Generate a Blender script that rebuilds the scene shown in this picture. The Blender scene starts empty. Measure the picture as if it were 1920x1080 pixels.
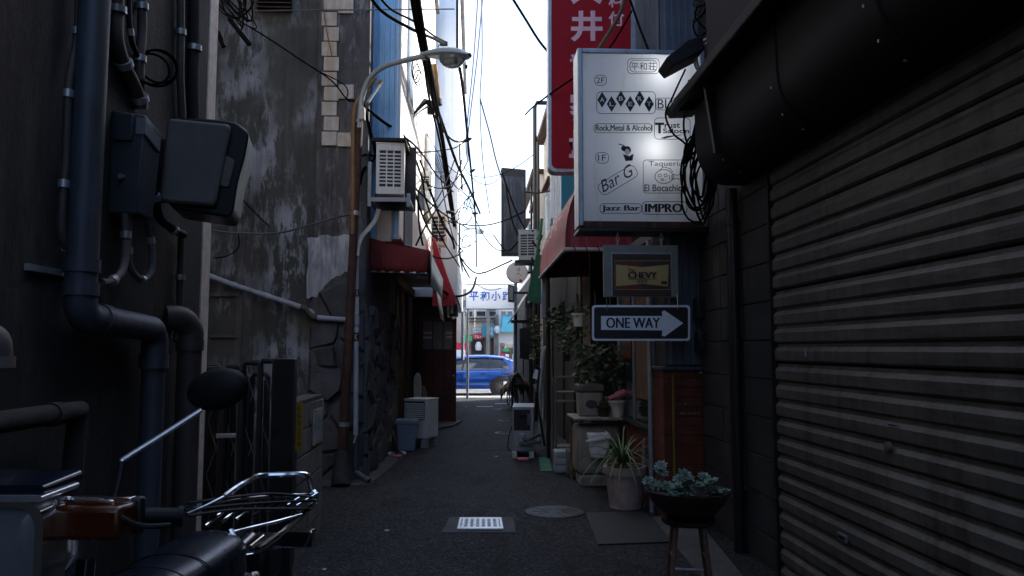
import bpy, bmesh, math, random
from mathutils import Vector, Matrix
RND = random.Random(11)
scene = bpy.context.scene
COL = scene.collection
V = Vector
rad = math.radians

# ------------------------------------------------------------------ camera, sky, sun, exposure
CAMH, FPX = 1.45, 1387.0
PITCH = math.atan(115 / FPX)
YAW = math.atan(70 / FPX * math.cos(PITCH))
cam_d = bpy.data.cameras.new('camera')
cam = bpy.data.objects.new('camera', cam_d)
COL.objects.link(cam)
cam_d.sensor_width = 36.0
cam_d.lens = FPX / 1920 * 36.0
cam_d.clip_start = 0.05
cam_d.clip_end = 1000
cam.location = (0, 0, CAMH)
cam.rotation_euler = (math.pi / 2 + PITCH, 0, -YAW)
scene.camera = cam

SUN_AZ, SUN_EL = rad(52), rad(42)      # measured from +Y (up the alley) towards +X
world = bpy.data.worlds.new('World')
scene.world = world
world.use_nodes = True
wn = world.node_tree.nodes
bg = wn['Background']
sky = wn.new('ShaderNodeTexSky')
sky.sky_type = 'NISHITA'
sky.sun_disc = False
sky.sun_elevation = SUN_EL
sky.sun_rotation = SUN_AZ
sky.air_density = 1.0
sky.dust_density = 2.2
sky.ozone_density = 2.0
world.node_tree.links.new(sky.outputs[0], bg.inputs[0])
bg.inputs[1].default_value = 0.15
sun_d = bpy.data.lights.new('sun', 'SUN')
sun_d.energy = 4.0
sun_d.angle = rad(0.5)
sun_d.color = (1.0, 0.95, 0.87)
sun = bpy.data.objects.new('sun', sun_d)
COL.objects.link(sun)
to_sun = V((math.sin(SUN_AZ) * math.cos(SUN_EL), math.cos(SUN_AZ) * math.cos(SUN_EL), math.sin(SUN_EL)))
sun.rotation_euler = to_sun.to_track_quat('Z', 'Y').to_euler()
scene.view_settings.view_transform = 'Standard'
scene.view_settings.look = 'None'
scene.view_settings.exposure = 1.5
scene.view_settings.gamma = 1.0
scene.view_settings.use_curve_mapping = False

# ------------------------------------------------------------------ measuring helpers
SLOPE = 0.0095                           # the alley falls gently away
def G(y): return -SLOPE * y
_f = V((math.sin(YAW) * math.cos(PITCH), math.cos(YAW) * math.cos(PITCH), math.sin(PITCH)))
_r = V((math.cos(YAW), -math.sin(YAW), 0))
_u = _r.cross(_f)
def ray(x, y): return _f + _r * ((x - 960) / FPX) + _u * ((540 - y) / FPX)
def at(x, y, Y):
    d = ray(x, y); t = Y / d.y
    return V((d.x * t, Y, CAMH + d.z * t))
def ax(x, y, X):
    d = ray(x, y); t = X / d.x
    return V((X, d.y * t, CAMH + d.z * t))
def gd(x, y, h=0.0):
    d = ray(x, y); t = (h - CAMH) / (d.z + SLOPE * d.y)
    return V((d.x * t, d.y * t, G(d.y * t) + h))

# ------------------------------------------------------------------ materials
def new_mat(name):
    m = bpy.data.materials.new(name); m.use_nodes = True
    nt = m.node_tree
    return m, nt, nt.nodes['Principled BSDF']
def nd(nt, typ, **kw):
    n = nt.nodes.new(typ)
    for k, v in kw.items(): setattr(n, k, v)
    return n
def coords(nt, sc=(1, 1, 1)):
    tc = nd(nt, 'ShaderNodeTexCoord'); mp = nd(nt, 'ShaderNodeMapping')
    mp.inputs['Scale'].default_value = sc
    nt.links.new(tc.outputs['Object'], mp.inputs['Vector'])
    return mp.outputs['Vector']
def noise(nt, vec, scale, detail=6, rough=.6, lac=2.0):
    n = nd(nt, 'ShaderNodeTexNoise')
    n.inputs['Scale'].default_value = scale; n.inputs['Detail'].default_value = detail
    n.inputs['Roughness'].default_value = rough
    nt.links.new(vec, n.inputs['Vector'])
    return n.outputs['Fac']
def ramp(nt, fac, a, b, ca=(0, 0, 0, 1), cb=(1, 1, 1, 1)):
    r = nd(nt, 'ShaderNodeValToRGB')
    r.color_ramp.elements[0].position = a; r.color_ramp.elements[0].color = ca
    r.color_ramp.elements[1].position = b; r.color_ramp.elements[1].color = cb
    nt.links.new(fac, r.inputs[0])
    return r.outputs[0]
def mix(nt, fac, a, b):
    m = nd(nt, 'ShaderNodeMix', data_type='RGBA')
    for sock, v in ((m.inputs[0], fac), (m.inputs[6], a), (m.inputs[7], b)):
        if hasattr(v, 'is_linked'): nt.links.new(v, sock)
        elif isinstance(v, (int, float)): sock.default_value = v
        else: sock.default_value = (v[0], v[1], v[2], 1)
    return m.outputs[2]
def bumpn(nt, b, h, strength, dist=.01):
    bn = nd(nt, 'ShaderNodeBump')
    bn.inputs['Strength'].default_value = strength; bn.inputs['Distance'].default_value = dist
    nt.links.new(h, bn.inputs['Height']); nt.links.new(bn.outputs[0], b.inputs['Normal'])
def cm(c, k): return tuple(min(1, x * k) for x in c)
def mat(name, c, rough=.7, metal=0, var=.25, vs=4, bump=.15, bs=70, streak=None, coat=0, spec=.5):
    m, nt, b = new_mat(name)
    v = coords(nt)
    n1 = noise(nt, v, vs)
    col = mix(nt, ramp(nt, n1, .3, .7), cm(c, 1 - var), cm(c, 1 + var))
    if streak:
        v2 = coords(nt, (9, 9, .7))
        s = ramp(nt, noise(nt, v2, 1.5, 8, .7), *(streak[2:] or (.5, .75)))
        ml = nd(nt, 'ShaderNodeMath', operation='MULTIPLY'); nt.links.new(s, ml.inputs[0]); ml.inputs[1].default_value = streak[1]
        col = mix(nt, ml.outputs[0], col, streak[0])
    nt.links.new(col, b.inputs['Base Color'])
    rr = nd(nt, 'ShaderNodeMapRange'); nt.links.new(n1, rr.inputs[0])
    rr.inputs[3].default_value = max(.02, rough - .12); rr.inputs[4].default_value = min(1, rough + .12)
    nt.links.new(rr.outputs[0], b.inputs['Roughness'])
    b.inputs['Metallic'].default_value = metal
    b.inputs['Specular IOR Level'].default_value = spec
    b.inputs['Coat Weight'].default_value = coat
    b.inputs['Coat Roughness'].default_value = .08
    if bump: bumpn(nt, b, noise(nt, v, bs, 4), bump, .004)
    return m
def mat_peel(name, base, pale, dirt, lo=.52, hi=.6, grime=.5):
    """weathered concrete: vertical runs of flaking pale paint over a dark ground, with stains"""
    m, nt, b = new_mat(name)
    v = coords(nt); vs = coords(nt, (3.2, 3.2, .9)); vt = coords(nt, (5, 5, .35))
    big = noise(nt, v, 1.1, 5)
    c0 = mix(nt, ramp(nt, big, .35, .68), base, dirt)
    mask = ramp(nt, noise(nt, vs, 2.6, 10, .72), lo, hi)
    lowf = ramp(nt, noise(nt, v, .9, 3), .42, .62)
    ml = nd(nt, 'ShaderNodeMath', operation='MULTIPLY'); nt.links.new(mask, ml.inputs[0]); nt.links.new(lowf, ml.inputs[1])
    c1 = mix(nt, ml.outputs[0], c0, pale)
    st = ramp(nt, noise(nt, vt, 2.2, 8, .65), .48, .72)
    m2 = nd(nt, 'ShaderNodeMath', operation='MULTIPLY'); nt.links.new(st, m2.inputs[0]); m2.inputs[1].default_value = grime
    c2 = mix(nt, m2.outputs[0], c1, cm(dirt, .45))
    nt.links.new(c2, b.inputs['Base Color'])
    b.inputs['Roughness'].default_value = .85
    a = nd(nt, 'ShaderNodeMath', operation='ADD'); nt.links.new(noise(nt, v, 28, 8, .7), a.inputs[0]); nt.links.new(ml.outputs[0], a.inputs[1])
    bumpn(nt, b, a.outputs[0], .55, .012)
    return m
def mat_asphalt(name, c=(.05, .05, .054)):
    m, nt, b = new_mat(name)
    v = coords(nt)
    vo = nd(nt, 'ShaderNodeTexVoronoi'); vo.inputs['Scale'].default_value = 62
    nt.links.new(v, vo.inputs['Vector'])
    patch = ramp(nt, noise(nt, v, .7, 8, .7), .38, .62)
    c0 = mix(nt, patch, cm(c, .55), cm(c, 1.5))
    sp = nd(nt, 'ShaderNodeSeparateColor'); nt.links.new(vo.outputs['Color'], sp.inputs[0])
    c1 = mix(nt, ramp(nt, sp.outputs[0], .55, .95), c0, cm(c, 3.4))
    c1 = mix(nt, ramp(nt, sp.outputs[1], .7, .9), c1, cm(c, .3))
    st = ramp(nt, noise(nt, coords(nt, (1.8, .7, 1)), 1.7, 9, .72), .52, .66)
    c2 = mix(nt, st, c1, cm(c, .35))
    gum = nd(nt, 'ShaderNodeTexVoronoi'); gum.inputs['Scale'].default_value = 3.1; nt.links.new(v, gum.inputs['Vector'])
    c3 = mix(nt, ramp(nt, gum.outputs['Distance'], .05, .065, (1, 1, 1, 1), (0, 0, 0, 1)), c2, cm(c, 1.9))
    nt.links.new(c3, b.inputs['Base Color'])
    b.inputs['Roughness'].default_value = .72; b.inputs['Specular IOR Level'].default_value = .25
    a = nd(nt, 'ShaderNodeMath', operation='ADD')
    nt.links.new(vo.outputs['Distance'], a.inputs[0]); nt.links.new(noise(nt, v, 18, 8, .75), a.inputs[1])
    bumpn(nt, b, a.outputs[0], 1.0, .022)
    return m
def mat_glass(name, c=(.02, .025, .03), rough=.06):
    m, nt, b = new_mat(name)
    v = coords(nt)
    nt.links.new(mix(nt, ramp(nt, noise(nt, v, 3), .35, .7), c, cm(c, 1.8)), b.inputs['Base Color'])
    b.inputs['Roughness'].default_value = rough
    b.inputs['Specular IOR Level'].default_value = .8
    return m
def mat_clear(name, tint=(.85, .9, .95)):
    m, nt, b = new_mat(name)
    b.inputs['Base Color'].default_value = (*tint, 1)
    b.inputs['Transmission Weight'].default_value = .92
    b.inputs['Roughness'].default_value = .03
    v = coords(nt); bumpn(nt, b, noise(nt, v, 30), .1)
    return m

def mat_shutter(name):
    m, nt, b = new_mat(name)
    v = coords(nt); vs = coords(nt, (6, 6, .5)); vh = coords(nt, (1, 1.2, 14))
    c0 = mix(nt, ramp(nt, noise(nt, v, 1.1, 7, .65), .35, .65), (.105, .098, .092), (.165, .152, .138))
    c1 = mix(nt, ramp(nt, noise(nt, vs, 1.6, 9, .72), .46, .7), c0, (.055, .048, .042))
    c2 = mix(nt, ramp(nt, noise(nt, v, 9, 9, .75), .63, .7), c1, (.09, .048, .026))
    c3 = mix(nt, ramp(nt, noise(nt, vh, 2.5, 8, .7), .62, .68), c2, (.21, .2, .19))
    nt.links.new(c3, b.inputs['Base Color'])
    b.inputs['Roughness'].default_value = .55; b.inputs['Metallic'].default_value = .15
    bumpn(nt, b, noise(nt, coords(nt, (1, 1, 3)), 2.2, 5, .55), .5, .03)
    return m
MT = dict(
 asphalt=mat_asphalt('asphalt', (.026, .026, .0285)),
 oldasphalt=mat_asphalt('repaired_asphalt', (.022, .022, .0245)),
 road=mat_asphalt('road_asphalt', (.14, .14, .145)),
 concrete=mat('concrete', (.24, .235, .225), .85, var=.35, vs=3, bump=.35, bs=45, streak=((.07, .065, .06), .6)),
 apron=mat('apron_concrete', (.075, .075, .078), .85, var=.4, vs=5, bump=.5, bs=60),
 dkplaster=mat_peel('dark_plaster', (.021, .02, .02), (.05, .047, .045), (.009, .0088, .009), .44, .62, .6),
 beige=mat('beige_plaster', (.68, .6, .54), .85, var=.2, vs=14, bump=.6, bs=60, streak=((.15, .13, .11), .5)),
 peel=mat_peel('peeling_concrete', (.1, .1, .092), (.37, .4, .45), (.04, .04, .034), .47, .54),
 peel2=mat_peel('stained_plaster', (.14, .135, .135), (.36, .35, .37), (.05, .047, .05), .5, .64, .7),
 flake=mat_peel('flaked_white_render', (.4, .42, .46), (.6, .62, .68), (.22, .23, .25), .42, .52, .85),
 stone=mat('stone', (.075, .077, .085), .8, var=.45, vs=3.5, bump=.8, bs=24),
 mortar=mat('mortar', (.05, .05, .05), .95, var=.3, bump=.4),
 walltile=mat('wall_tile', (.5, .47, .43), .45, var=.25, vs=7, bump=.1, streak=((.34, .2, .07), .75, .42, .7)),
 bluesteel=mat('blue_siding', (.34, .62, .9), .5, var=.12, vs=2, bump=.05, streak=((.09, .13, .18), .5)),
 greysteel=mat('grey_siding', (.1, .12, .16), .55, var=.2, vs=3, bump=.05, streak=((.03, .03, .03), .5)),
 white=mat('white_wall', (.86, .85, .83), .75, var=.06, vs=1.2, bump=.15, bs=40, streak=((.5, .47, .42), .35)),
 paleblue=mat('pale_blue_wall', (.82, .86, .93), .7, var=.06, vs=1.2, bump=.1, streak=((.45, .47, .52), .35)),
 cream=mat('cream_wall', (.55, .5, .42), .8, var=.15, vs=2, bump=.2, streak=((.22, .19, .15), .5)),
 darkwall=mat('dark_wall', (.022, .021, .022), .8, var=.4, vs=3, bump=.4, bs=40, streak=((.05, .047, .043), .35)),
 bluepipe=mat('blue_grey_pvc', (.055, .069, .095), .5, var=.2, vs=6, bump=.2, streak=((.022, .02, .018), .85, .42, .66)),
 greypipe=mat('grey_pvc', (.32, .36, .42), .5, var=.2, vs=6, bump=.08, streak=((.12, .12, .12), .6)),
 brownpipe=mat('brown_pipe', (.055, .046, .04), .6, var=.3, vs=5, bump=.15, streak=((.05, .04, .03), .6)),
 rust=mat('rusty_steel', (.075, .033, .02), .8, var=.6, vs=9, bump=.6, bs=50, streak=((.025, .017, .014), .9, .42, .62)),
 ochre=mat('ochre_conduit', (.24, .13, .045), .6, var=.3, vs=9, bump=.2, streak=((.16, .09, .05), .7)),
 lampgrey=mat('lamp_grey_green', (.36, .42, .43), .45, metal=.1, var=.12, vs=8, bump=.08),
 acwhite=mat('appliance_ivory', (.75, .73, .7), .45, var=.12, vs=3, bump=.05, streak=((.28, .24, .19), .5)),
 acgrey=mat('appliance_grey', (.3, .33, .37), .45, var=.15, vs=3, bump=.06, streak=((.14, .13, .12), .6)),
 boxgrey=mat('box_taupe', (.12, .108, .1), .6, var=.22, vs=4, bump=.15, streak=((.08, .075, .07), .6)),
 boxblue=mat('meter_blue_grey', (.042, .05, .062), .5, var=.2, vs=4, bump=.1, streak=((.03, .03, .03), .5)),
 black=mat('black_rubber', (.008, .008, .009), .55, spec=.25, var=.3, bump=.1),
 blackpaint=mat('black_enamel', (.012, .012, .013), .38, var=.3, vs=9, bump=.12),
 cable=mat('cable_black', (.005, .005, .006), .9, spec=.05, var=.2, bump=0),
 cablegrey=mat('cable_grey', (.1, .1, .115), .6, var=.2, bump=0),
 cableviolet=mat('cable_violet_grey', (.16, .15, .28), .6, var=.2, bump=0),
 steel=mat('galvanised_steel', (.42, .44, .46), .42, metal=.75, var=.2, vs=12, bump=.08),
 chrome=mat('chrome', (.95, .96, .98), .07, metal=1, var=.06, bump=0),
 stained=mat('stained_enamel', (.3, .285, .25), .5, var=.25, vs=4, bump=.1, streak=((.11, .09, .07), .7, .42, .68)),
 dullyellow=mat('dull_yellow_paint', (.22, .14, .012), .6, var=.3, vs=9, bump=.1),
 satin=mat('satin_chrome', (.9, .92, .96), .34, metal=.9, var=.06, bump=0),
 silver=mat('silver_frame', (.36, .41, .47), .38, metal=.5, var=.2, vs=6, bump=.06, streak=((.13, .12, .11), .6)),
 redcloth=mat('faded_red_canvas', (.17, .02, .02), .8, var=.3, vs=3, bump=.3, bs=160, streak=((.1, .02, .018), .6)),
 pinkcloth=mat('streaked_crimson_canvas', (.22, .018, .04), .6, var=.2, vs=3, bump=.25, bs=160, streak=((.5, .2, .24), .5)),  # crimson with paler pink streaks running down the cloth
 redvivid=mat('bright_red_canvas', (.5, .03, .045), .75, var=.2, vs=3, bump=.2),
 greencloth=mat('green_canvas', (.02, .13, .075), .75, var=.3, vs=4, bump=.2, streak=((.01, .05, .03), .5)),
 redsign=mat('crimson_sign', (.34, .008, .02), .6, spec=.2, var=.1, vs=2, bump=.03, streak=((.2, .01, .016), .4)),
 pinkletter=mat('faded_pink_letter', (.8, .5, .6), .6, var=.1, bump=0),
 ink=mat('black_ink', (.012, .012, .014), .5, var=.1, bump=0),
 signwhite=mat('reflective_white', (.8, .85, .95), .45, var=.06, bump=0),
 blueletter=mat('blue_letter', (.03, .12, .55), .5, var=.1, bump=0),
 boardwhite=mat('board_white', (.8, .8, .82), .5, var=.04, bump=.02, streak=((.6, .6, .62), .3)),
 bronze=mat('sign_grey_green', (.2, .22, .2), .5, var=.15, bump=.05),
 brownprint=mat('sign_brown', (.045, .028, .022), .5, var=.15, bump=.02),
 maroonprint=mat('sign_maroon', (.15, .025, .02), .5, var=.15, bump=.02),
 yellowprint=mat('sign_ochre_yellow', (.46, .34, .13), .5, var=.1, bump=.02),
 yellow=mat('yellow_tape', (.34, .22, .02), .5, var=.15, bump=.02),
 doorred=mat('dark_red_door', (.085, .014, .01), .45, var=.3, vs=5, bump=.1, streak=((.03, .007, .006), .6)),
 brick=mat('red_brick_tile', (.13, .033, .02), .4, var=.3, vs=8, bump=.1),
 slate=mat('dark_slate_tile', (.035, .035, .037), .55, var=.35, vs=10, bump=.5, bs=50),
 shutter=mat_shutter('shutter_taupe'),
 canopy=mat('dark_canopy', (.022, .021, .025), .75, spec=.2, var=.25, vs=2, bump=.06),
 wood=mat('weathered_wood', (.15, .09, .055), .8, var=.4, vs=12, bump=.3, streak=((.06, .04, .03), .7)),
 glass=mat_glass('dark_glass'),
 frost=mat_glass('frosted_glass', (.12, .13, .14), .25),
 clear=mat_clear('clear_plastic'),
 amber=mat('amber_lens', (.06, .012, .002), .25, var=.15, vs=18, bump=.3, bs=90, coat=.5),
 bikeblue=mat('motorcycle_dark_paint', (.006, .01, .022), .2, var=.1, bump=0, coat=.8),
 seatvinyl=mat('seat_vinyl', (.008, .012, .022), .27, spec=.4, var=.15, vs=6, bump=.06, bs=220),
 carblue=mat('car_blue_paint', (.004, .07, .36), .2, metal=.35, var=.05, bump=0, coat=1),
 tyre=mat('tyre_rubber', (.015, .015, .016), .8, var=.2, bump=.2),
 clay=mat('terracotta_dull', (.42, .33, .3), .8, var=.3, vs=7, bump=.2, streak=((.1, .08, .075), .6)),
 bowl=mat('dark_glazed_bowl', (.03, .02, .018), .35, var=.3, bump=.1),
 leaf=mat('dusty_leaf', (.12, .15, .1), .55, var=.5, vs=30, bump=.1),
 strap=mat('strap_leaf', (.12, .18, .07), .5, var=.5, vs=25, bump=.05),
 succ=mat('succulent_leaf', (.16, .25, .2), .5, var=.35, vs=40, bump=.05),
 soil=mat('soil', (.03, .022, .016), .95, var=.4, bump=.6),
 mat_=mat('rubber_mat', (.03, .031, .034), .75, var=.3, vs=20, bump=.5, bs=140),
 iron=mat('cast_iron', (.05, .049, .052), .5, metal=.4, var=.3, vs=14, bump=.5, bs=90),
 paint=mat('worn_white_paint', (.55, .55, .55), .8, var=.4, vs=14, bump=.3),
 plasticw=mat('dirty_white_plastic', (.5, .49, .46), .5, var=.18, vs=5, bump=.05, streak=((.25, .22, .18), .5)),
 plasticb=mat('blue_grey_plastic', (.22, .26, .32), .5, var=.15, vs=5, bump=.05),
 pink=mat('pink_plastic', (.5, .16, .22), .6, var=.3, bump=.1),
 tan=mat('tan_cloth', (.26, .18, .12), .9, var=.35, vs=8, bump=.5, bs=90),
 teal=mat('teal_sign', (.03, .22, .3), .5, var=.12, bump=.02),
 cyan=mat('cyan_awning', (.12, .5, .62), .6, var=.12, bump=.05),
 vendred=mat('vending_red', (.62, .015, .04), .4, var=.1, bump=.02),
 greenp=mat('green_plastic', (.05, .33, .12), .5, var=.2, bump=.05),
 peach=mat('sand_facade', (.55, .45, .36), .8, var=.2, vs=2, bump=.1),
 hedge=mat('ivy_leaf', (.05, .09, .04), .6, var=.5, vs=25, bump=.05),
)

# ------------------------------------------------------------------ mesh builder
class MB:
    def __init__(s, M=None): s.v = []; s.f = []; s.M = M
    def add(s, vs, fs):
        o = len(s.v)
        s.v += [(s.M @ V(p)) if s.M else V(p) for p in vs]
        s.f += [tuple(i + o for i in f) for f in fs]
        return s
    def box(s, a, b):
        x0, y0, z0 = a; x1, y1, z1 = b
        return s.hexa([(x0, y0, z0), (x1, y0, z0), (x1, y1, z0), (x0, y1, z0)], [(x0, y0, z1), (x1, y0, z1), (x1, y1, z1), (x0, y1, z1)])
    def hexa(s, lo, hi):
        return s.add(list(lo) + list(hi), [(3, 2, 1, 0), (4, 5, 6, 7), (0, 1, 5, 4), (1, 2, 6, 5), (2, 3, 7, 6), (3, 0, 4, 7)])
    def cbox(s, c, sx, sy, sz): return s.box((c[0] - sx / 2, c[1] - sy / 2, c[2] - sz / 2), (c[0] + sx / 2, c[1] + sy / 2, c[2] + sz / 2))
    def prism(s, poly, ext):
        """polygon of 3-D points pushed along vector ext"""
        n = len(poly); e = V(ext); p2 = [V(p) + e for p in poly]
        return s.add([V(p) for p in poly] + p2, [tuple(range(n - 1, -1, -1)), tuple(range(n, 2 * n))] + [(i, (i + 1) % n, n + (i + 1) % n, n + i) for i in range(n)])
    def tube(s, pts, r, n=8, caps=True, closed=False):
        pts = [V(p) for p in pts]; m = len(pts)
        rs = r if isinstance(r, (list, tuple)) else [r] * m
        vs = []; up = None
        for i, p in enumerate(pts):
            if closed: d = pts[(i + 1) % m] - pts[i - 1]
            else: d = pts[min(i + 1, m - 1)] - pts[max(i - 1, 0)]
            d.normalize()
            if up is None:
                up = V((0, 0, 1)) if abs(d.z) < .9 else V((1, 0, 0))
            a = d.cross(up)
            if a.length < 1e-6: a = d.orthogonal()
            a.normalize(); b = a.cross(d); up = b
            for k in range(n):
                t = 2 * math.pi * k / n
                vs.append(p + (a * math.cos(t) + b * math.sin(t)) * rs[i])
        fs = []
        for i in range(m if closed else m - 1):
            j = (i + 1) % m
            for k in range(n):
                fs.append((i * n + k, i * n + (k + 1) % n, j * n + (k + 1) % n, j * n + k))
        if caps and not closed:
            fs.append(tuple(range(n - 1, -1, -1))); fs.append(tuple((m - 1) * n + k for k in range(n)))
        return s.add(vs, fs)
    def cyl(s, p0, p1, r0, r1=None, n=14): return s.tube([p0, p1], [r0, r0 if r1 is None else r1], n)
    def lathe(s, prof, c, axis='Z', n=24, frac=1.0):
        """profile of (radius, height) turned round an axis through c"""
        c = V(c); vs = []; m = len(prof)
        for k in range(n):
            t = 2 * math.pi * k / n * frac
            for r, h in prof:
                x, y = r * math.cos(t), r * math.sin(t)
                vs.append(c + (V((x, y, h)) if axis == 'Z' else V((h, x, y)) if axis == 'X' else V((y, h, x))))
        fs = []
        for k in range(n):
            k2 = (k + 1) % n
            for i in range(m - 1):
                fs.append((k * m + i, k2 * m + i, k2 * m + i + 1, k * m + i + 1))
        return s.add(vs, fs)
    def grid(s, rows):
        n = len(rows[0]); vs = [V(p) for r in rows for p in r]
        return s.add(vs, [(i * n + j, i * n + j + 1, (i + 1) * n + j + 1, (i + 1) * n + j) for i in range(len(rows) - 1) for j in range(n - 1)])
    def obj(s, name, m, parent=None, label=None, cat=None, group=None, kind=None, smooth=True, bev=0, solid=0, sub=0, ang=38):
        me = bpy.data.meshes.new(name)
        if parent is not None: base = WORLD[parent.name]
        else:
            xs = [p.x for p in s.v]; ys = [p.y for p in s.v]; zs = [p.z for p in s.v]
            base = V(((min(xs) + max(xs)) / 2, (min(ys) + max(ys)) / 2, min(zs)))
        me.from_pydata([tuple(p - base) for p in s.v], [], s.f)
        bm = bmesh.new(); bm.from_mesh(me); bmesh.ops.recalc_face_normals(bm, faces=bm.faces); bm.to_mesh(me); bm.free()
        me.materials.append(MT[m] if isinstance(m, str) else m)
        if smooth:
            me.shade_smooth(); me.set_sharp_from_angle(angle=rad(ang))
        o = bpy.data.objects.new(name, me); COL.objects.link(o)
        if parent is not None: o.parent = parent
        else: o.location = base
        WORLD[o.name] = base
        if solid:
            md = o.modifiers.new('solid', 'SOLIDIFY'); md.thickness = solid; md.offset = 0
        if bev:
            md = o.modifiers.new('bevel', 'BEVEL'); md.width = bev; md.segments = 2; md.limit_method = 'ANGLE'; md.angle_limit = rad(40)
        if sub:
            md = o.modifiers.new('sub', 'SUBSURF'); md.levels = sub; md.render_levels = sub
        tag(o, label, cat, group, kind)
        return o
WORLD = {}
def tag(o, label=None, cat=None, group=None, kind=None):
    for k, v in (('label', label), ('category', cat), ('group', group), ('kind', kind)):
        if v: o[k] = v
    return o
def thing(name, label, cat, loc, group=None):
    o = bpy.data.objects.new(name, None); COL.objects.link(o)
    o.empty_display_size = .1
    o.location = loc; WORLD[o.name] = V(loc)
    return tag(o, label, cat, group)
def smoothpts(pts, n=6):
    pts = [V(p) for p in pts]; out = []
    for i in range(len(pts) - 1):
        p0 = pts[max(i - 1, 0)]; p1 = pts[i]; p2 = pts[i + 1]; p3 = pts[min(i + 2, len(pts) - 1)]
        for k in range(n):
            t = k / n
            out.append(.5 * ((2 * p1) + (p2 - p0) * t + (2 * p0 - 5 * p1 + 4 * p2 - p3) * t * t + (3 * p1 - p0 - 3 * p2 + p3) * t ** 3))
    out.append(pts[-1])
    return out
def text_mesh(body, bold=0.0):
    c = bpy.data.curves.new('text', 'FONT'); c.body = body; c.resolution_u = 3; c.offset = bold
    o = bpy.data.objects.new('text', c); COL.objects.link(o)
    dg = bpy.context.evaluated_depsgraph_get()
    me = bpy.data.meshes.new_from_object(o.evaluated_get(dg))
    vs = [v.co.copy() for v in me.vertices]; fs = [tuple(p.vertices) for p in me.polygons]
    bpy.data.objects.remove(o); bpy.data.curves.remove(c); bpy.data.meshes.remove(me)
    return vs, fs
def text(body, o, ex, ez, m, parent, name='lettering', bold=0.0, heavy=0.0, lift=(0, -.002, 0), shear=0.0, label=None):
    """flat lettering whose ink fills the box o, o+ex, o+ez"""
    vs, fs = text_mesh(body, bold)
    if shear: vs = [V((v.x + v.y * shear, v.y, 0)) for v in vs]
    x0 = min(v.x for v in vs); x1 = max(v.x for v in vs); y0 = min(v.y for v in vs); y1 = max(v.y for v in vs)
    o = V(o) + V(lift); ex = V(ex); ez = V(ez)
    b = MB(); b.add([o + ex * ((v.x - x0) / (x1 - x0)) + ez * ((v.y - y0) / (y1 - y0)) for v in vs], fs)
    if heavy:                                   # second strike of the same letters, a hair further out
        for k in (-1, 1): b.add([o + ex * ((v.x - x0) / (x1 - x0)) + ez * ((v.y - y0) / (y1 - y0)) + ex.normalized() * heavy * k + V((0, -.0004 * k - .0002, 0)) for v in vs], fs)
    return b.obj(name, m, parent, smooth=False, label=label)
def ptext(body, x0, x1, y0, y1, Y, m, parent, **k):
    """lettering on an upright board facing the alley mouth, at depth Y"""
    o = at(x0, y1, Y); return text(body, o, at(x1, y1, Y) - o, at(x0, y0, Y) - o, m, parent, **k)
def stroke(pts, w, Y, closed=False, lift=.002, flat=True):
    """flat ribbon on an upright board at depth Y; pts in board units of the photograph"""
    b = MB(); P = [at(x, y, Y - lift) for x, y in pts]; n = len(P); h = w * Y / FPX / 2
    vs = []
    for i in range(n):
        d = (P[(i + 1) % n] - P[i - 1]) if closed else (P[min(i + 1, n - 1)] - P[max(i - 1, 0)])
        d.normalize(); nn = V((-d.z, 0, d.x))
        vs += [P[i] + nn * h, P[i] - nn * h]
    fs = [(2 * i, 2 * ((i + 1) % n), 2 * ((i + 1) % n) + 1, 2 * i + 1) for i in range(n if closed else n - 1)]
    return b.add(vs, fs)
def rrect(x0, x1, y0, y1, r, n=5):
    out = []
    for cx, cy, a in ((x1 - r, y0 + r, -90), (x1 - r, y1 - r, 0), (x0 + r, y1 - r, 90), (x0 + r, y0 + r, 180)):
        for k in range(n + 1):
            t = rad(a + 90 * k / n); out.append((cx + r * math.cos(t), cy + r * math.sin(t)))
    return out
def cable(pts, r, label, m='cable', n=5, name='cable', cat='cable', group='overhead cables', sm=6):
    far = sum(p[2] for p in pts) / len(pts)
    if name == 'cable' and far > 9: r *= 1.55
    MB().tube(smoothpts([at(*p) for p in pts], sm), r, n).obj(name, m, label=label, cat=cat, group=group)

# ------------------------------------------------------------------ ground and street
XA, XR1, XR2 = -1.6, 2.03, 1.69
END = 26.2
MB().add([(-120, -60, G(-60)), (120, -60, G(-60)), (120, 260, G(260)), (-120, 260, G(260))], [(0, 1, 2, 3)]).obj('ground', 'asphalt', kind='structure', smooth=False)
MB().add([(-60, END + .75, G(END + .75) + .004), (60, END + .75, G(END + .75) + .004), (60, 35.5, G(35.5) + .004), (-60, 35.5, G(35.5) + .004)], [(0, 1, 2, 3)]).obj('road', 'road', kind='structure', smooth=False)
MB().box((-60, END + .02, G(END) - .15), (60, END + .73, G(END) + .012)).obj('road_edge_strip', 'concrete', kind='structure', smooth=False)
MB().box((-60, 35.5, G(36) - .2), (60, 38.6, G(36) + .12)).obj('far_pavement', 'concrete', kind='structure', smooth=False)
MB().add([(-60, END + .95, G(END + .95) + .009), (60, END + .95, G(END + .95) + .009), (60, END + 1.1, G(END + 1.1) + .009), (-60, END + 1.1, G(END + 1.1) + .009)], [(0, 1, 2, 3)]).obj('road_edge_line', 'paint', kind='structure', smooth=False)
# concrete apron at the foot of the stone wall
ap = [gd(x, y, .006) for x, y in ((596, 912), (690, 908), (712, 893), (748, 862), (738, 845), (690, 850), (600, 880))]
MB().prism([p - V((0, 0, .05)) for p in ap], (0, 0, .052)).obj('concrete_apron', 'apron', kind='structure', smooth=False)
MB().prism([gd(x, y) - V((0, 0, .2)) for x, y in ((1222, 972), (1300, 968), (1400, 1090), (1322, 1090), (1248, 1004))], (0, 0, .215)).obj('shop_step', 'apron', kind='structure', bev=.008)

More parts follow.
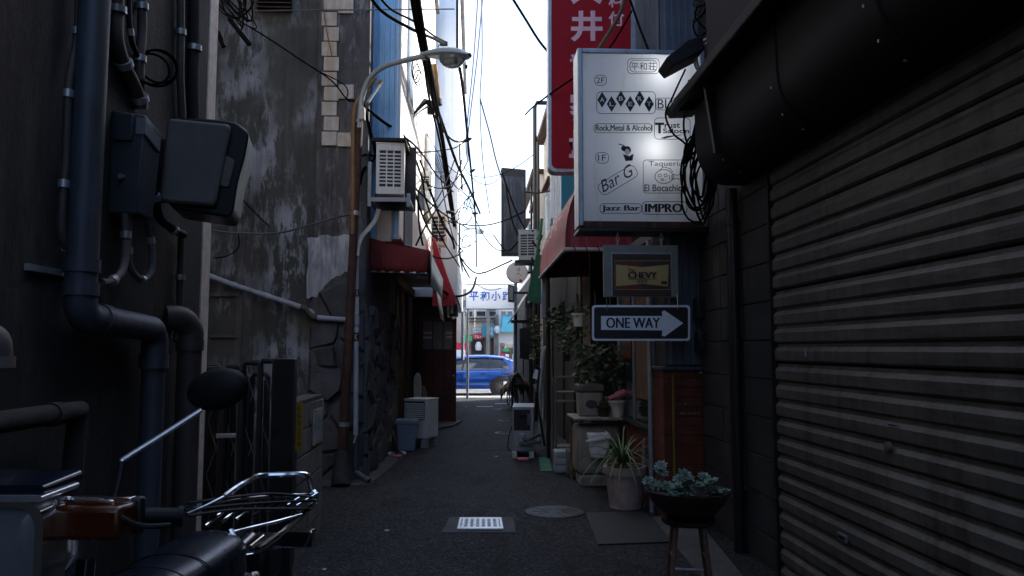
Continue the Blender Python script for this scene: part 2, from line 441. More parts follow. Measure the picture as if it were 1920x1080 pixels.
def flat_at(px, py, Y=None):
    p = gd(px, py); return p
# drain grate
g0 = gd(897, 983)
dg = thing('drain_grate', 'bright steel slotted drain grate set in a pale concrete frame in the asphalt', 'drain', g0)
c = [gd(843, 969, .007), gd(962, 969, .007), gd(967, 998, .007), gd(828, 998, .007)]
MB().prism([p - V((0, 0, .03)) for p in c], (0, 0, .03)).obj('concrete_frame', 'apron', dg, smooth=False)
q = [gd(862, 972, .012), gd(940, 972, .012), gd(944, 993, .012), gd(857, 993, .012)]
def lerp4(q, u, v): return (q[0] * (1 - u) + q[1] * u) * (1 - v) + (q[3] * (1 - u) + q[2] * u) * v
mg = mat('bright_zinc', (.8, .82, .84), .3, metal=.15, var=.1, vs=20, bump=.05)
b = MB()
for u0, u1, v0, v1 in ((0, 1, 0, .14), (0, 1, .86, 1), (0, .05, .14, .86), (.95, 1, .14, .86)):
    b.prism([lerp4(q, u0, v0), lerp4(q, u1, v0), lerp4(q, u1, v1), lerp4(q, u0, v1)], (0, 0, .01))
b.obj('rim', mg, dg, smooth=False)
MB().prism([lerp4(q, .05, .14) - V((0, 0, .004)), lerp4(q, .95, .14) - V((0, 0, .004)), lerp4(q, .95, .86) - V((0, 0, .004)), lerp4(q, .05, .86) - V((0, 0, .004))], (0, 0, .002)).obj('gully', 'ink', dg, smooth=False)
for i in range(7):
    u = .085 + .13 * i
    MB().prism([lerp4(q, u, .14), lerp4(q, u + .055, .14), lerp4(q, u + .055, .86), lerp4(q, u, .86)], (0, 0, .009)).obj('bar', mg, dg, smooth=False)
for i in range(5):
    v = .2 + .145 * i
    MB().prism([lerp4(q, .05, v), lerp4(q, .95, v), lerp4(q, .95, v + .035), lerp4(q, .05, v + .035)], (0, 0, .0075)).obj('cross_bar', mg, dg, smooth=False)
# manhole covers
def manhole(px, py, r, label, ring=.1):
    p = gd(px, py); t = thing('manhole_cover', label, 'manhole', p, 'round covers in the alley floor')
    MB().lathe([(0, .001), (r + ring, .001), (r + ring, .006), (r + .015, .006), (r + .015, .002), (0, .002)], p, n=48).obj('concrete_ring', 'oldasphalt', t)
    MB().lathe([(0, .013), (r - .03, .013), (r - .025, .009), (r - .012, .009), (r - .008, .014), (r + .004, .014), (r + .008, .004)], p, n=48).obj('lid', 'iron', t)
    b = MB()
    for k in range(10):
        a = k * math.pi / 5
        b.M = Matrix.Translation(p) @ Matrix.Rotation(a, 4, 'Z')
        b.box((r * .25, -.006, .012), (r * .8, .006, .017))
    b.obj('tread_rib', 'iron', t, smooth=False)
manhole(1040, 961, .27, 'large round iron manhole cover right of the drain grate')
manhole(937, 768, .2, 'small round cover far down the alley before the blue car', .05)
# worn paint marks
def arcmark(px, py, r, w, a0, a1, label):
    p = gd(px, py, .004); b = MB(); vs = []
    for k in range(17):
        a = rad(a0 + (a1 - a0) * k / 16)
        for rr in (r, r + w): 
            x, y = rr * math.cos(a), rr * math.sin(a); vs.append(p + V((x, y, -SLOPE * y)))
    b.add(vs, [(2 * k, 2 * k + 1, 2 * k + 3, 2 * k + 2) for k in range(16)]).obj('paint_mark', 'paint', label=label, cat='road marking', group='worn paint marks on the asphalt', smooth=False)
arcmark(944, 811, .13, .035, 100, 330, 'worn white painted ring on the asphalt beside the grey condenser')
arcmark(948, 788, .12, .03, 150, 300, 'faint broken white paint arc beyond the painted ring')
for (x0, x1, y, lab) in ((893, 925, 762.5, 'thin worn white dash across the alley before the car'), (928, 962, 757, 'pale worn dash near the parked bicycle'), (925, 950, 741.5, 'short white scuff at the alley mouth')):
    a_, b_ = gd(x0, y, .004), gd(x1, y, .004)
    MB().add([a_, b_, b_ + V((0, .16, 0)), a_ + V((0, .16, 0))], [(0, 1, 2, 3)]).obj('paint_mark', 'paint', label=lab, cat='road marking', group='worn paint marks on the asphalt', smooth=False)
# old repair patches in the asphalt
for pts in (((905, 845), (911, 800), (950, 800), (960, 845)), ((1003, 1085), (990, 1012), (1092, 1012), (1124, 1085))):
    MB().prism([gd(x, y, .0005) for x, y in pts], (0, 0, .003)).obj('asphalt_repair', 'oldasphalt', kind='structure', smooth=False)
# litter
for px, py, s, m, lab in ((725, 995, .03, 'plasticw', 'small white paper scrap on the asphalt left of the drain grate'), (930, 856, .03, 'paint', 'tiny white scrap lying mid alley'), (873, 763, .05, 'paint', 'small white litter far down the alley'), (655, 868, .04, 'tan', 'crumpled tan scrap by the stone wall foot'), (608, 1068, .02, 'plasticw', 'white speck of litter at the block wall foot')):
    p = gd(px, py, .004)
    rr_ = random.Random(px); n_ = 9
    rim = [p + V((s * rr_.uniform(.5, 1.1) * math.cos(2 * math.pi * k / n_), s * rr_.uniform(.5, 1.1) * math.sin(2 * math.pi * k / n_), rr_.uniform(0, .004))) for k in range(n_)]
    MB().add(rim + [p + V((0, 0, .012))], [(k, (k + 1) % n_, n_) for k in range(n_)]).obj('litter_scrap', m, label=lab, cat='litter', group='litter scraps', smooth=False)
# rubber mat
c = [gd(1098, 962, .004), gd(1205, 960, .004), gd(1284, 1016, .004), gd(1121, 1022, .004)]
MB().prism(c, (0, 0, .008)).obj('floor_mat', 'mat_', label='dark rubber floor mat on the asphalt before the potted plants', cat='mat', bev=.003)
c = [gd(1010, 858, .004), gd(1030, 858, .004), gd(1036, 885, .004), gd(1014, 885, .004)]
MB().prism(c, (0, 0, .012)).obj('door_mat', 'greencloth', label='small green door mat beside the dark cabinet', cat='mat', bev=.003)
# crack lines
for pts, lab in (([(842, 938), (875, 942), (905, 953), (950, 963), (975, 966)], 'thin dark crack in the asphalt behind the drain grate'), ([(605, 975), (625, 960), (630, 950), (650, 938)], 'short crack in the asphalt by the block wall'), ([(965, 1085), (950, 1040), (957, 1005), (948, 998)], ''), ([(700, 1060), (760, 1030), (800, 1020), (835, 995)], ''), ([(860, 900), (880, 860), (876, 830), (890, 800)], ''), ([(985, 960), (1010, 930), (1005, 905), (1030, 890)], '')):
    P = smoothpts([gd(x, y, .003) for x, y in pts], 5); b = MB(); vs = []
    for i, p in enumerate(P):
        w = .006 * (1 + .5 * math.sin(i * 2.3)); vs += [p + V((0, w, 0)), p - V((0, w, 0))]
    b.add(vs, [(2 * i, 2 * i + 2, 2 * i + 3, 2 * i + 1) for i in range(len(P) - 1)]).obj('asphalt_crack', 'ink', kind='structure', smooth=False)

# ------------------------------------------------------------------ left: near dark building with pipes
yc = ax(397, 400, XA).y
bA = thing('dark_plaster_building', 'dark rough plaster building wall carrying drainpipes, left of the gate', 'building', (XA - 2, 0, 0))
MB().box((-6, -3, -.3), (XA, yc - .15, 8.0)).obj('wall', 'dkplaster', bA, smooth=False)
MB().box((-6, yc - .148, -.3), (XA + .004, yc, 8.0)).obj('corner_strip', 'beige', bA, bev=.012)  # beige plaster, base colour also lightened for the sky light on this edge
MB().box((-6.1, -3.1, 8.002), (XA + .05, yc + .1, 8.2)).obj('roof', 'concrete', bA, smooth=False)

bZ = thing('added_house_behind', 'unseen house added across the street behind the viewer to shape the light', 'building', (0, -5, 0))  # unseen house, added to shape the light reaching the alley
MB().box((-12, -24, -.3), (12, -17, 7.5)).obj('wall', 'dkplaster', bZ, smooth=False)
MB().box((-12.2, -24.2, 7.502), (12.2, -16.8, 7.7)).obj('roof', 'concrete', bZ, smooth=False)
bQ = thing('added_yard_house', 'unseen plaster house added behind the gated yard to block light', 'building', (-5, 7, 0))  # unseen block added to stop sunlight coming through the yard gap
MB().box((-12, yc + .002, -.4), (-3.4, 9.1, 9.2)).obj('wall', 'peel2', bQ, smooth=False)
MB().box((-12, yc - .1, 9.202), (-3.2, 9.1, 9.4)).obj('roof', 'concrete', bQ, smooth=False)
dp = thing('drainpipe', 'fat blue grey drainpipe with an elbow on the dark plaster wall', 'pipe', (XA + .1, 2.9, 0))
XP = XA + .085
p0 = ax(163, 300, XP); yP = p0.y; rP = .058
zE = ax(160, 592, XP).z; y2 = ax(290, 640, XP).y
MB().cyl((XP, yP, zE + .1), (XP, yP, 7.8), rP, n=20).obj('pipe', 'bluepipe', dp)
MB().tube(smoothpts([(XP, yP, zE + .1), (XP, yP + .01, zE + .03), (XP, yP + .05, zE - .005), (XP, yP + .12, zE - .01), (XP, y2 - .12, zE - .03), (XP, y2 - .04, zE - .04), (XP, y2, zE - .09), (XP, y2, zE - .16)], 5), rP * 1.02, 20).obj('elbow', 'bluepipe', dp)
MB().cyl((XP, y2, -.1), (XP, y2, zE - .16), rP * .9, n=20).obj('pipe', 'bluepipe', dp)
for z in (zE + .1, zE + .19): MB().cyl((XP, yP, z - .025), (XP, yP, z + .025), rP * 1.13, n=20).obj('collar', 'bluepipe', dp)
MB().cyl((XP, yP + .13, zE - .01), (XP, yP + .2, zE - .014), rP * 1.13, n=20).obj('collar', 'bluepipe', dp)
MB().cyl((XP, y2, zE - .22), (XP, y2, zE - .15), rP * 1.12, n=20).obj('collar', 'bluepipe', dp)
for z in (ax(100, 502, XP).z, 3.6): MB().box((XA, yP - .22, z - .012), (XA + .02, yP + .08, z + .012)).box((XA + .02, yP - .01, z - .012), (XP + .05, yP + .01, z + .012)).obj('bracket', 'steel', dp, smooth=False)
# brown vent pipe
y3 = ax(354, 700, XP).y
bp = thing('vent_pipe', 'brown capped vent pipe standing right of the blue grey drainpipe', 'pipe', (XP, y3, 0))
z3 = ax(354, 640, XP).z
MB().cyl((XP, y3, -.1), (XP, y3, z3), .062, n=20).obj('pipe', 'brownpipe', bp)
MB().tube(smoothpts([(XP, y3, z3), (XP, y3 - .004, z3 + .06), (XP - .03, y3 - .05, z3 + .115), (XA - .01, y3 - .1, z3 + .12)], 6), .066, 20).obj('elbow', 'brownpipe', bp)
MB().cyl((XP, y3, z3 - .05), (XP, y3, z3 + .01), .07, n=20).obj('collar', 'brownpipe', bp)
MB().cyl((XP, y3, .3), (XP, y3, .36), .07, n=20).obj('collar', 'brownpipe', bp)
# conduits
def wallrun(pts, r, name, m, label, X=XA, off=.03, cat='conduit', group='conduits on the dark plaster wall', n=10):
    P = [ax(x, y, X + (o if o is not None else off)) for x, y, o in [(p + (None,))[:3] for p in pts]]
    t = thing(name, label, cat, P[-1], group)
    MB().tube(smoothpts(P, 6), r, n).obj('tube', m, t)
    for i in range(1, len(P) - 1, 2):
        d = (P[i + 1] - P[i - 1]).normalized()
        MB().cyl(P[i] - d * .015, P[i] + d * .015, r * 1.35, n=10).obj('clip', 'steel', t)
    return t
wallrun([(148, -60), (146, 60), (135, 120), (128, 176), (124, 300), (120, 345), (116, 430), (128, 470), (140, 480)], .016, 'conduit', 'brownpipe', 'thin brown conduit left of the fat drainpipe')
wallrun([(218, -60), (219, 18), (219, 75), (232, 120), (246, 148), (262, 185), (265, 205)], .03, 'conduit', 'brownpipe', 'thick conduit bending right above the glazed meter box')
wallrun([(266, -60), (266, 12), (266, 60), (262, 110), (262, 150)], .022, 'conduit', 'brownpipe', 'vertical conduit above the coiled cable')
wallrun([(242, -60), (244, 60), (262, 120), (270, 200)], .012, 'conduit', 'black', 'thin black cable conduit behind the thick conduit')
wallrun([(338, -60), (339, 60), (338, 140), (342, 222)], .02, 'conduit', 'brownpipe', 'plain vertical conduit above the hooded box')
wallrun([(365, -60), (364, 90), (362, 150), (364, 222)], .03, 'conduit', 'dkplaster', 'wide plaster coloured conduit beside the pale corner strip')
wallrun([(234, 400), (236, 440), (232, 500), (212, 526), (190, 530)], .017, 'conduit', 'boxgrey', 'grey U bend conduit under the meter box, nearest the drainpipe', off=.07)
wallrun([(242, 400), (240, 470), (246, 505), (266, 524), (285, 505), (282, 450), (270, 400)], .015, 'conduit', 'boxgrey', 'grey U bend conduit under the meter box, nearer the hooded box', off=.07)
wallrun([(278, 330), (290, 370), (300, 410), (325, 430), (345, 440)], .02, 'conduit', 'black', 'black hose sagging between the two wall boxes', off=.1)
wallrun([(340, 440), (338, 520), (336, 600), (330, 640)], .018, 'conduit', 'brownpipe', 'conduit dropping from the hooded box to the vent pipe')
# coil of cable
pc = ax(293, 128, XA + .08)
b = MB()
for k, (dx, dz, r) in enumerate(((0, 0, .088), (.016, .006, .08), (-.012, -.012, .074))):
    b.tube([pc + V((math.cos(t) * r * .95 + dx, -.01 * k + .03 * math.cos(t), math.sin(t) * r + dz)) for t in [2 * math.pi * i / 24 for i in range(24)]], .006, 6, closed=True)
b.tube(smoothpts([pc + V((-.08, 0, -.05)), pc + V((-.16, -.02, -.06)), pc + V((-.2, -.03, 0)), pc + V((-.19, -.04, .12))], 5), .006, 6)
b.obj('cable_coil', 'cable', label='loops of black cable hanging on the dark plaster wall', cat='cable')
# glazed meter box
yB = ax(205, 300, XA).y; xB = at(270, 300, yB).x; yB2 = ax(303, 300, xB).y
zt, zb = at(240, 206, yB).z, at(240, 400, yB).z
mb = thing('meter_box', 'blue grey electricity meter box with sloped glazed corner', 'meter box', (XA, yB, zb))
MB().hexa([(XA, yB, zb), (xB - .02, yB, zb), (xB - .02, yB2 - .02, zb), (XA, yB2, zb)], [(XA, yB, zt), (xB, yB, zt - .02), (xB, yB2, zt - .06), (XA, yB2, zt)]).obj('case', 'boxblue', mb, bev=.008)
MB().hexa([(xB - .04, yB - .006, zt - .11), (xB + .004, yB - .006, zt - .11), (xB + .004, yB2 - .03, zt - .15), (xB - .04, yB2 - .03, zt - .15)], [(xB - .04, yB - .006, zt - .03), (xB + .006, yB - .006, zt - .04), (xB + .006, yB2 - .03, zt - .08), (xB - .04, yB2 - .03, zt - .07)]).obj('window', 'frost', mb, bev=.003)
MB().box((XA + .02, yB - .012, zt - .14), (xB - .05, yB + .01, zt - .02)).obj('lid_panel', 'boxblue', mb, bev=.004)
MB().cyl((XA + .06, yB - .02, zb + .16), (XA + .06, yB, zb + .16), .012).obj('seal_screw', 'steel', mb)
# hooded box
yH = 3.55
x0, x1 = at(302, 300, yH).x, at(405, 300, yH).x
zt, zb = at(350, 224, yH).z, at(350, 386, yH).z
hb = thing('utility_box', 'taupe hooded utility box with a dark open side on the dark wall', 'utility box', (XA, yH, zb))
def soft(pts, n=4, cut=.2):
    out = []; m = len(pts)
    for i in range(m):
        p, a_, c_ = V((*pts[i], 0)), V((*pts[i - 1], 0)), V((*pts[(i + 1) % m], 0))
        s0, s1 = p.lerp(a_, cut), p.lerp(c_, cut)
        for k in range(n + 1):
            t = k / n; q = s0.lerp(p, t).lerp(p.lerp(s1, t), t); out.append((q.x, q.y))
    return out
MB().prism([at(x, y, yH) for x, y in soft([(312, 220), (432, 232), (401, 386), (296, 378)], 5, .09)], (0, .04, 0)).obj('front_plate', 'boxgrey', hb, bev=.015)
MB().prism([at(x, y, yH + .045) for x, y in soft([(330, 218), (440, 226), (468, 248), (458, 300), (446, 340), (436, 408), (395, 402), (305, 388)], 5, .3)], (-.06, .3, 0)).obj('shell', 'blackpaint', hb, bev=.01)
MB().prism([at(x, y, yH + .03) for x, y in soft([(415, 288), (440, 300), (428, 352), (404, 345)], 3, .2)], (0, .012, 0)).obj('side_plate', 'boxgrey', hb, bev=.004)
MB().prism([at(x, y, yH + .027) for x, y in soft([(419, 300), (434, 308), (427, 338), (412, 332)], 3, .15)], (0, .0025, 0)).obj('sticker', 'boxgrey', hb, smooth=False)
MB().box((XA, yH + .1, at(320, 350, yH).z), (at(330, 350, yH).x, yH + .3, at(320, 250, yH).z)).obj('wall_mount', 'blackpaint', hb, smooth=False)
# low ledge pipe, pale stub
pz = ax(60, 783, XA + .12)
lp = thing('low_pipe', 'fat dusty horizontal pipe low on the dark plaster wall', 'pipe', (XA, 2.4, pz.z))
ye = ax(150, 783, XA + .12).y
MB().tube(smoothpts([(XA + .12, 1.6, pz.z), (XA + .12, ye - .12, pz.z), (XA + .12, ye - .03, pz.z - .01), (XA + .11, ye, pz.z - .05), (XA + .1, ye, pz.z - .4), (XA + .1, ye, -.05)], 5), .036, 14).obj('tube', 'dkplaster', lp)
MB().cyl((XA + .12, ye - .2, pz.z), (XA + .12, ye - .15, pz.z), .042).obj('collar', 'dkplaster', lp)
ps = ax(2, 636, XA + .1)
sp = thing('pipe_stub', 'pale capped pipe stub at the left edge of the dark wall', 'pipe', ps)
MB().tube(smoothpts([(XA - .02, ps.y - .03, ps.z + .02), (XA + .06, ps.y - .03, ps.z + .02), (XA + .1, ps.y - .02, ps.z), (XA + .1, ps.y, ps.z - .06)], 5), .036, 14).obj('elbow', 'boxgrey', sp)
MB().cyl((XA + .1, ps.y, ps.z - .09), (XA + .1, ps.y, ps.z - .055), .043).obj('cap', 'boxgrey', sp)

# ------------------------------------------------------------------ left: mottled concrete building
YB = 9.05
XBr = at(690, 300, YB).x; XBm = at(591, 300, YB).x
bB = thing('concrete_building', 'mottled concrete building with flaking paint and stone clad corner', 'building', (-3, YB, 0))
HB = 10.2
MB().box((-7, YB + .06, -.4), (XBm, 12.4, HB)).obj('wall', 'peel', bB, smooth=False)
MB().box((XBm + .002, YB, 2.82), (XBr, YB + .3, HB)).obj('wall', 'peel2', bB, bev=.01)
MB().box((XBm + .002, YB + .001, -.4), (XBr, 12.4, 2.818)).obj('wall', 'peel2', bB, smooth=False)
MB().box((XBm + .002, YB + .302, 2.82), (XBr - .42, 12.4, HB)).obj('wall', 'peel2', bB, smooth=False)
MB().box((-7.1, YB - .2, HB + .002), (XBr + .1, 12.5, HB + .2)).obj('roof', 'concrete', bB, smooth=False)
# rough band low on the left part
for y0, y1, x0_, x1_ in ((548, 556, 395, 447), (628, 633, 395, 445)):
    a_ = at(x0_, y0, YB + .05); c_ = at(x1_, y1, YB + .05)
    MB().box((a_.x, YB + .035, c_.z), (c_.x, YB + .062, a_.z)).obj('ledge', 'peel2', bB, smooth=False)
for (x, y0, y1) in ((447, 440, 700),):
    a_ = at(x, y0, YB + .05); c_ = at(x + 4, y1, YB + .05)
    MB().box((a_.x, YB + .045, c_.z), (c_.x, YB + .062, a_.z)).obj('render_seam', 'peel2', bB, smooth=False)
# flaked white render patch with a ragged outline
RND.seed(4)
out = []
for x0_, y0_, x1_, y1_ in ((577, 448, 604, 442), (604, 442, 655, 440), (655, 440, 657, 505), (657, 505, 630, 518), (630, 518, 610, 535), (610, 535, 594, 556), (594, 556, 576, 560), (576, 560, 577, 448)):
    for k in range(5):
        t = k / 5; out.append((x0_ + (x1_ - x0_) * t + RND.uniform(-2, 2), y0_ + (y1_ - y0_) * t + RND.uniform(-2.5, 2.5)))
MB().prism([at(x, y, YB - .008) for x, y in out], (0, .0075 + .05, 0)).obj('flaked_render', 'flake', bB, smooth=False)
# square wall tiles
def wtile(x0_, y0_, w, h, rot=0.0):
    a_ = at(x0_, y0_, YB - .02); c_ = at(x0_ + w, y0_ + h, YB - .02)
    cc = (a_ + c_) / 2
    b = MB(Matrix.Translation(cc) @ Matrix.Rotation(rot, 4, 'Y') @ Matrix.Rotation(RND.uniform(-.05, .05), 4, 'X'))
    b.cbox((0, 0, 0), c_.x - a_.x - .008, .02, a_.z - c_.z - .008)
    b.obj('tile', 'walltile', bB, bev=.004)
for k in range(-4, 9):
    wtile(603 + (4 if k % 2 else 0), 22 + 28 * k, 29, 28, RND.uniform(-.015, .015))
for x0_, y0_, w, h in ((603, 246, 28, 28), (632, 248, 28, 28), (635, 158, 29, 28), (634, -3, 29, 29), (634, -32, 29, 29), (633, -61, 29, 29)):
    wtile(x0_, y0_, w, h, RND.uniform(-.02, .02))
# stones: cells of a jittered pattern, each stone a raised block with its own thickness
def clip(poly, n, d):
    out = []
    for i in range(len(poly)):
        a_, c_ = poly[i], poly[(i + 1) % len(poly)]
        da, dc = a_[0] * n[0] + a_[1] * n[1] - d, c_[0] * n[0] + c_[1] * n[1] - d
        if da <= 0: out.append(a_)
        if da * dc < 0:
            t = da / (da - dc); out.append((a_[0] + (c_[0] - a_[0]) * t, a_[1] + (c_[1] - a_[1]) * t))
    return out
def stones(u0, u1, w0, w1, du, dw, place, keep, gap=.012):
    seeds = []
    nu = max(1, round((u1 - u0) / du)); nw = max(1, round((w1 - w0) / dw))
    for i in range(nu):
        for j in range(nw):
            seeds.append((u0 + (i + .5 + RND.uniform(-.42, .42) + (.25 if j % 2 else -.25)) * (u1 - u0) / nu, w0 + (j + .5 + RND.uniform(-.4, .4)) * (w1 - w0) / nw))
    for k, sd_ in enumerate(seeds):
        poly = [(u0, w0), (u1, w0), (u1, w1), (u0, w1)]
        for m_, o_ in enumerate(seeds):
            if m_ == k: continue
            n = (o_[0] - sd_[0], o_[1] - sd_[1]); L = math.hypot(*n)
            if L > 1.6: continue
            n = (n[0] / L, n[1] / L)
            poly = clip(poly, n, (sd_[0] + o_[0]) / 2 * n[0] + (sd_[1] + o_[1]) / 2 * n[1] - gap)
            if len(poly) < 3: break
        if len(poly) < 3 or not keep(*sd_): continue
        th = RND.uniform(.02, .065); cu = sum(p[0] for p in poly) / len(poly); cw = sum(p[1] for p in poly) / len(poly)
        tu, tw = RND.uniform(-.25, .25), RND.uniform(-.25, .25)
        n = len(poly)
        top = [(cu + (p[0] - cu) * .86, cw + (p[1] - cw) * .86) for p in poly]
        vs = [place(p[0], p[1], 0) for p in poly] + [place(p[0], p[1], th * .6 ) for p in poly] + [place(p[0], p[1], max(.012, th + tu * (p[0] - cu) + tw * (p[1] - cw))) for p in top]
        fs = [(i, (i + 1) % n, n + (i + 1) % n, n + i) for i in range(n)] + [(n + i, n + (i + 1) % n, 2 * n + (i + 1) % n, 2 * n + i) for i in range(n)] + [tuple(range(2 * n, 3 * n))]
        MB().add(vs, fs).obj('stone', 'stone', bB, ang=25)
def diag(x, z):
    a_ = at(578, 600, YB); c_ = at(657, 512, YB)
    return z < a_.z + (c_.z - a_.z) * (x - a_.x) / (c_.x - a_.x)
stones(at(580, 600, YB).x, XBr, G(9), 2.45, .3, .3, lambda u, w, t: V((u, YB - t - (0 if u > XBm else -.06), w)), diag)
stones(YB - .03, 12.4, G(9), 2.0, .36, .32, lambda u, w, t: V((XBr + t, u, w)), lambda u, w: w < 1.95)
# louvre vent at the top
v0, v1 = at(484, -40, YB), at(545, 20, YB)
lv = thing('louvre_vent', 'dark slatted louvre vent high on the mottled concrete wall', 'vent', (v0.x, YB, v1.z))
MB().box((v0.x, YB + .02, v1.z), (v1.x, YB + .062, v0.z)).obj('backing', 'ink', lv, smooth=False)
for k in range(7):
    z = v1.z + (v0.z - v1.z) * (k + .1) / 7
    MB().hexa([(v0.x - .02, YB - .07, z), (v1.x + .02, YB - .07, z), (v1.x + .02, YB + .03, z + .04), (v0.x - .02, YB + .03, z + .04)], [(v0.x - .02, YB - .07, z + .012), (v1.x + .02, YB - .07, z + .012), (v1.x + .02, YB + .03, z + .052), (v0.x - .02, YB + .03, z + .052)]).obj('slat', 'rust', lv, smooth=False)
# sloping pale pipe on the concrete wall
sp_ = thing('sloping_pipe', 'pale sloping waste pipe with an elbow across the mottled concrete wall', 'pipe', at(400, 520, YB))
MB().tube(smoothpts([at(380, 512, YB - .03), at(440, 535, YB - .03), at(572, 579, YB - .04), at(586, 593, YB - .05), at(600, 596, YB - .06), at(652, 600, YB - .08)], 5), .033, 14).obj('tube', 'greypipe', sp_)
MB().tube(smoothpts([at(564, 576, YB - .04), at(574, 580, YB - .04), at(586, 593, YB - .05), at(596, 595.5, YB - .06)], 5), .041, 14).obj('elbow', 'brownpipe', sp_)
for x, y in ((440, 535), (500, 555)): MB().cyl(at(x - 4, y - 1.4, YB - .03), at(x + 4, y + 1.4, YB - .03), .04).obj('collar', 'greypipe', sp_)
# grey downpipe with stickers, ending in an elbow at the ground
YPL = 8.78
dpz = thing('downpipe', 'weathered grey downpipe with stickers in front of the stone clad corner', 'pipe', gd(668, 897))
xt, xb_ = at(669, 240, YPL), at(667, 880, YPL)
MB().cyl(xb_, at(669, 225, YPL), .03, n=14).obj('pipe', 'greypipe', dpz)
MB().tube(smoothpts([at(667, 850, YPL), at(667, 880, YPL), at(672, 890, YPL - .03), at(692, 902, YPL - .1)], 5), .036, 14).obj('elbow', 'bluepipe', dpz)
MB().cyl(at(667, 815, YPL), at(667, 885, YPL), .037, n=14).obj('sleeve', 'bluepipe', dpz)
MB().cyl(at(668, 592, YPL), at(668, 610, YPL), .04, n=14).obj('tee', 'greypipe', dpz)
mst = {'black': MT['ink'], 'white': MT['plasticw']}
for y0, y1, m in ((543, 556, 'black'), (558, 572, 'white'), (573, 590, 'white'), (614, 623, 'white'), (624, 640, 'black')):
    a_, c_ = at(668, y0, YPL), at(668, y1, YPL)
    MB().lathe([(.0312, c_.z), (.0318, c_.z), (.0318, a_.z), (.0312, a_.z)], (a_.x, YPL, 0), n=16).obj('sticker', mst[m], dpz)
ptext('CR', 664.5, 671.5, 545, 554, YPL - .034, 'plasticw', dpz)
ptext('K', 665, 671, 626, 638, YPL - .034, 'plasticw', dpz)
# rusty pole and ochre conduit
rp = thing('rusty_pole', 'rusty brown leaning pole beside the grey downpipe', 'pole', gd(640, 905))
MB().tube([gd(640, 905), at(645, 800, 8.72), at(658, 560, 8.72), at(668, 330, 8.72), at(674, 230, 8.72)], [.075, .06, .05, .05, .045], 14).obj('shaft', 'rust', rp)
MB().tube([gd(639, 912), at(641, 850, 8.71)], [.11, .085], 12).obj('base_sleeve', 'dkplaster', rp)
for y, x in ((795, 645), (400, 666)): MB().cyl(at(x - .3, y + 4, 8.72), at(x + .3, y - 4, 8.72), .062).obj('strap', 'steel', rp)
cp = thing('ochre_conduit', 'ochre painted conduit climbing beside the lamp arm', 'conduit', at(660, 420, 8.68))
MB().tube(smoothpts([at(661, 440, 8.68), at(662, 300, 8.68), at(663, 220, 8.68), at(668, 195, 8.7), at(682, 175, 8.75), at(698, 152, 8.85)], 6), .027, 12).obj('tube', 'ochre', cp)
MB().cyl(at(697, 155, 8.85), at(702, 147, 8.88), .032).obj('cap', 'ochre', cp)
pc2 = thing('stub_pipe', 'pale slanting stub pipe with ochre tip by the lamp arm', 'pipe', at(690, 190, 8.75))
MB().cyl(at(690, 192, 8.72), at(711, 160, 8.85), .02).obj('tube', 'greypipe', pc2)
MB().cyl(at(709, 163, 8.85), at(714, 153, 8.88), .027).obj('cap', 'ochre', pc2)
MB().tube([gd(662, 880), at(664, 830, 8.62), at(668, 815, 8.66)], .012, 6).obj('guy_rod', 'steel', label='thin slanting rod tied to the downpipe foot', cat='rod')
# street lamp
sl = thing('street_lamp', 'grey cobra head street lamp on a curved arm over the alley', 'street lamp', at(672, 240, 8.7))
arm = smoothpts([at(673, 240, 8.7), at(676, 205, 8.7), at(681, 175, 8.68), at(694, 146, 8.62), at(720, 125, 8.5), at(757, 114, 8.3), at(800, 104, 8.1)], 6)
MB().tube(arm, .03, 14).obj('arm', 'lampgrey', sl)
j0 = at(679, 214, 8.66)
MB().cbox(j0, .07, .08, .15).obj('junction_box', 'plasticw', sl, bev=.01)
a_, c_ = at(797, 105, 8.1), at(881, 104, 7.75)
d = (c_ - a_); L = d.length; d.normalize(); side = d.cross(V((0, 0, 1))).normalized(); upv = side.cross(d)
rows = []
for i in range(13):
    t = i / 12; w = .055 + .085 * math.sin(min(1, t * 1.15) * math.pi / 1.35) ; w *= (1 if t < .86 else max(.25, 1 - (t - .86) * 5))
    hh = .045 + .04 * math.sin(t * math.pi); hh *= (1 if t < .9 else .6)
    rows.append([a_ + d * (L * t) + side * (w * math.cos(q_)) + upv * (hh * math.sin(q_) * (1 if math.sin(q_) > 0 else .35)) for q_ in [2 * math.pi * k / 16 for k in range(17)]])
MB().grid(rows).obj('head', 'lampgrey', sl)
lc = a_ + d * (L * .62) - upv * .01
rows = []
for i in range(8):
    ph = i / 7 * math.pi / 2
    rows.append([lc + d * (.17 * math.cos(ph) * math.cos(q_)) + side * (.115 * math.cos(ph) * math.sin(q_)) - upv * (.13 * math.sin(ph)) for q_ in [2 * math.pi * k / 20 for k in range(21)]])
MB().grid(rows).obj('lens', 'clear', sl)
MB().cyl(lc - d * .06 - upv * .04, lc + d * .06 - upv * .04, .03).obj('bulb', 'plasticw', sl)
MB().cyl(a_ - d * .05, a_ + d * .03, .045).obj('collar', 'lampgrey', sl)
MB().cyl(at(874, 122, 7.8), at(874, 128, 7.8), .015).obj('photocell', 'black', sl)

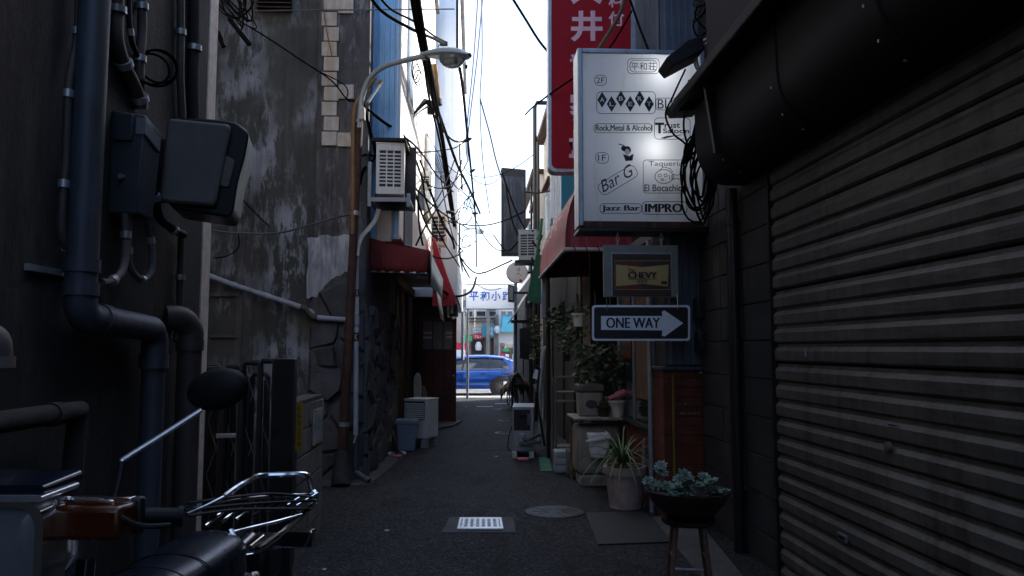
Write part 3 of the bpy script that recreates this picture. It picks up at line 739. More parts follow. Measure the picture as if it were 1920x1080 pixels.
# ------------------------------------------------------------------ left: gate and block wall
YG = 5.0
gt = thing('folding_gate', 'black folding lattice gate closing the gap beside the block wall', 'gate', gd(460, 1071))
def gbar(x, ytop, Y=YG, w=.022): 
    p = at(x, ytop, Y); MB().box((p.x - w / 2, Y - .012, G(Y) + .02), (p.x + w / 2, Y + .012, p.z)).obj('upright', 'blackpaint', gt, bev=.004)
a_ = at(535, 672, YG); MB().box((a_.x - .07, YG - .05, G(YG)), (a_.x + .07, YG + .05, a_.z)).obj('post', 'blackpaint', gt, bev=.008)
for x0_, x1_, yt in ((383, 417, 692), (424, 454, 688), (457, 489, 680), (489, 516, 677)):
    p, q_ = at(x0_, yt, YG), at(x1_, yt, YG)
    MB().tube([(p.x, YG, G(YG) + .03), (p.x, YG, p.z - .03), (p.x + .012, YG, p.z), (q_.x - .012, YG, p.z), (q_.x, YG, p.z - .03), (q_.x, YG, G(YG) + .03)], .019, 8).obj('hoop', 'blackpaint', gt)
for x0_, x1_, yt in ((440, 468, 706), (474, 503, 702), (405, 436, 708)):
    p, q_ = at(x0_, yt, YG + .05), at(x1_, yt, YG + .05)
    MB().tube([(p.x, YG + .05, G(YG) + .03), (p.x, YG + .05, p.z - .02), (p.x + .012, YG + .05, p.z), (q_.x - .012, YG + .05, p.z), (q_.x, YG + .05, p.z - .02), (q_.x, YG + .05, G(YG) + .03)], .016, 8).obj('hoop', 'blackpaint', gt)
for k in range(4):
    x0_ = 388 + 33 * k
    for z in (1.15, .8, .45):
        for s in (-1, 1):
            p = at(x0_, 800, YG).x; q_ = at(x0_ + 33, 800, YG).x
            MB().hexa([(p, YG + .02 + s * .006, z - s * .17), (q_, YG + .02 + s * .006, z + s * .17), (q_, YG + .024 + s * .006, z + s * .17), (p, YG + .024 + s * .006, z - s * .17)],
                      [(p, YG + .02 + s * .006, z - s * .17 + .022), (q_, YG + .02 + s * .006, z + s * .17 + .022), (q_, YG + .024 + s * .006, z + s * .17 + .022), (p, YG + .024 + s * .006, z - s * .17 + .022)]).obj('lattice_strip', 'boxgrey', gt, smooth=False)
for x_ in (432, 465, 500): gbar(x_, 712, YG + .03, .028)
p = at(425, 812, YG); MB().box((p.x - .06, YG - .03, p.z - .03), (p.x + .07, YG - .012, p.z)).obj('latch', 'steel', gt, bev=.004)
MB().box((at(372, 800, YG).x, YG + .06, G(YG)), (at(400, 800, YG).x, YG + .1, at(380, 684, YG).z)).obj('post', 'blackpaint', gt, bev=.005)

bw = thing('block_wall', 'low weathered concrete block wall end beside the black gate', 'wall', (-1.3, 5.7, 0))
XW = -1.26; yw0 = ax(558, 760, XW).y; yw1 = ax(607, 745, XW).y; zw = 1.08
MB().box((XW - .155, yw0 + .004, G(5.5) - .05), (XW - .004, yw1 - .004, zw - .004)).obj('mortar_core', 'mortar', bw, smooth=False)
mblk = mat('concrete_block', (.16, .15, .135), .9, var=.35, vs=6, bump=.7, bs=55, streak=((.06, .06, .05), .6))
z = G(5.5) - .04; row = 0
L = yw1 - yw0
while z < zw - .05:
    h = min(.19, zw - z); cuts = [0, .39, L] if row % 2 else [0, .195, .585, L]
    cuts = [c_ for c_ in cuts if c_ <= L]
    for i in range(len(cuts) - 1):
        if cuts[i + 1] - cuts[i] < .03: continue
        MB().box((XW - .16, yw0 + cuts[i] + .005, z + .005), (XW + RND.uniform(-.002, .003), yw0 + cuts[i + 1] - .005, z + h - .005)).obj('block', mblk, bw, bev=.006)
    z += h; row += 1
p = at(561, 800, yw0 - .003)
ys = thing('yellow_notice', 'narrow yellow notice strip on the block wall end by the gate', 'notice', p)
a_, c_ = at(556, 754, yw0 - .012), at(566, 846, yw0 - .012)
MB().box((a_.x, yw0 - .012, c_.z), (c_.x, yw0 - .006, a_.z)).obj('plate', 'yellow', ys, smooth=False)
for k, ch in enumerate('駐車禁止駐輪'):
    ptext(ch, 558, 564, 762 + 13 * k, 772 + 13 * k, yw0 - .0125, 'ink', ys)
a_, c_ = ax(587, 770, XW + .006), ax(603, 826, XW + .006)
pn = thing('poster', 'small pale poster in a pinkish frame on the block wall side', 'poster', a_)
MB().box((XW + .004, a_.y, c_.z), (XW + .01, c_.y, a_.z)).obj('frame', 'clay', pn, smooth=False)
MB().box((XW + .009, a_.y + .03, c_.z + .03), (XW + .013, c_.y - .03, a_.z - .03)).obj('sheet', 'acgrey', pn, smooth=False)
o = V((XW + .0135, a_.y + .06, (a_.z + c_.z) / 2 - .03)); text('10', o, (0, c_.y - a_.y - .12, 0), (0, 0, .08), 'greenp', pn, lift=(.001, 0, 0))

# ------------------------------------------------------------------ left: blue clad building C and pale building D
YC = 9.42; XC = at(752, 150, YC).x; YCE = 17.4
bC = thing('clad_building', 'white walled building with blue corrugated front behind the street lamp', 'building', (-2, YC, 0))
zo = 2.9
def corr(x0, x1, z0, z1, Y, m, parent, pitch=.062, dep=.026, name='siding'):
    n = int((x1 - x0) / pitch); vs = []
    prof = []
    for i in range(n + 1):
        x = x0 + (x1 - x0) * i / n; s = (x1 - x0) / n
        prof += [(x, 0), (x + s * .55, 0), (x + s * .65, -dep), (x + s * .9, -dep)]
    prof = [p_ for p_ in prof if p_[0] <= x1 + 1e-6]
    return MB().grid([[(x, Y + d_, z) for x, d_ in prof] for z in (z0, z1)]).obj(name, m, parent, smooth=False)
MB().box((XBr - .4, YC, zo), (XC, YCE, 9.6)).obj('wall', 'white', bC, bev=.01)
corr(XBr - .12, XC - .012, zo - .05, 9.6, YC - .004, 'bluesteel', bC)
MB().box((XC - .05, YC - .02, zo - .05), (XC + .003, YC + .03, 9.6)).obj('corner_trim', 'white', bC, bev=.004)
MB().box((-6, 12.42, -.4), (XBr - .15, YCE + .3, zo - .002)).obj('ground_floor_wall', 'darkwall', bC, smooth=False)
MB().box((XBr - .4, YC, 9.602), (XC + .08, YCE + .1, 9.8)).obj('roof', 'concrete', bC, smooth=False)
# side windows, tall frame at left of side wall
for (xa, xb2, ya, yb) in ((765, 771, -20, 215), ):
    pa, pb = ax(xa, ya, XC), ax(xb2, yb, XC)
    f_ = MB().box((XC + .002, pa.y, pb.z), (XC + .03, pb.y, min(9, pa.z))).obj('window', 'silver', bC, smooth=False)
    MB().box((XC + .031, pa.y + .06, pb.z + .06), (XC + .034, pb.y - .06, min(9, pa.z) - .06)).obj('pane', 'frost', f_, smooth=False)
pa, pb = ax(796, 250, XC), ax(802, 420, XC)
f_ = MB().box((XC + .002, pa.y, pb.z), (XC + .06, pb.y, pa.z)).obj('window', 'cream', bC, smooth=False)
MB().box((XC + .061, pa.y + .1, pb.z + .1), (XC + .064, pb.y - .1, pa.z - .1)).obj('pane', 'frost', f_, smooth=False)
# lower ribbed grey panel on the side wall above awning and cream column
for k in range(7):
    y_ = YC + .55 + k * .18
    MB().box((XC + .002, y_, 2.75), (XC + .022, y_ + .11, 3.75)).obj('rib_panel', 'greysteel', bC, smooth=False)
a_, c_ = at(706, 395, YC - .1), at(734, 450, YC - .1)
MB().box((a_.x, YC - .12, 2.8), (c_.x, YC - .02, a_.z)).obj('column', 'cream', bC, bev=.01)

bD = thing('pale_building', 'pale blue white building narrowing the alley before the hanging board', 'building', (-1, 18, 0))
XD = -.42
MB().box((-6, YCE + .32, 2.7), (XD, 25.9, 10.6)).obj('wall', 'paleblue', bD, bev=.01)
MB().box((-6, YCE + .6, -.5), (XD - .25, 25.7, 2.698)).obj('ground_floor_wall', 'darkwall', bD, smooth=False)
MB().box((-6.1, YCE + .2, 10.602), (XD + .1, 26, 10.8)).obj('roof', 'concrete', bD, smooth=False)
for x in (832, 846, 858): 
    p = at(x, 300, YCE + .3); MB().box((p.x - .012, YCE + .3, 2.75), (p.x + .012, YCE + .318, 10.5)).obj('panel_joint', 'paleblue', bD, smooth=False)
def winfront(x0_, x1_, y0_, y1_, Y, parent, m='greysteel'):
    a_, c_ = at(x0_, y0_, Y), at(x1_, y1_, Y)
    f_ = MB().box((a_.x, Y - .05, c_.z), (c_.x, Y, a_.z)).obj('window', m, parent, smooth=False)
    MB().box((a_.x + .05, Y - .054, c_.z + .05), (c_.x - .05, Y - .0515, a_.z - .05)).obj('pane', 'glass', f_, smooth=False)
winfront(810, 826, 465, 500, YCE + .31, bD)
# window on D's alley side: narrow frames
for ya, yb in ((420, 510), (285, 345)):
    pa, pb = ax(860, ya, XD), ax(866, yb, XD)
    f_ = MB().box((XD + .002, pa.y, pb.z), (XD + .04, pb.y, pa.z)).obj('window', 'greysteel', bD, smooth=False)
    MB().box((XD + .041, pa.y + .2, pb.z + .06), (XD + .044, pb.y - .2, pa.z - .06)).obj('pane', 'glass', f_, smooth=False)
# diagonal grille of bars on D front
gr = thing('slanted_rail', 'slanted rack of grey rails on the pale building front', 'rail', at(815, 330, YCE))
for k in range(4):
    MB().cyl(at(808 + 5 * k, 285 + 2 * k, YCE + .1), at(836 + 3 * k, 350 + 5 * k, YCE + .1), .014, n=6).obj('rail', 'greysteel', gr)
MB().cyl(at(806, 322, YCE + .1), at(838, 323, YCE + .1), .014, n=6).obj('cross_rail', 'greysteel', gr)
# far wall board under D
MB().box((XD - .02, 24.2, 1.1), (XD + .06, 25.2, 2.69)).obj('side_sign', 'paleblue', label='plain pale upright board on the wall left of the hanging board', cat='sign', bev=.01)

# ------------------------------------------------------------------ AC units
def acunit(base, w, d, h, rot, label, m='acwhite', grille='slots', name='ac_unit', cols=3, rows=10, group='air conditioner outdoor units', mount=None):
    """outdoor unit: front faces local -Y"""
    t = thing(name, label, 'air conditioner', base, group)
    M = Matrix.Translation(base) @ Matrix.Rotation(rot, 4, 'Z')
    b = MB(M)
    if grille == 'slots':
        MB(M).box((-w / 2, .02, 0), (w / 2, d, h)).obj('case', m, t, bev=.012)
        MB(M).box((-w / 2 + .03, .012, .04), (w / 2 - .03, .0195, h - .04)).obj('vent_back', 'ink', t, smooth=False)
        fx = [-w / 2]; mg_ = .04
        cw = (w - mg_ * 2) / cols; rh = (h - .18) / rows
        b = MB(M)
        b.box((-w / 2, 0, 0), (w / 2, .016, .09)); b.box((-w / 2, 0, h - .09), (w / 2, .016, h))
        b.box((-w / 2, 0, .09), (-w / 2 + mg_, .016, h - .09)); b.box((w / 2 - mg_, 0, .09), (w / 2, .016, h - .09))
        b.obj('front_frame', m, t, bev=.003)
        for i in range(1, cols):
            MB(M).box((-w / 2 + mg_ + cw * i - .008, 0, .09), (-w / 2 + mg_ + cw * i + .008, .015, h - .09)).obj('mullion', m, t, smooth=False)
        for j in range(1, rows):
            MB(M).box((-w / 2 + mg_, .001, .09 + rh * j - .009), (w / 2 - mg_, .014, .09 + rh * j + .009)).obj('grille_bar', m, t, smooth=False)
    else:
        MB(M).box((-w / 2, 0, 0), (w / 2, d, h)).obj('case', m, t, bev=.015)
        for j in range(rows):
            z = h * .5 + j * (h * .42) / rows
            MB(M).hexa([(-w / 2 + .03, -.012, z), (w / 2 - .06, -.012, z), (w / 2 - .06, .002, z + .02), (-w / 2 + .03, .002, z + .02)], [(-w / 2 + .03, -.012, z + .008), (w / 2 - .06, -.012, z + .008), (w / 2 - .06, .002, z + .028), (-w / 2 + .03, .002, z + .028)]).obj('louvre', m, t, smooth=False)
        MB(M).box((-w / 2 + .02, -.002, h * .47), (w / 2 - .05, .001, h * .95)).obj('vent_back', 'ink', t, smooth=False)
    MB(M).box((-w / 2 - .006, -.006, h - .012), (w / 2 + .006, d + .006, h + .008)).obj('lid', m, t, bev=.005)
    return t, M
YAC = 8.82
a_, c_ = at(706, 268, YAC), at(757, 364, YAC)
w_, h_ = c_.x - a_.x, a_.z - c_.z
t, M = acunit(V(((a_.x + c_.x) / 2, YAC, c_.z)), w_, .5, h_, rad(4), 'ivory outdoor air conditioner with slotted grille high under the street lamp')
MB().box((a_.x - .08, YAC + .53, c_.z - .1), (c_.x + .1, YAC + .57, a_.z + .1)).obj('backing_board', 'ink', t, smooth=False)
MB().box((a_.x - .06, YAC - .03, a_.z + .015), (c_.x + .02, YAC + .53, a_.z + .06)).obj('rain_shield', 'black', t, bev=.005)
b = MB()
for xx in (a_.x - .07, c_.x + .06):
    b.box((xx - .02, YAC - .05, c_.z - .16), (xx + .02, YAC - .01, c_.z + .38 if xx < a_.x else c_.z)); b.box((xx - .02, YAC - .01, c_.z - .1), (xx + .02, YAC + .62, c_.z - .06))
b.box((a_.x - .049, YAC - .048, c_.z - .1), (c_.x + .039, YAC - .012, c_.z - .05)); b.obj('bracket', 'acgrey', t, smooth=False)
# pale hoses under the unit
for k, lab in enumerate(('pale insulated hose dropping from the high air conditioner, outer run', 'pale insulated hose dropping from the high air conditioner, inner run')):
    cable([(712 - 4 * k, 392, 8.9), (706 - 4 * k, 412, 8.9), (695 - 5 * k, 428, 8.85), (680 - 4 * k, 445, 8.8), (673 - 3 * k, 462, 8.75), (671 - 3 * k, 480, 8.72)], .017, lab, m='plasticw', n=8, name='hose', cat='hose', group='hoses under the air conditioner')
# smaller units on C/D
t, M = acunit(at(822, 437, 16.6) + V((0, 0, -.28)), .36, .4, .75, 0, 'pinkish outdoor air conditioner on the white wall above the second red awning', m='beige', cols=2, rows=7)
t, M = acunit(at(797, 352, 13.2), .22, .3, .3, 0, 'tiny ivory equipment box with cables on the white side wall', m='acwhite', cols=1, rows=3)
MB().lathe([(0, 0), (.07, 0), (.075, .05), (.075, .28), (.06, .31), (0, .31)], at(790, 393, 12.4), n=16).obj('transformer_can', 'greysteel', label='grey cylindrical can hanging on the white wall beside the cables', cat='utility box')
ins = thing('insulator', 'orange brown insulator tube under the thick cable bundle', 'insulator', at(820, 190, 12.2))
MB().cyl(at(820, 190, 12.2), at(813, 120, 12), .06, n=12).obj('tube', 'ochre', ins)
MB().cyl(at(821, 197, 12.2), at(820, 186, 12.2), .075, n=12).obj('cap', 'black', ins)

# condenser and bin under the left awning
p = gd(768, 848)
base = V((p.x + .04, p.y + .55, G(p.y) + .14))
t, M = acunit(base, .42, .42, .62, rad(-22), 'old ivory ground condenser with louvred front under the red awning', m='acwhite', grille='louvre', rows=8)
for sx in (-.14, .14):
    for sy in (.06, .36):
        q_ = M @ V((sx, sy, 0)); MB().hexa([(q_.x - .07, q_.y - .06, G(12) - .01), (q_.x + .07, q_.y - .06, G(12) - .01), (q_.x + .07, q_.y + .06, G(12) - .01), (q_.x - .07, q_.y + .06, G(12) - .01)], [(q_.x - .04, q_.y - .05, base.z), (q_.x + .04, q_.y - .05, base.z), (q_.x + .04, q_.y + .05, base.z), (q_.x - .04, q_.y + .05, base.z)]).obj('foot', 'concrete', t, bev=.01)
a_, c_ = gd(744, 846), gd(780, 846)
hb_ = at(760, 789, a_.y).z - a_.z
wb = thing('waste_bin', 'blue grey tapered plastic bin in front of the old condenser', 'bin', (a_ + c_) / 2)
x0, x1, y0 = a_.x, c_.x, a_.y
MB().hexa([(x0 + .02, y0, a_.z), (x1 - .02, y0, a_.z), (x1 - .02, y0 + .24, a_.z), (x0 + .02, y0 + .24, a_.z)], [(x0 - .01, y0 - .02, a_.z + hb_), (x1 + .01, y0 - .02, a_.z + hb_), (x1 + .01, y0 + .28, a_.z + hb_), (x0 - .01, y0 + .28, a_.z + hb_)]).obj('body', 'plasticb', wb, bev=.015)
MB().box((x0 - .025, y0 - .035, a_.z + hb_ - .05), (x1 + .025, y0 + .295, a_.z + hb_ + .012)).obj('rim', 'plasticb', wb, bev=.008)
for k, (px, py) in enumerate(((738, 856), (750, 855))):
    p = gd(px, py); sl_ = thing('slipper', ('pink slipper lying at the stone wall foot, left of its pair' if k == 0 else 'pink slipper lying at the stone wall foot, right of its pair'), 'slipper', p, 'pair of slippers')
    M = Matrix.Translation(p) @ Matrix.Rotation(rad(60 - 90 * k), 4, 'Z')
    MB(M).prism([(.045 * math.cos(q_) * (1.15 if math.sin(q_) > 0 else .8), .12 * math.sin(q_), .002) for q_ in [k2 * math.pi / 8 for k2 in range(16)]], (0, 0, .02)).obj('sole', 'pink', sl_, bev=.004)
    MB(M).grid([[(.05 * math.cos(math.pi * j / 8), .02 + .035 * i, .02 + .04 * math.sin(math.pi * j / 8)) for j in range(9)] for i in range(3)]).obj('strap', 'plasticw', sl_, solid=.006)
# plank leaning, arched chair back
MB().hexa([at(806, 806, 13.8), at(818, 806, 13.8), at(818, 804, 13.9), at(806, 804, 13.9)], [at(789, 725, 14.2), at(796, 723, 14.2), at(796, 722, 14.3), at(789, 724, 14.3)]).obj('leaning_plank', 'wood', label='brown wooden plank leaning behind the old condenser', cat='plank', bev=.005)
ch = thing('chair', 'pale arched chair back behind the old condenser', 'chair', gd(780, 815))
yc_ = 13.6
ca = [at(776, 760, yc_), at(775, 720, yc_), at(777, 705, yc_), at(783, 699, yc_), at(788, 704, yc_), at(790, 720, yc_), at(790, 760, yc_)]
MB().prism(smoothpts(ca, 4), (0, .03, 0)).obj('backrest', 'plasticw', ch, bev=.01)
MB().box((ca[0].x, yc_ - .35, .35), (ca[-1].x + .2, yc_ + .03, .4)).obj('seat', 'plasticw', ch, bev=.01)
for xx in (ca[0].x + .03, ca[-1].x + .16):
    for yy in (yc_ - .3, yc_): MB().cyl((xx, yy, G(13.5)), (xx, yy, .36), .015).obj('leg', 'plasticw', ch)

# ------------------------------------------------------------------ left awnings and shop front
aw = thing('red_awning', 'faded dark red box awning over the left shop entrance', 'awning', (-1, 10, 2.5))
y0, y1 = 9.3, 13.2
TL, TR, BL, BR = at(691, 446, y0), at(806, 470, y0), at(695, 508, y0), at(800, 512, y0)
rows = []
n = 14
top = []; bot = []
for i in range(n + 1):
    t_ = i / n; s_ = .012 * math.sin(i * 1.9) + .008 * math.sin(i * 4.1)
    top.append(TL.lerp(TR, t_) + V((0, 0, -.012 * math.sin(t_ * math.pi))))
    bot.append(BL.lerp(BR, t_) + V((0, s_, .012 * math.sin(i * 2.6))))
mid = [a_.lerp(b_, .55) + V((0, -.012 + .008 * math.sin(k * 1.3), 0)) for k, (a_, b_) in enumerate(zip(top, bot))]
MB().grid([top, [a_.lerp(b_, .5) for a_, b_ in zip(top, mid)], mid, [a_.lerp(b_, .5) for a_, b_ in zip(mid, bot)], bot]).obj('end_panel', 'redcloth', aw, solid=.004, ang=10)
dy = V((0, y1 - y0, 0))
MB().grid([[TL.lerp(TR, t_ / 6) + dy * (k / 8) + V((0, 0, -.015 * math.sin(k / 8 * math.pi * 3) ** 2)) for t_ in range(7)] for k in range(9)]).obj('canvas_top', 'redcloth', aw, solid=.004)
MB().grid([[TR + dy * (k / 8), BR + V((.02, 0, -.12)) + dy * (k / 8)] for k in range(9)]).obj('front_valance', 'blackpaint', aw, solid=.006)
MB().grid([[BR + V((.04, 1.6, -.1)) + dy * .35 * (k / 6), BR + V((.1, 1.7, -.5)) + dy * .35 * (k / 6)] for k in range(7)]).obj('striped_skirt', 'cream', aw, solid=.006)
MB().cyl(BR + V((-.01, .02, 0)), BR + dy, .015).obj('rail', 'steel', aw)
MB().cyl(BL + V((0, .02, 0)), BR + V((0, .02, 0)), .015).obj('rail', 'steel', aw)
aw2 = thing('bright_red_awning', 'bright red steep awning beyond the faded one', 'awning', (-.7, 15, 2.5))
pts = [at(812, 440, 14.6), at(833, 505, 14.6), at(853, 560, 14.6), at(850, 574, 14.6)]
MB().grid([[p_ + V((.01 * math.sin(k * 2), 2.2 * k / 6, .015 * math.sin(k * 1.7))) for p_ in pts] for k in range(7)]).obj('canvas', 'redvivid', aw2, solid=.006)
MB().prism([pts[0], pts[1], pts[2], pts[3], (pts[0].x, 14.6, pts[3].z)], (0, .01, 0)).obj('end_panel', 'redvivid', aw2, smooth=False)
# shop front clutter under the awning: posts, shelf brackets, pipe
sf = thing('shop_front', 'dark timber shop front under the faded red awning', 'shop front', (-1.3, 13, 0))
XS = XBr - .1
for y_ in (12.6, 13.5, 14.6, 15.9): MB().box((XS - .1, y_, G(14)), (XS + .02, y_ + .1, 2.6)).obj('post', 'wood', sf, bev=.01)
for y_ in (12.75, 13.65, 14.75): MB().box((XS - .06, y_, G(14)), (XS - .03, y_ + .75, 2.4)).obj('door_panel', 'darkwall', sf, smooth=False)
MB().box((XS - .04, 12.5, 2.6), (XS + .1, 16.4, 2.75)).obj('lintel', 'wood', sf, bev=.01)
MB().cyl((XS + .04, 12.55, G(12)), (XS + .04, 12.55, 2.5), .028).obj('downpipe', 'plasticw', label='pale thin downpipe at the edge of the left shop entrance', cat='pipe')
# red door standing open
YD = 16.4
a_, c_ = at(786, 600, YD), at(855, 791, YD)
dr = thing('open_door', 'dark red panelled door with glazed top standing open into the alley', 'door', gd(820, 792))
zt = 2.15; z0 = G(YD) + .03
MB().box((a_.x, YD, z0), (c_.x, YD + .04, at(800, 655, YD).z)).obj('leaf', 'doorred', dr, bev=.004)
zg = at(800, 655, YD).z
MB().box((a_.x, YD, zg + .002), (a_.x + .09, YD + .04, zt)).box((c_.x - .09, YD, zg + .002), (c_.x, YD + .04, zt)).box((a_.x + .09, YD, zt - .08), (c_.x - .09, YD + .04, zt)).obj('sash', 'doorred', dr, smooth=False)
MB().box((a_.x + .09, YD + .015, zg + .003), (c_.x - .09, YD + .025, zt - .082)).obj('pane', 'frost', dr, smooth=False)
for xx in (.36, .64): MB().box((a_.x + (c_.x - a_.x) * xx - .012, YD + .004, zg + .003), (a_.x + (c_.x - a_.x) * xx + .012, YD + .036, zt - .082)).obj('muntin', 'doorred', dr, smooth=False)
for i in range(3):
    for (za, zb_) in ((z0 + .1, z0 + .62), (z0 + .7, zg - .1)):
        w = (c_.x - a_.x - .16) / 3; xa = a_.x + .08 + i * w
        MB().box((xa + .02, YD - .012, za), (xa + w - .02, YD - .001, zb_)).obj('door_panel', 'doorred', dr, bev=.006)
MB().cyl((c_.x - .06, YD - .05, 1.0 + z0), (c_.x - .06, YD, 1.0 + z0), .02).obj('handle', 'steel', dr)
for k, (x0_, x1_, y_) in enumerate(((793, 812, 622), (793, 812, 631), (836, 848, 622), (836, 848, 630))):
    a2, c2 = at(x0_, y_, YD), at(x1_, y_ + 4, YD); MB().box((a2.x, YD + .008, c2.z), (c2.x, YD + .013, a2.z)).obj('window_decal', 'plasticw', dr, smooth=False)
MB().prism([gd(800, 792, .005), gd(868, 790, .005), gd(850, 800, .005), gd(806, 806, .005)], (0, 0, .03)).obj('door_step', 'apron', kind='structure', smooth=False)
sb = thing('small_sign_box', 'dark box sign with pale face over the open red door', 'sign', at(845, 580, 15.6))
MB().box((at(842, 580, 15.6).x, 15.6, at(842, 592, 15.6).z), (at(858, 580, 15.6).x, 16.3, at(842, 568, 15.6).z)).obj('case', 'blackpaint', sb, bev=.01)
MB().box((at(845, 580, 15.6).x, 15.594, at(842, 588, 15.6).z), (at(850, 580, 15.6).x, 15.598, at(842, 572, 15.6).z)).obj('face', 'boardwhite', sb, smooth=False)
MB().cyl(at(847, 597, 15.2), at(853, 597, 15.2), .035).obj('lamp_tube', 'boardwhite', label='short white lamp fitting above the red door', cat='lamp')

# ------------------------------------------------------------------ right: shuttered building
bR = thing('shuttered_building', 'dark tiled building on the right with a rounded canopy', 'building', (3, 2, 0))
ysh = ax(1456, 650, XR1).y; ztop = ax(1446, 338, XR1).z
YR1 = 6.56
MB().box((XR1 + .03, -3, -.3), (7, YR1, 7.4)).obj('wall', 'canopy', bR, smooth=False)
RND.seed(5)
ty = [ysh + .03, ysh + .03 + (YR1 - ysh - .03) / 3, ysh + .03 + 2 * (YR1 - ysh - .03) / 3, YR1]
z = G(6) - .05; r_ = 0
while z < ztop + .3:
    for i in range(3):
        MB().box((XR1 + RND.uniform(-.003, .003), ty[i] + .004, z + .004), (XR1 + .0295, ty[i + 1] - .004, z + .266)).obj('tile', 'slate', bR, bev=.003)
    z += .27; r_ += 1
rs = thing('roller_shutter', 'closed taupe steel roller shutter filling the right side', 'shutter', (XR1, 2, G(2)))
z = G(5) - .03; k = 0
prof = [(.028, 0), (.0, .004), (-.012, .016), (-.016, .072), (-.002, .094), (.006, .098), (.006, .118), (.028, .118)]
mesh0 = None
while z < ztop + .02:
    off = RND.uniform(-.003, .003); b = MB()
    b.prism([(XR1 + x + off, -3.1, z + zz) for x, zz in prof], (0, ysh + 3.1, RND.uniform(-.006, .006)))
    b.obj('slat', 'shutter', rs, ang=20); z += .12
MB().box((XR1 - .03, ysh + .002, -.1), (XR1 + .025, ysh + .028, ztop + .04)).obj('guide_rail', 'blackpaint', rs, smooth=False)
p = ax(1664, 793, XR1 - .02); q_ = ax(1682, 803, XR1 - .02)
MB().box((XR1 - .02, q_.y, q_.z), (XR1 - .017, p.y, p.z)).obj('label_plate', 'acgrey', rs, smooth=False)
MB().box((XR1 - .022, q_.y + .004, (p.z + q_.z) / 2), (XR1 - .0202, p.y - .004, p.z - .003)).obj('label_print', 'ink', rs, smooth=False)
p = ax(1668, 838, XR1 - .015)
MB().lathe([(0, -.022), (.022, -.018), (.026, 0)], p, axis='X', n=18).obj('keyhole', 'boxgrey', rs)
p = ax(1581, 1008, XR1 - .015)
MB().box((XR1 - .024, p.y - .05, p.z - .022), (XR1 - .014, p.y + .05, p.z + .022)).obj('handle', 'bronze', rs, bev=.004)
MB().box((XR1 - .026, p.y - .035, p.z - .01), (XR1 - .0242, p.y + .035, p.z + .01)).obj('grip_slot', 'ink', rs, smooth=False)
p = ax(1509, 661, XR1 - .02); MB().box((XR1 - .0195, p.y - .02, p.z - .025), (XR1 - .0175, p.y + .005, p.z + .025)).obj('sticker_scrap', 'acgrey', rs, smooth=False)
# canopy with rounded belly and eave
yce = 5.42
def cx(px, Y=yce): return at(px, 300, Y).x
zb = at(1380, 348, yce).z; zt_ = at(1300, 205, yce).z
xf = cx(1305)
prof = [(XR1 + .028, zb)]
for k in range(9):
    a = -math.pi / 2 - k / 8 * math.pi / 2
    prof.append((xf + .22 + .22 * math.cos(a), zb + .3 + .3 * math.sin(a)))
prof += [(xf - .005, zt_), (XR1 + .028, zt_)]
MB().prism([(x, -3.1, zz) for x, zz in prof], (0, yce + 3.1, 0)).obj('canopy', 'canopy', bR, ang=50)
for y_ in (.9, 1.9, 2.9, 3.9, 4.9): MB().tube([(x - .002, y_, z_) for x, z_ in prof[1:-1]], .007, 5).obj('panel_seam', 'canopy', bR)
for y_ in (1.0, 2.0, 3.0, 4.0, 5.0):
    for k_ in (2, 5, 8): MB().cyl((prof[k_][0] - .004, y_, prof[k_][1]), (prof[k_][0] + .01, y_, prof[k_][1] + .002), .008, n=6).obj('rivet', 'steel', bR)
zz = at(1283, 192, yce).z; xe = cx(1270)
MB().hexa([(xe, -3.1, zz - .0), (XR1 + .02, -3.1, zz + .06), (XR1 + .02, yce + .1, zz + .06), (xe, yce + .1, zz)], [(xe, -3.1, zz + .05), (XR1 + .02, -3.1, zz + .3), (XR1 + .02, yce + .1, zz + .3), (xe, yce + .1, zz + .05)]).obj('eave', 'canopy', bR, bev=.01)
MB().box((xe - .02, -3.1, zz - .045), (xe + .035, yce + .12, zz - .002)).obj('gutter', 'canopy', bR, bev=.01)
MB().box((xf + .03, -3.1, zz + .12), (xf + .1, yce - .2, 4.4)).obj('signboard', 'canopy', bR, bev=.02)
p = at(1337, 130, yce - .4)
MB().hexa([(p.x - .03, yce - .5, zb + .12), (p.x + .02, yce - .5, zb + .12), (p.x + .02, yce - .46, zb + .12), (p.x - .03, yce - .46, zb + .12)], [(p.x - .1, yce - .5, zz), (p.x - .04, yce - .5, zz), (p.x - .04, yce - .46, zz), (p.x - .1, yce - .46, zz)]).obj('strut', 'blackpaint', bR, smooth=False)
# floodlight on the canopy edge
fl = thing('floodlight', 'dark slanted floodlight hood jutting from the canopy over the white sign', 'lamp', at(1290, 100, 5.5))
h4 = [at(1249, 108, 5.45), at(1262, 124, 5.45), at(1322, 92, 5.5), at(1318, 66, 5.5), at(1290, 74, 5.5)]
MB().prism(h4, (0, .28, 0)).obj('hood', 'canopy', fl, bev=.01)
MB().cyl(at(1318, 80, 5.6), at(1350, 60, 5.3), .02).obj('arm', 'steel', fl)
MB().tube(smoothpts([at(1302, 100, 5.6), at(1310, 130, 5.6), at(1330, 110, 5.5)], 5), .02, 8).obj('bracket', 'steel', fl)
e4 = [at(1258, 195, 5.5), at(1268, 208, 5.5), at(1312, 205, 5.5), at(1335, 165, 5.5), at(1318, 150, 5.5)]
MB().prism(e4, (0, .2, 0)).obj('gutter_end', 'canopy', label='dark angled gutter end in front of the white sign', cat='gutter', bev=.008)
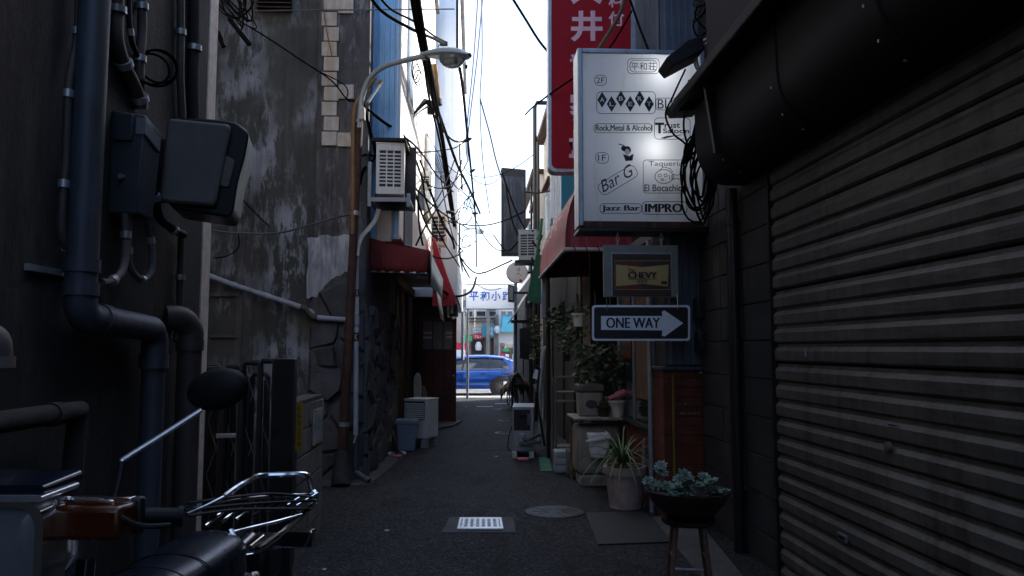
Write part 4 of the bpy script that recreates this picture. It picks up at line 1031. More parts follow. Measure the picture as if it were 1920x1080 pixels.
# cable tangle under the canopy end
RND.seed(9)
for k in range(9):
    cx_, cy_ = 1312 + RND.uniform(-10, 12), 335 + RND.uniform(-22, 25); rx, ry = RND.uniform(14, 30), RND.uniform(45, 75)
    Yk = 5.62 + .03 * k
    MB().tube([at(cx_ + rx * math.cos(t) + 3 * math.sin(3 * t + k), cy_ + ry * math.sin(t), Yk + .03 * math.cos(t)) for t in [2 * math.pi * i / 22 for i in range(22)]], RND.choice((.006, .008, .01)), 6, closed=True).obj('cable_loop', 'cable', label='black cable loop in the tangle hanging at the canopy end', cat='cable', group='tangled cable loops at the canopy end')
for k, pts in enumerate((((1285, 130, 5.6), (1262, 180, 5.6), (1248, 215, 5.6), (1262, 250, 5.6), (1285, 270, 5.6), (1300, 300, 5.65)), ((1292, 150, 5.62), (1285, 200, 5.62), (1282, 240, 5.62), (1290, 275, 5.62)), ((1330, -20, 5.5), (1322, 20, 5.6), (1300, 45, 5.7), (1312, 70, 5.6), (1340, 40, 5.5)), ((1345, 10, 5.4), (1310, 12, 5.6), (1305, 35, 5.6), (1330, 60, 5.5)))):
    cable(pts, .008, ('slack black cable curling in front of the white sign', 'short black cable hanging beside the slack one', 'looped cable at the top of the canopy eave', 'second looped cable on the canopy eave')[k], n=6, group='cables at the canopy end')
cable([(1308, 230, 5.6), (1300, 262, 5.6), (1290, 290, 5.6), (1282, 305, 5.6)], .022, 'thick black cable sleeve dangling over the white sign', n=8, group='cables at the canopy end')
# ornamental iron above canopy
oi = thing('ornate_bracket', 'curled wrought iron bracket at the top of the canopy eave', 'bracket', at(1320, 40, 5.7))
for k in range(7):
    cx_, cy_, r_ = 1305 + 9 * k % 50, 6 + 8 * (k % 4), 8 + 3 * (k % 3)
    MB().tube([at(cx_ + r_ * (1 - i / 26) * math.cos(i * .45 + k), cy_ + r_ * (1 - i / 26) * math.sin(i * .45 + k), 5.7) for i in range(20)], .007, 6).obj('scroll', 'blackpaint', oi)
for k in range(4): MB().cyl(at(1298 + 12 * k, 40, 5.72), at(1340 + 14 * k, -25, 5.5), .007, n=6).obj('rod', 'blackpaint', oi)
# black downpipe and wall boxes
yd = ax(1378, 700, XR1 - .06).y
bdp = thing('black_downpipe', 'black downpipe on the dark tiles between shutter and brick pillar', 'pipe', (XR1 - .06, yd, G(yd)))
MB().cyl((XR1 - .055, yd, G(yd)), (XR1 - .055, yd, zb), .045, n=14).obj('pipe', 'blackpaint', bdp)
for z in (.35, 1.5, 2.4): MB().cyl((XR1 - .055, yd, z), (XR1 - .055, yd, z + .05), .053, n=14).obj('collar', 'blackpaint', bdp)
for (x0_, x1_, y0_, y1_, lab) in ((1302, 1340, 560, 600, 'dark square box on the grey siding right of the one way sign, upper'), (1304, 1342, 622, 658, 'dark square box on the grey siding right of the one way sign, lower')):
    a_, c_ = at(x0_, y0_, 6.5), at(x1_, y1_, 6.5)
    tb = thing('wall_box', lab, 'utility box', (a_.x, 6.5, c_.z), 'dark boxes on the grey siding')
    MB().box((a_.x, 6.42, c_.z), (c_.x, 6.555, a_.z)).obj('case', 'blackpaint', tb, bev=.008)
    MB().box((a_.x + .015, 6.412, c_.z + .015), (c_.x - .015, 6.419, a_.z - .015)).obj('lid', 'blackpaint', tb, bev=.004)

# ------------------------------------------------------------------ right: plant shop with brick pillar
Y2 = 6.6
bS = thing('plant_shop', 'shop with red brick tile pillar and grey siding behind the hanging signs', 'building', (3, 9, 0))
zbk = at(1290, 690, Y2).z
MB().box((XR2 + .012, Y2 + .012, -.4), (6, 7.02, zbk)).obj('pillar_core', 'mortar', bS, smooth=False)
RND.seed(3)
z = G(Y2) - .02; r_ = 0
while z < zbk - .02:
    h = min(.085, zbk - z)
    xs = [XR2 + .0, XR2 + .07, XR2 + .28, XR2 + .49, XR2 + .55] if r_ % 2 else [XR2 + .0, XR2 + .07, XR2 + .175, XR2 + .385, XR2 + .55]
    for i in range(1, len(xs) - 1):
        MB().box((xs[i] + .003, Y2 + RND.uniform(-.002, .002), z + .003), (xs[i + 1] - .003, Y2 + .0125, z + h - .003)).obj('brick', 'brick', bS, bev=.002)
    MB().box((xs[0] + RND.uniform(-.002, .002), Y2, z + .003), (xs[1] - .003, Y2 + .2 - .003, z + h - .003)).obj('brick', 'brick', bS, bev=.002)
    MB().box((xs[0] + RND.uniform(-.002, .002), Y2 + .203, z + .003), (XR2 + .0125, Y2 + .41, z + h - .003)).obj('brick', 'brick', bS, bev=.002)
    z += h; r_ += 1
a_, c_ = at(1259, 700, Y2 - .012), at(1267, 905, Y2 - .012)
MB().box((a_.x, Y2 - .014, G(Y2)), (c_.x, Y2 - .004, a_.z)).obj('yellow_strip', 'dullyellow', label='dull yellow vertical strip on the brick tile pillar', cat='strip', smooth=False)
a_ = at(1240, 688, Y2 - .03); c_ = at(1345, 694, Y2 - .03)
MB().box((a_.x, Y2 - .05, c_.z), (c_.x, Y2 + .4, a_.z)).obj('blue_ledge', 'bluepipe', bS, bev=.004)
a_ = at(1312, 697, Y2 - .03); c_ = at(1343, 700, Y2 - .03)
MB().box((a_.x, Y2 - .03, c_.z), (c_.x, Y2 - .004, a_.z)).obj('white_trim', 'plasticw', bS, smooth=False)
for (x_, y_) in ((1277, 775), (1283, 775), (1292, 775), (1301, 775), (1309, 775), (1284, 757)):
    a_ = at(x_, y_, Y2 - .003); MB().box((a_.x - .01, Y2 - .004, a_.z - .004), (a_.x + .012, Y2 - .0024, a_.z + .004)).obj('paint_chip', 'acgrey', bS, smooth=False)
# upper wall: grey ribbed siding facing us and along the alley
MB().box((XR2 + .03, Y2 + .03, zbk + .002), (6, 8.76, 8.2)).obj('wall', 'darkwall', bS, smooth=False)
MB().box((XR2 + .03, 8.762, 2.72), (6, 10.98, 8.2)).obj('wall', 'darkwall', bS, smooth=False)
corr(XR2 + .032, XR2 + .6, zbk + .03, 8.2, Y2 + .026, 'greysteel', bS, pitch=.06)
n_ = 30; vs = []
prof = []
for i in range(60):
    y_ = Y2 + .04 + i * .072; prof += [(y_, 0), (y_ + .04, 0), (y_ + .048, -.012), (y_ + .066, -.012)]
MB().grid([[(XR2 + .026 + d_, y_, z_) for y_, d_ in prof if y_ < 10.95] for z_ in (2.9, 8.2)]).obj('siding', 'greysteel', bS, smooth=False)
MB().box((XR2 - .1, Y2 - .1, 8.202), (6.1, 11, 8.4)).obj('roof', 'concrete', bS, smooth=False)
# shop window bay
y0_, y1_ = 7.03, 8.75
MB().box((XR2 + .04, y0_, -.4), (XR2 + .3, y1_, .66)).obj('stall_riser', 'maroonprint', bS, smooth=False)
MB().box((XR2 - .03, y0_, .662), (XR2 + .1, y1_, .7)).obj('window_sill', 'darkwall', bS, bev=.005)
f_ = MB().box((XR2 + .005, y0_ - .01, .702), (XR2 + .06, y0_ + .09, 2.6)).box((XR2 + .005, y1_ - .08, .702), (XR2 + .06, y1_, 2.6)).box((XR2 + .005, y0_ + .09, 2.52), (XR2 + .06, y1_ - .08, 2.6)).box((XR2 + .01, 7.9, .702), (XR2 + .05, 7.95, 2.52)).obj('window', 'silver', bS, smooth=False)
MB().box((XR2 + .026, y0_ + .09, .703), (XR2 + .03, y1_ - .08, 2.52)).obj('pane', 'glass', f_, smooth=False)
pst = thing('window_poster', 'dark red poster inside the plant shop window', 'poster', (XR2, 8, 1.5))
MB().box((XR2 + .005, 8.0, 1.35), (XR2 + .012, 8.45, 2.2)).obj('sheet', 'maroonprint', pst, smooth=False)
MB().box((XR2 + .001, 8.06, 1.42), (XR2 + .0045, 8.39, 1.5)).obj('printed_band', 'brownprint', pst, smooth=False)
cur = MB().grid([[(XR2 + .012 + .008 * math.sin(i * 1.9), 7.16 + i * .045, z_) for i in range(14)] for z_ in (.95, 2.45)]).obj('curtain', 'wood', label='dim brown curtain in the plant shop window', cat='curtain')
# deep dark entrance beyond
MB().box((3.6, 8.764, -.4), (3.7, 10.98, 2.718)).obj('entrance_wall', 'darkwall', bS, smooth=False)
MB().box((XR2 + .04, 10.984, -.4), (3.59, 11.04, 2.716)).obj('entrance_shade_panel', 'darkwall', bS, smooth=False)  # dark panel over the pale house wall, standing in for entrance shade
# grey side pipe near pillar
MB().cyl((XR2 - .03, 6.98, G(7)), (XR2 - .03, 6.98, 2.5), .022).obj('thin_downpipe', 'silver', label='thin grey downpipe left of the brick tile pillar', cat='pipe')

# ------------------------------------------------------------------ hanging signs
YS = 6.28
ws = thing('white_box_sign', 'large white projecting box sign listing bars on two floors', 'sign', at(1190, 430, YS))
mface, nt, bs_ = new_mat('translucent_sign_face')
v_ = coords(nt, (4, 4, .8)); dirt_ = mix(nt, ramp(nt, noise(nt, v_, 2.0, 8, .7), .55, .8), (.88, .91, .96), (.68, .66, .6))
tr = nd(nt, 'ShaderNodeBsdfTranslucent'); nt.links.new(dirt_, tr.inputs[0]); nt.links.new(dirt_, bs_.inputs['Base Color'])
bs_.inputs['Roughness'].default_value = .35
mx = nd(nt, 'ShaderNodeMixShader'); mx.inputs[0].default_value = .4
nt.links.new(bs_.outputs[0], mx.inputs[1]); nt.links.new(tr.outputs[0], mx.inputs[2]); nt.links.new(mx.outputs[0], nt.nodes['Material Output'].inputs['Surface'])
mboard = mface.copy(); mboard.name = 'acrylic_board'
for n_ in mboard.node_tree.nodes:
    if n_.type == 'MIX_SHADER': n_.inputs[0].default_value = .22
A, C = at(1092, 100, YS), at(1318, 416, YS)
n_ = 10
MB().add([(A.x, YS, C.z), (C.x, YS, C.z), (C.x, YS, A.z), (A.x, YS, A.z)], [(0, 1, 2, 3)]).obj('face', mface, ws, smooth=False)
MB().add([(A.x, YS + .26, C.z), (C.x, YS + .26, C.z), (C.x, YS + .26, A.z), (A.x, YS + .26, A.z)], [(3, 2, 1, 0)]).obj('back_face', mface, ws, smooth=False)
fw = .045
MB().box((A.x - fw, YS - .012, C.z - fw), (A.x - .001, YS + .27, A.z + fw)).obj('frame_side', 'silver', ws, bev=.008)
MB().box((C.x + .001, YS - .012, C.z - fw), (C.x + fw, YS + .27, A.z + fw)).obj('frame_side', 'silver', ws, bev=.008)
MB().box((A.x - .001, YS - .012, A.z + .001), (C.x + .001, YS + .27, A.z + fw)).obj('frame_top', 'silver', ws, bev=.008)
MB().box((A.x - .001, YS - .012, C.z - fw - .02), (C.x + .001, YS + .27, C.z - .001)).obj('frame_bottom', 'rust', ws, bev=.008)
MB().box((A.x - fw - .004, YS - .02, C.z - fw - .05), (C.x + fw, YS + .276, C.z - fw - .021)).obj('drip_rail', 'blackpaint', ws, bev=.004)
for (px, py) in ((1232, 152), (1218, 290)):
    p = at(px, py, YS + .21)
    lm, nt2, bb = new_mat('sign_lamp_glow'); bb.inputs['Emission Color'].default_value = (1, .96, .9, 1); bb.inputs['Emission Strength'].default_value = 6; bb.inputs['Base Color'].default_value = (.8, .8, .8, 1)
    MB().lathe([(0, -.03), (.022, -.02), (.03, 0), (.022, .02), (0, .03)], p, n=12).obj('bulb', lm, ws)
    ld = bpy.data.lights.new('sign_bulb', 'POINT'); ld.energy = .6; ld.shadow_soft_size = .05; ld.color = (1, .97, .92)
    lo = bpy.data.objects.new('sign_bulb_light', ld); COL.objects.link(lo); lo.location = p - V((0, .06, 0)) - WORLD[ws.name]; lo.parent = ws
K = YS - .002
def pill(x0_, x1_, y0_, y1_, r=8, rot=0):
    pts = rrect(x0_, x1_, y0_, y1_, r)
    if rot:
        mx_, my_ = (x0_ + x1_) / 2, (y0_ + y1_) / 2; c_, s_ = math.cos(rot), math.sin(rot)
        pts = [(mx_ + (x - mx_) * c_ - (y - my_) * s_, my_ + (x - mx_) * s_ + (y - my_) * c_) for x, y in pts]
    stroke(pts, 1.1, YS, True, .0015).obj('label_outline', 'ink', ws, smooth=False)
pill(1177, 1236, 110, 138, 7); ptext('平和荘', 1183, 1230, 117, 132, K, 'ink', ws)
pill(1181, 1232, 113, 135, 9)
pill(1115, 1137, 141, 160, 8); ptext('2F', 1118, 1133, 145, 156, K, 'ink', ws)
pill(1119, 1229, 172, 213, 8)
for i, ch_ in enumerate('ALBERT'):
    x_ = 1129 + 17.6 * i; y_ = 187 + (8 if i % 2 else 0) - (2 if i in (2, 4) else 0)
    P4 = [at(x_ - 9, y_, YS - .0015), at(x_, y_ + 15, YS - .0015), at(x_ + 9, y_, YS - .0015), at(x_, y_ - 15, YS - .0015)]
    MB().add(P4, [(0, 1, 2, 3)]).obj('diamond', 'ink', ws, smooth=False)
    ptext(ch_, x_ - 4, x_ + 4, y_ - 4, y_ + 4, YS - .0025, 'boardwhite', ws, bold=.02)
pill(1230, 1290, 184, 206, 4); ptext('BLUE', 1233, 1286, 186, 204, K, 'ink', ws)
pill(1114, 1223, 232, 249, 6); ptext('Rock,Metal & Alcohol', 1117, 1222, 234, 247, K, 'ink', ws, heavy=.0015)
pill(1227, 1294, 221, 261, 8); ptext('T', 1228, 1245, 230, 250, K, 'ink', ws, bold=.04); ptext('rust', 1246, 1275, 231, 240, K, 'ink', ws, bold=.02); ptext('Saloon', 1243, 1292, 241, 250, K, 'ink', ws, bold=.02)
MB().add([at(x, y, YS - .0015) for x, y in ((1238, 259), (1250, 255), (1285, 252), (1262, 256), (1246, 260))], [(0, 1, 2, 3, 4)]).obj('flourish', 'ink', ws, smooth=False)
pill(1117, 1141, 286, 306, 8); ptext('1F', 1121, 1136, 290, 302, K, 'ink', ws)
# emblem: bust of a woman with piled hair
def blob(pts, m='ink', l=.0015): MB().add([at(x, y, YS - l) for x, y in pts], [tuple(range(len(pts)))]).obj('emblem', m, ws, smooth=False)
def ell(cx_, cy_, rx, ry, n=14, a=0): return [(cx_ + rx * math.cos(t) * math.cos(a) - ry * math.sin(t) * math.sin(a), cy_ + rx * math.cos(t) * math.sin(a) + ry * math.sin(t) * math.cos(a)) for t in [2 * math.pi * k / n for k in range(n)]]
blob(ell(1171, 279, 7, 5, a=.4)); blob(ell(1177, 281, 6, 7, a=-.3)); blob(ell(1176, 285, 4.6, 6.5), 'boardwhite', .0025)
blob([(1168, 289), (1180, 293), (1188, 288), (1186, 301), (1173, 302)]); stroke([(1160, 270), (1167, 272), (1171, 274)], 2, YS).obj('emblem', 'ink', ws, smooth=False)
# rotated script
o = at(1131, 362, YS); ex = at(1190, 327, YS) - o; ez = (at(1122, 340, YS) - o)
text('Bar G', o, ex, ez * .95, 'ink', ws, shear=.25)
pill(1119, 1198, 326, 350, 9, rad(-31))
# fish emblem
stroke(rrect(1206, 1286, 300, 362, 6), 1.1, YS, True, .0015).obj('label_outline', 'ink', ws, smooth=False)
ptext('Taqueria', 1216, 1280, 302, 314, K, 'ink', ws); ptext('El Bocachico', 1208, 1286, 346, 359, K, 'ink', ws, bold=.012)
stroke(ell(1245, 331, 17, 13, 20), 1.3, YS, True).obj('emblem', 'ink', ws, smooth=False)
stroke([(1236, 320), (1244, 313), (1256, 316), (1262, 323)], 1.2, YS).obj('emblem', 'ink', ws, smooth=False)
stroke([(1260, 326), (1270, 329), (1281, 322), (1279, 331), (1281, 340), (1270, 334), (1260, 337)], 1.2, YS).obj('emblem', 'ink', ws, smooth=False)
for x_ in (1237, 1248): stroke(ell(x_, 329, 3, 3, 8), 1.1, YS, True).obj('emblem', 'ink', ws, smooth=False)
stroke(ell(1242, 337, 3, 2, 8), 1.3, YS, True).obj('emblem', 'ink', ws, smooth=False)
for x_ in (1255, 1259, 1263): stroke([(x_, 328), (x_ + 1, 337)], 1.1, YS).obj('emblem', 'ink', ws, smooth=False)
pill(1125, 1203, 382, 400, 7); ptext('Jazz Bar', 1129, 1199, 385, 398, K - .001, 'ink', ws, heavy=.004)
pill(1204, 1288, 378, 402, 8); ptext('IMPRO.', 1210, 1284, 382, 398, K - .001, 'ink', ws, heavy=.005)
# mounting arms
for z in (C.z + .2, A.z - .2): MB().box((C.x + fw, YS + .06, z - .02), (XR1 + .03, YS + .12, z + .02)).obj('mounting_arm', 'steel', ws, smooth=False)
for x_ in (1110, 1120): pass

cs = thing('hanging_bar_sign', 'grey framed sign board with a yellow bow tie panel hanging below the white sign', 'sign', at(1200, 560, YS))
Y3 = YS + .02
def plate(x0_, x1_, y0_, y1_, Ya, Yb, name, m, parent, bev=0):
    a_, c_ = at(x0_, y0_, Ya), at(x1_, y1_, Ya); return MB().box((a_.x, Ya, c_.z), (c_.x, Yb, a_.z)).obj(name, m, parent, bev=bev, smooth=False)
plate(1131, 1273, 459, 557, Y3, Y3 + .03, 'board', 'bronze', cs, .006)
plate(1146, 1261, 473, 557, Y3 - .004, Y3 - .001, 'mount_panel', 'acgrey', cs)
plate(1148, 1259, 476, 556, Y3 - .008, Y3 - .0045, 'print_panel', 'brownprint', cs)
def poly(pts, m, Y, name='printed_shape', parent=cs): MB().add([at(x, y, Y) for x, y in pts], [tuple(range(len(pts)))]).obj(name, m, parent, smooth=False)
poly([(1155, 491), (1204, 491), (1204, 501), (1155, 496)], 'maroonprint', Y3 - .0095); poly([(1155, 538), (1204, 532), (1204, 543), (1155, 543)], 'maroonprint', Y3 - .0095)
poly([(1155, 496), (1204, 501), (1254, 496), (1252, 537), (1204, 532), (1155, 537)], 'yellowprint', Y3 - .0105)
stroke([(1153, 489), (1257, 489), (1257, 543), (1153, 543)], 1.0, Y3 - .009, True).obj('border_line', 'yellowprint', cs, smooth=False)
ptext('CHEVY', 1178, 1231, 510, 522, Y3 - .012, 'ink', cs, heavy=.004); ptext('The', 1177, 1190, 503, 510, Y3 - .011, 'ink', cs, bold=.02); ptext('喫茶室', 1194, 1214, 525, 531, Y3 - .011, 'ink', cs)
stroke([(1177, 523.5), (1231, 523.5)], .8, Y3 - .011).obj('border_line', 'ink', cs, smooth=False)
plate(1240, 1251, 527, 533, Y3 - .0125, Y3 - .0115, 'printed_mark', 'brownprint', cs)
ow = thing('one_way_sign', 'black and white one way arrow sign hanging on hooks', 'sign', at(1200, 638, YS))
def extr(pts, Ya, Yb, name, m, parent): MB().prism([at(x, y, Ya) for x, y in pts], (0, Yb - Ya, 0)).obj(name, m, parent, smooth=False)
extr(rrect(1110, 1294, 572, 639, 6), YS, YS + .006, 'plate', 'signwhite', ow)
extr(rrect(1114, 1290, 576, 635, 5), YS - .002, YS - .0003, 'black_field', 'ink', ow)
extr([(1127, 592.5), (1242, 592.5), (1241, 584), (1246, 582), (1281, 606), (1246, 631), (1241, 629), (1242, 619.5), (1127, 618.5)], YS - .004, YS - .0025, 'arrow', 'signwhite', ow)
ptext('ONE WAY', 1137, 1237, 595.5, 615, YS - .005, 'ink', ow, heavy=.003)
for x_, y_, lab in ((1136, 565, 'small steel hook holding the one way sign at its left'), (1269, 563, 'small steel hook holding the one way sign at its right')):
    P = [at(x_ - 2, y_ - 14, YS - .01), at(x_, y_ - 12, YS - .012), at(x_ + 1, y_ - 4, YS - .012), at(x_ + 2, y_ + 6, YS - .012), at(x_ + 2, y_ + 15, YS - .012), at(x_ + 1, y_ + 17, YS + .01), at(x_, y_ + 10, YS + .012)]
    MB().tube(smoothpts(P, 4), .005, 6).obj('hook', 'chrome', label=lab, cat='hook', group='sign hooks')
for x_, lab in ((1158, 'left chain holding up the sign with the yellow panel'), (1240, 'right chain holding up the sign with the yellow panel')):
    t = thing('chain', lab, 'chain', at(x_, 460, YS + .03), 'chains above the bow tie sign')
    for k in range(3):
        MB().tube([at(x_ + (2.6 * math.cos(t_) if k % 2 else 1 * math.cos(t_)), 437 + 9 * k + 6 * math.sin(t_), YS + .03) for t_ in [2 * math.pi * i / 12 for i in range(12)]], .004, 6, closed=True).obj('chain_link', 'steel', t)
# red vertical sign
YV = 7.6
rv = thing('red_vertical_sign', 'tall crimson projecting sign with faded pink characters', 'sign', at(1110, 320, YV))
extr(rrect(1028, 1192, -420, 322, 14), YV, YV + .18, 'case', 'silver', rv)
extr(rrect(1034, 1183, -414, 316, 12), YV - .006, YV - .001, 'face', 'redsign', rv)
yy = YV - .007
ptext('井', 1070, 1130, 20, 78, yy, 'pinkletter', rv, bold=.03); ptext('付', 1141, 1170, 21, 49, yy, 'pinkletter', rv, bold=.02)
ptext('天', 1070, 1130, -60, 8, yy, 'pinkletter', rv, bold=.03); ptext('料', 1141, 1170, -16, 14, yy, 'pinkletter', rv, bold=.02)
ptext('数', 1067, 1126, 100, 155, yy, 'pinkletter', rv, bold=.03); ptext('家', 1067, 1126, 172, 228, yy, 'pinkletter', rv, bold=.03); ptext('量', 1067, 1126, 243, 296, yy, 'pinkletter', rv, bold=.03)
MB().box((at(1192, 0, YV).x, YV + .06, 4.2), (XR2 + .03, YV + .12, 4.26)).obj('mounting_arm', 'steel', rv, smooth=False)

# ------------------------------------------------------------------ crimson dome awning
da = thing('crimson_awning', 'pink streaked crimson dome awning under the white box sign', 'awning', (1.3, 9, 2.5))
ya, yb = 7.9, 11.0
xf, zf = at(1060, 466, ya).x, at(1060, 466, ya).z
prof = []
for k in range(11):
    a = k / 10 * math.pi / 2
    prof.append((xf + (XR2 - .02 - xf) * (1 - math.cos(a)) * .85, zf + 1.0 * math.sin(a) ** .9))
prof = [(xf - .02, zf - .03)] + prof + [(XR2 + .02, zf + 1.02)]
MB().grid([[(x + .006 * math.sin(j * 2.2), ya + (yb - ya) * j / 40, z + .008 * math.sin(j * 1.57)) for x, z in prof] for j in range(41)]).obj('canvas', 'pinkcloth', da, solid=.005)
ep = [(x, ya + .02, z) for x, z in prof] + [(XR2 + .02, ya + .02, zf + .0)]
MB().prism(ep, (0, .006, 0)).obj('end_panel', 'pinkcloth', da, smooth=False)
MB().prism([(x, yb - .03, z) for x, z in prof] + [(XR2 + .02, yb - .03, zf)], (0, .006, 0)).obj('end_panel', 'pinkcloth', da, smooth=False)
MB().cyl((xf - .01, ya - .01, zf - .01), (XR2 + .02, ya - .01, zf - .01), .022).obj('rail', 'plasticw', da)
MB().cyl((xf - .01, ya, zf - .02), (xf - .01, yb, zf - .02), .018).obj('rail', 'steel', da)
for k in range(5):
    x_ = xf + .08 + k * .13; MB().tube([(x_, ya - .03, zf + .03), (x_ + .015, ya - .04, zf), (x_ + .03, ya - .03, zf - .03)], .006, 5).obj('lacing', 'black', da)
for k in range(12):
    y_ = ya + .3 + k * .22; o = V((xf + .11, y_, zf + .42)); 
text('喫茶とコーヒー', (xf + .055, 10.6, zf + .32), (0, -2.2, 0), (.03, 0, .22), 'plasticw', da, lift=(-.06, 0, .01))
# posts carrying the awning
for y_, lab in ((8.0, 'near'), (10.95, 'far')):
    pass
MB().cyl((at(1028, 700, 10.6).x, 10.6, G(10.6)), (at(1028, 700, 10.6).x, 10.6, 2.62), .03).obj('awning_post', 'blackpaint', label='slim dark post at the far corner of the crimson awning', cat='post')
pp = at(1021, 560, 10.9); MB().box((pp.x - .045, 10.88, 1.9), (pp.x + .045, 10.96, 2.6)).obj('post_bracket', 'silver', label='pale bracket plate hanging below the crimson awning corner', cat='bracket', bev=.006)
# ------------------------------------------------------------------ right: farther buildings
def fbuild(name, lab, x, y0, y1, h, m, x2=6):
    t = thing(name, lab, 'building', (x + 1, y0, 0)); MB().box((x, y0, -.5), (x2, y1, h)).obj('wall', m, t, smooth=False)
    MB().box((x - .18, y0 - .05, h + .002), (x2, y1 + .05, h + .12)).obj('roof', 'rust', t, smooth=False)
    MB().box((x - .03, y0 + .01, -.45), (x - .002, y1 - .01, 3.4)).obj('shop_shade_sheet', 'darkwall', t, smooth=False)  # dark sheet painted in for the shade inside the shops
    return t
b3 = fbuild('cream_shop_house', 'old cream shop house behind the tall red sign', 1.62, 11.05, 17.2, 6.3, 'cream')
b4 = fbuild('far_shop_house', 'narrow shop house beside the alley mouth on the right', 1.52, 17.25, 25.9, 5.6, 'white')
for t, x, ys_ in ((b3, 1.62, (11.6, 13.4, 15.2)), (b4, 1.52, (17.8, 20.2, 22.8))):
    for y_ in ys_:
        f_ = MB().box((x - .04, y_, 3.6), (x - .001, y_ + 1.2, 4.9)).obj('window', 'greysteel', t, smooth=False)
        MB().box((x - .046, y_ + .07, 3.67), (x - .041, y_ + .57, 4.83)).box((x - .046, y_ + .63, 3.67), (x - .041, y_ + 1.13, 4.83)).obj('pane', 'frost', f_, smooth=False)
        MB().box((x - .12, y_ - .1, 5.0), (x - .001, y_ + 1.3, 5.05)).obj('rain_hood', 'rust', t, smooth=False)
    for y_ in ys_: MB().box((x - .06, y_ - .3, -.3), (x - .031, y_ + 1.1, 2.3)).obj('shop_door', 'darkwall', t, smooth=False)
for k, (px, Yp, r, z1, lab) in enumerate(((1003, 16.9, .05, 6.6, 'thick black standpipe climbing the cream house corner'), (1009, 16.6, .035, 6.2, 'second black standpipe beside the thick one'), (996, 18.5, .03, 5.8, 'slim black pipe on the far shop house'))):
    p = at(px, 300, Yp); t = thing('standpipe', lab, 'pipe', (p.x, Yp, G(Yp)), 'black pipes on the right house fronts')
    P = [(p.x, Yp, G(Yp)), (p.x, Yp, z1)]
    if k == 0: P += [(p.x, Yp, z1 + .5), (p.x + .05, Yp, z1 + .62), (p.x + .5, Yp, z1 + .62)]
    MB().tube(P, r, 10).obj('tube', 'blackpaint', t)
    for z in (2.6, 3.8, 5.0): MB().cyl((p.x, Yp, z), (p.x, Yp, z + .08), r * 1.4).obj('collar', 'blackpaint', t)
# teal upper wall behind awning
a_, c_ = at(1052, 320, 11.0), at(1085, 440, 11.0)
MB().box((a_.x, 10.99, c_.z), (XR2 + .02, 11.03, a_.z)).obj('teal_panel', 'teal', b3, smooth=False)
# white shutters edge
for k in range(3):
    a_ = at(1032 + 9 * k, 330, 12.0); MB().box((a_.x, 12.0, 3.6), (a_.x + .06, 12.05, 4.9)).obj('shutter_board', 'paleblue', b3, smooth=False)
# dark vertical signboard
YV2 = 17.6
ds = thing('dark_signboard', 'dark weathered upright signboard jutting over the alley at right', 'sign', at(962, 478, YV2))
extr([(940, 314), (986, 318), (986, 479), (940, 479)], YV2, YV2 + .25, 'case', 'blackpaint', ds)
extr([(944, 330), (983, 332), (983, 474), (944, 474)], YV2 - .01, YV2 - .001, 'face', mat('weathered_navy', (.02, .03, .05), .5, var=.6, vs=3, bump=.1, streak=((.2, .22, .25), .5)), ds)
for x_ in (955, 968): stroke([(x_, 340), (x_ + 2, 400), (x_, 470)], 1.5, YV2 - .012).obj('peeled_strip', 'blackpaint', ds, smooth=False)
# AC units and round sign, green awning
t, M = acunit(at(989, 487, 14.6), .36, .3, .6, rad(-12), 'grey outdoor air conditioner on the wall below the dark signboard', m='acgrey', cols=2, rows=8)
b = MB(); q_ = WORLD[t.name]; b.box((q_.x - .25, q_.y - .05, q_.z - .08), (1.7, q_.y + .35, q_.z - .01)).obj('bracket', 'blackpaint', t, smooth=False)
rsn = thing('round_sign', 'white round disc sign with a small red dot at right', 'sign', at(970, 510, 16))
pc = at(969, 511, 16)
MB().lathe([(0, -.05), (.22, -.05), (.235, -.03), (.235, .05), (0, .05)], pc, axis='Y', n=36).obj('disc', 'boardwhite', rsn)
o = at(969, 517, 15.945); text('へ', o, (.09, 0, 0), (0, 0, .07), 'ink', rsn); text('は', o + V((0, 0, .1)), (.08, 0, 0), (0, 0, .08), 'ink', rsn)
MB().lathe([(0, 0), (.03, 0), (.03, .004), (0, .004)], at(976, 526, 15.944), axis='Y', n=14).obj('red_dot', 'redvivid', rsn)
MB().box((pc.x + .2, 15.97, pc.z - .02), (1.62, 16.03, pc.z + .02)).obj('arm', 'blackpaint', rsn, smooth=False)
ga = thing('green_awning', 'folded green canvas awning between crimson awning and round sign', 'awning', at(1000, 560, 12.6))
P0, P1, P2 = at(1005, 478, 12.4), at(992, 540, 12.4), at(991, 566, 12.4)
MB().grid([[p_ + V((.02 * math.sin(k * 2.4) + .16 * k / 8, 1.6 * k / 8, .03 * math.sin(k * 1.9))) for p_ in (P0, P0.lerp(P1, .5) + V((.02, 0, 0)), P1, P2)] for k in range(9)]).obj('canvas', 'greencloth', ga, solid=.01)
MB().prism([P0, P1, P2, at(1016, 570, 12.4), at(1016, 478, 12.4)], (0, .02, 0)).obj('end_panel', 'greencloth', ga, smooth=False)
MB().cyl(P2, P2 + V((.16, 1.6, 0)), .02).obj('rail', 'steel', ga)
gp = thing('green_pipe', 'green painted pipe rising above the green awning', 'pipe', at(1005, 480, 13.0))
MB().tube(smoothpts([at(1003, 520, 13), at(1008, 470, 13), at(1012, 445, 13), at(1016, 410, 13)], 5), .03, 10).obj('tube', 'greencloth', gp)
MB().cyl(at(1010, 450, 13), at(1013, 440, 13), .05).obj('joint', 'greencloth', gp)
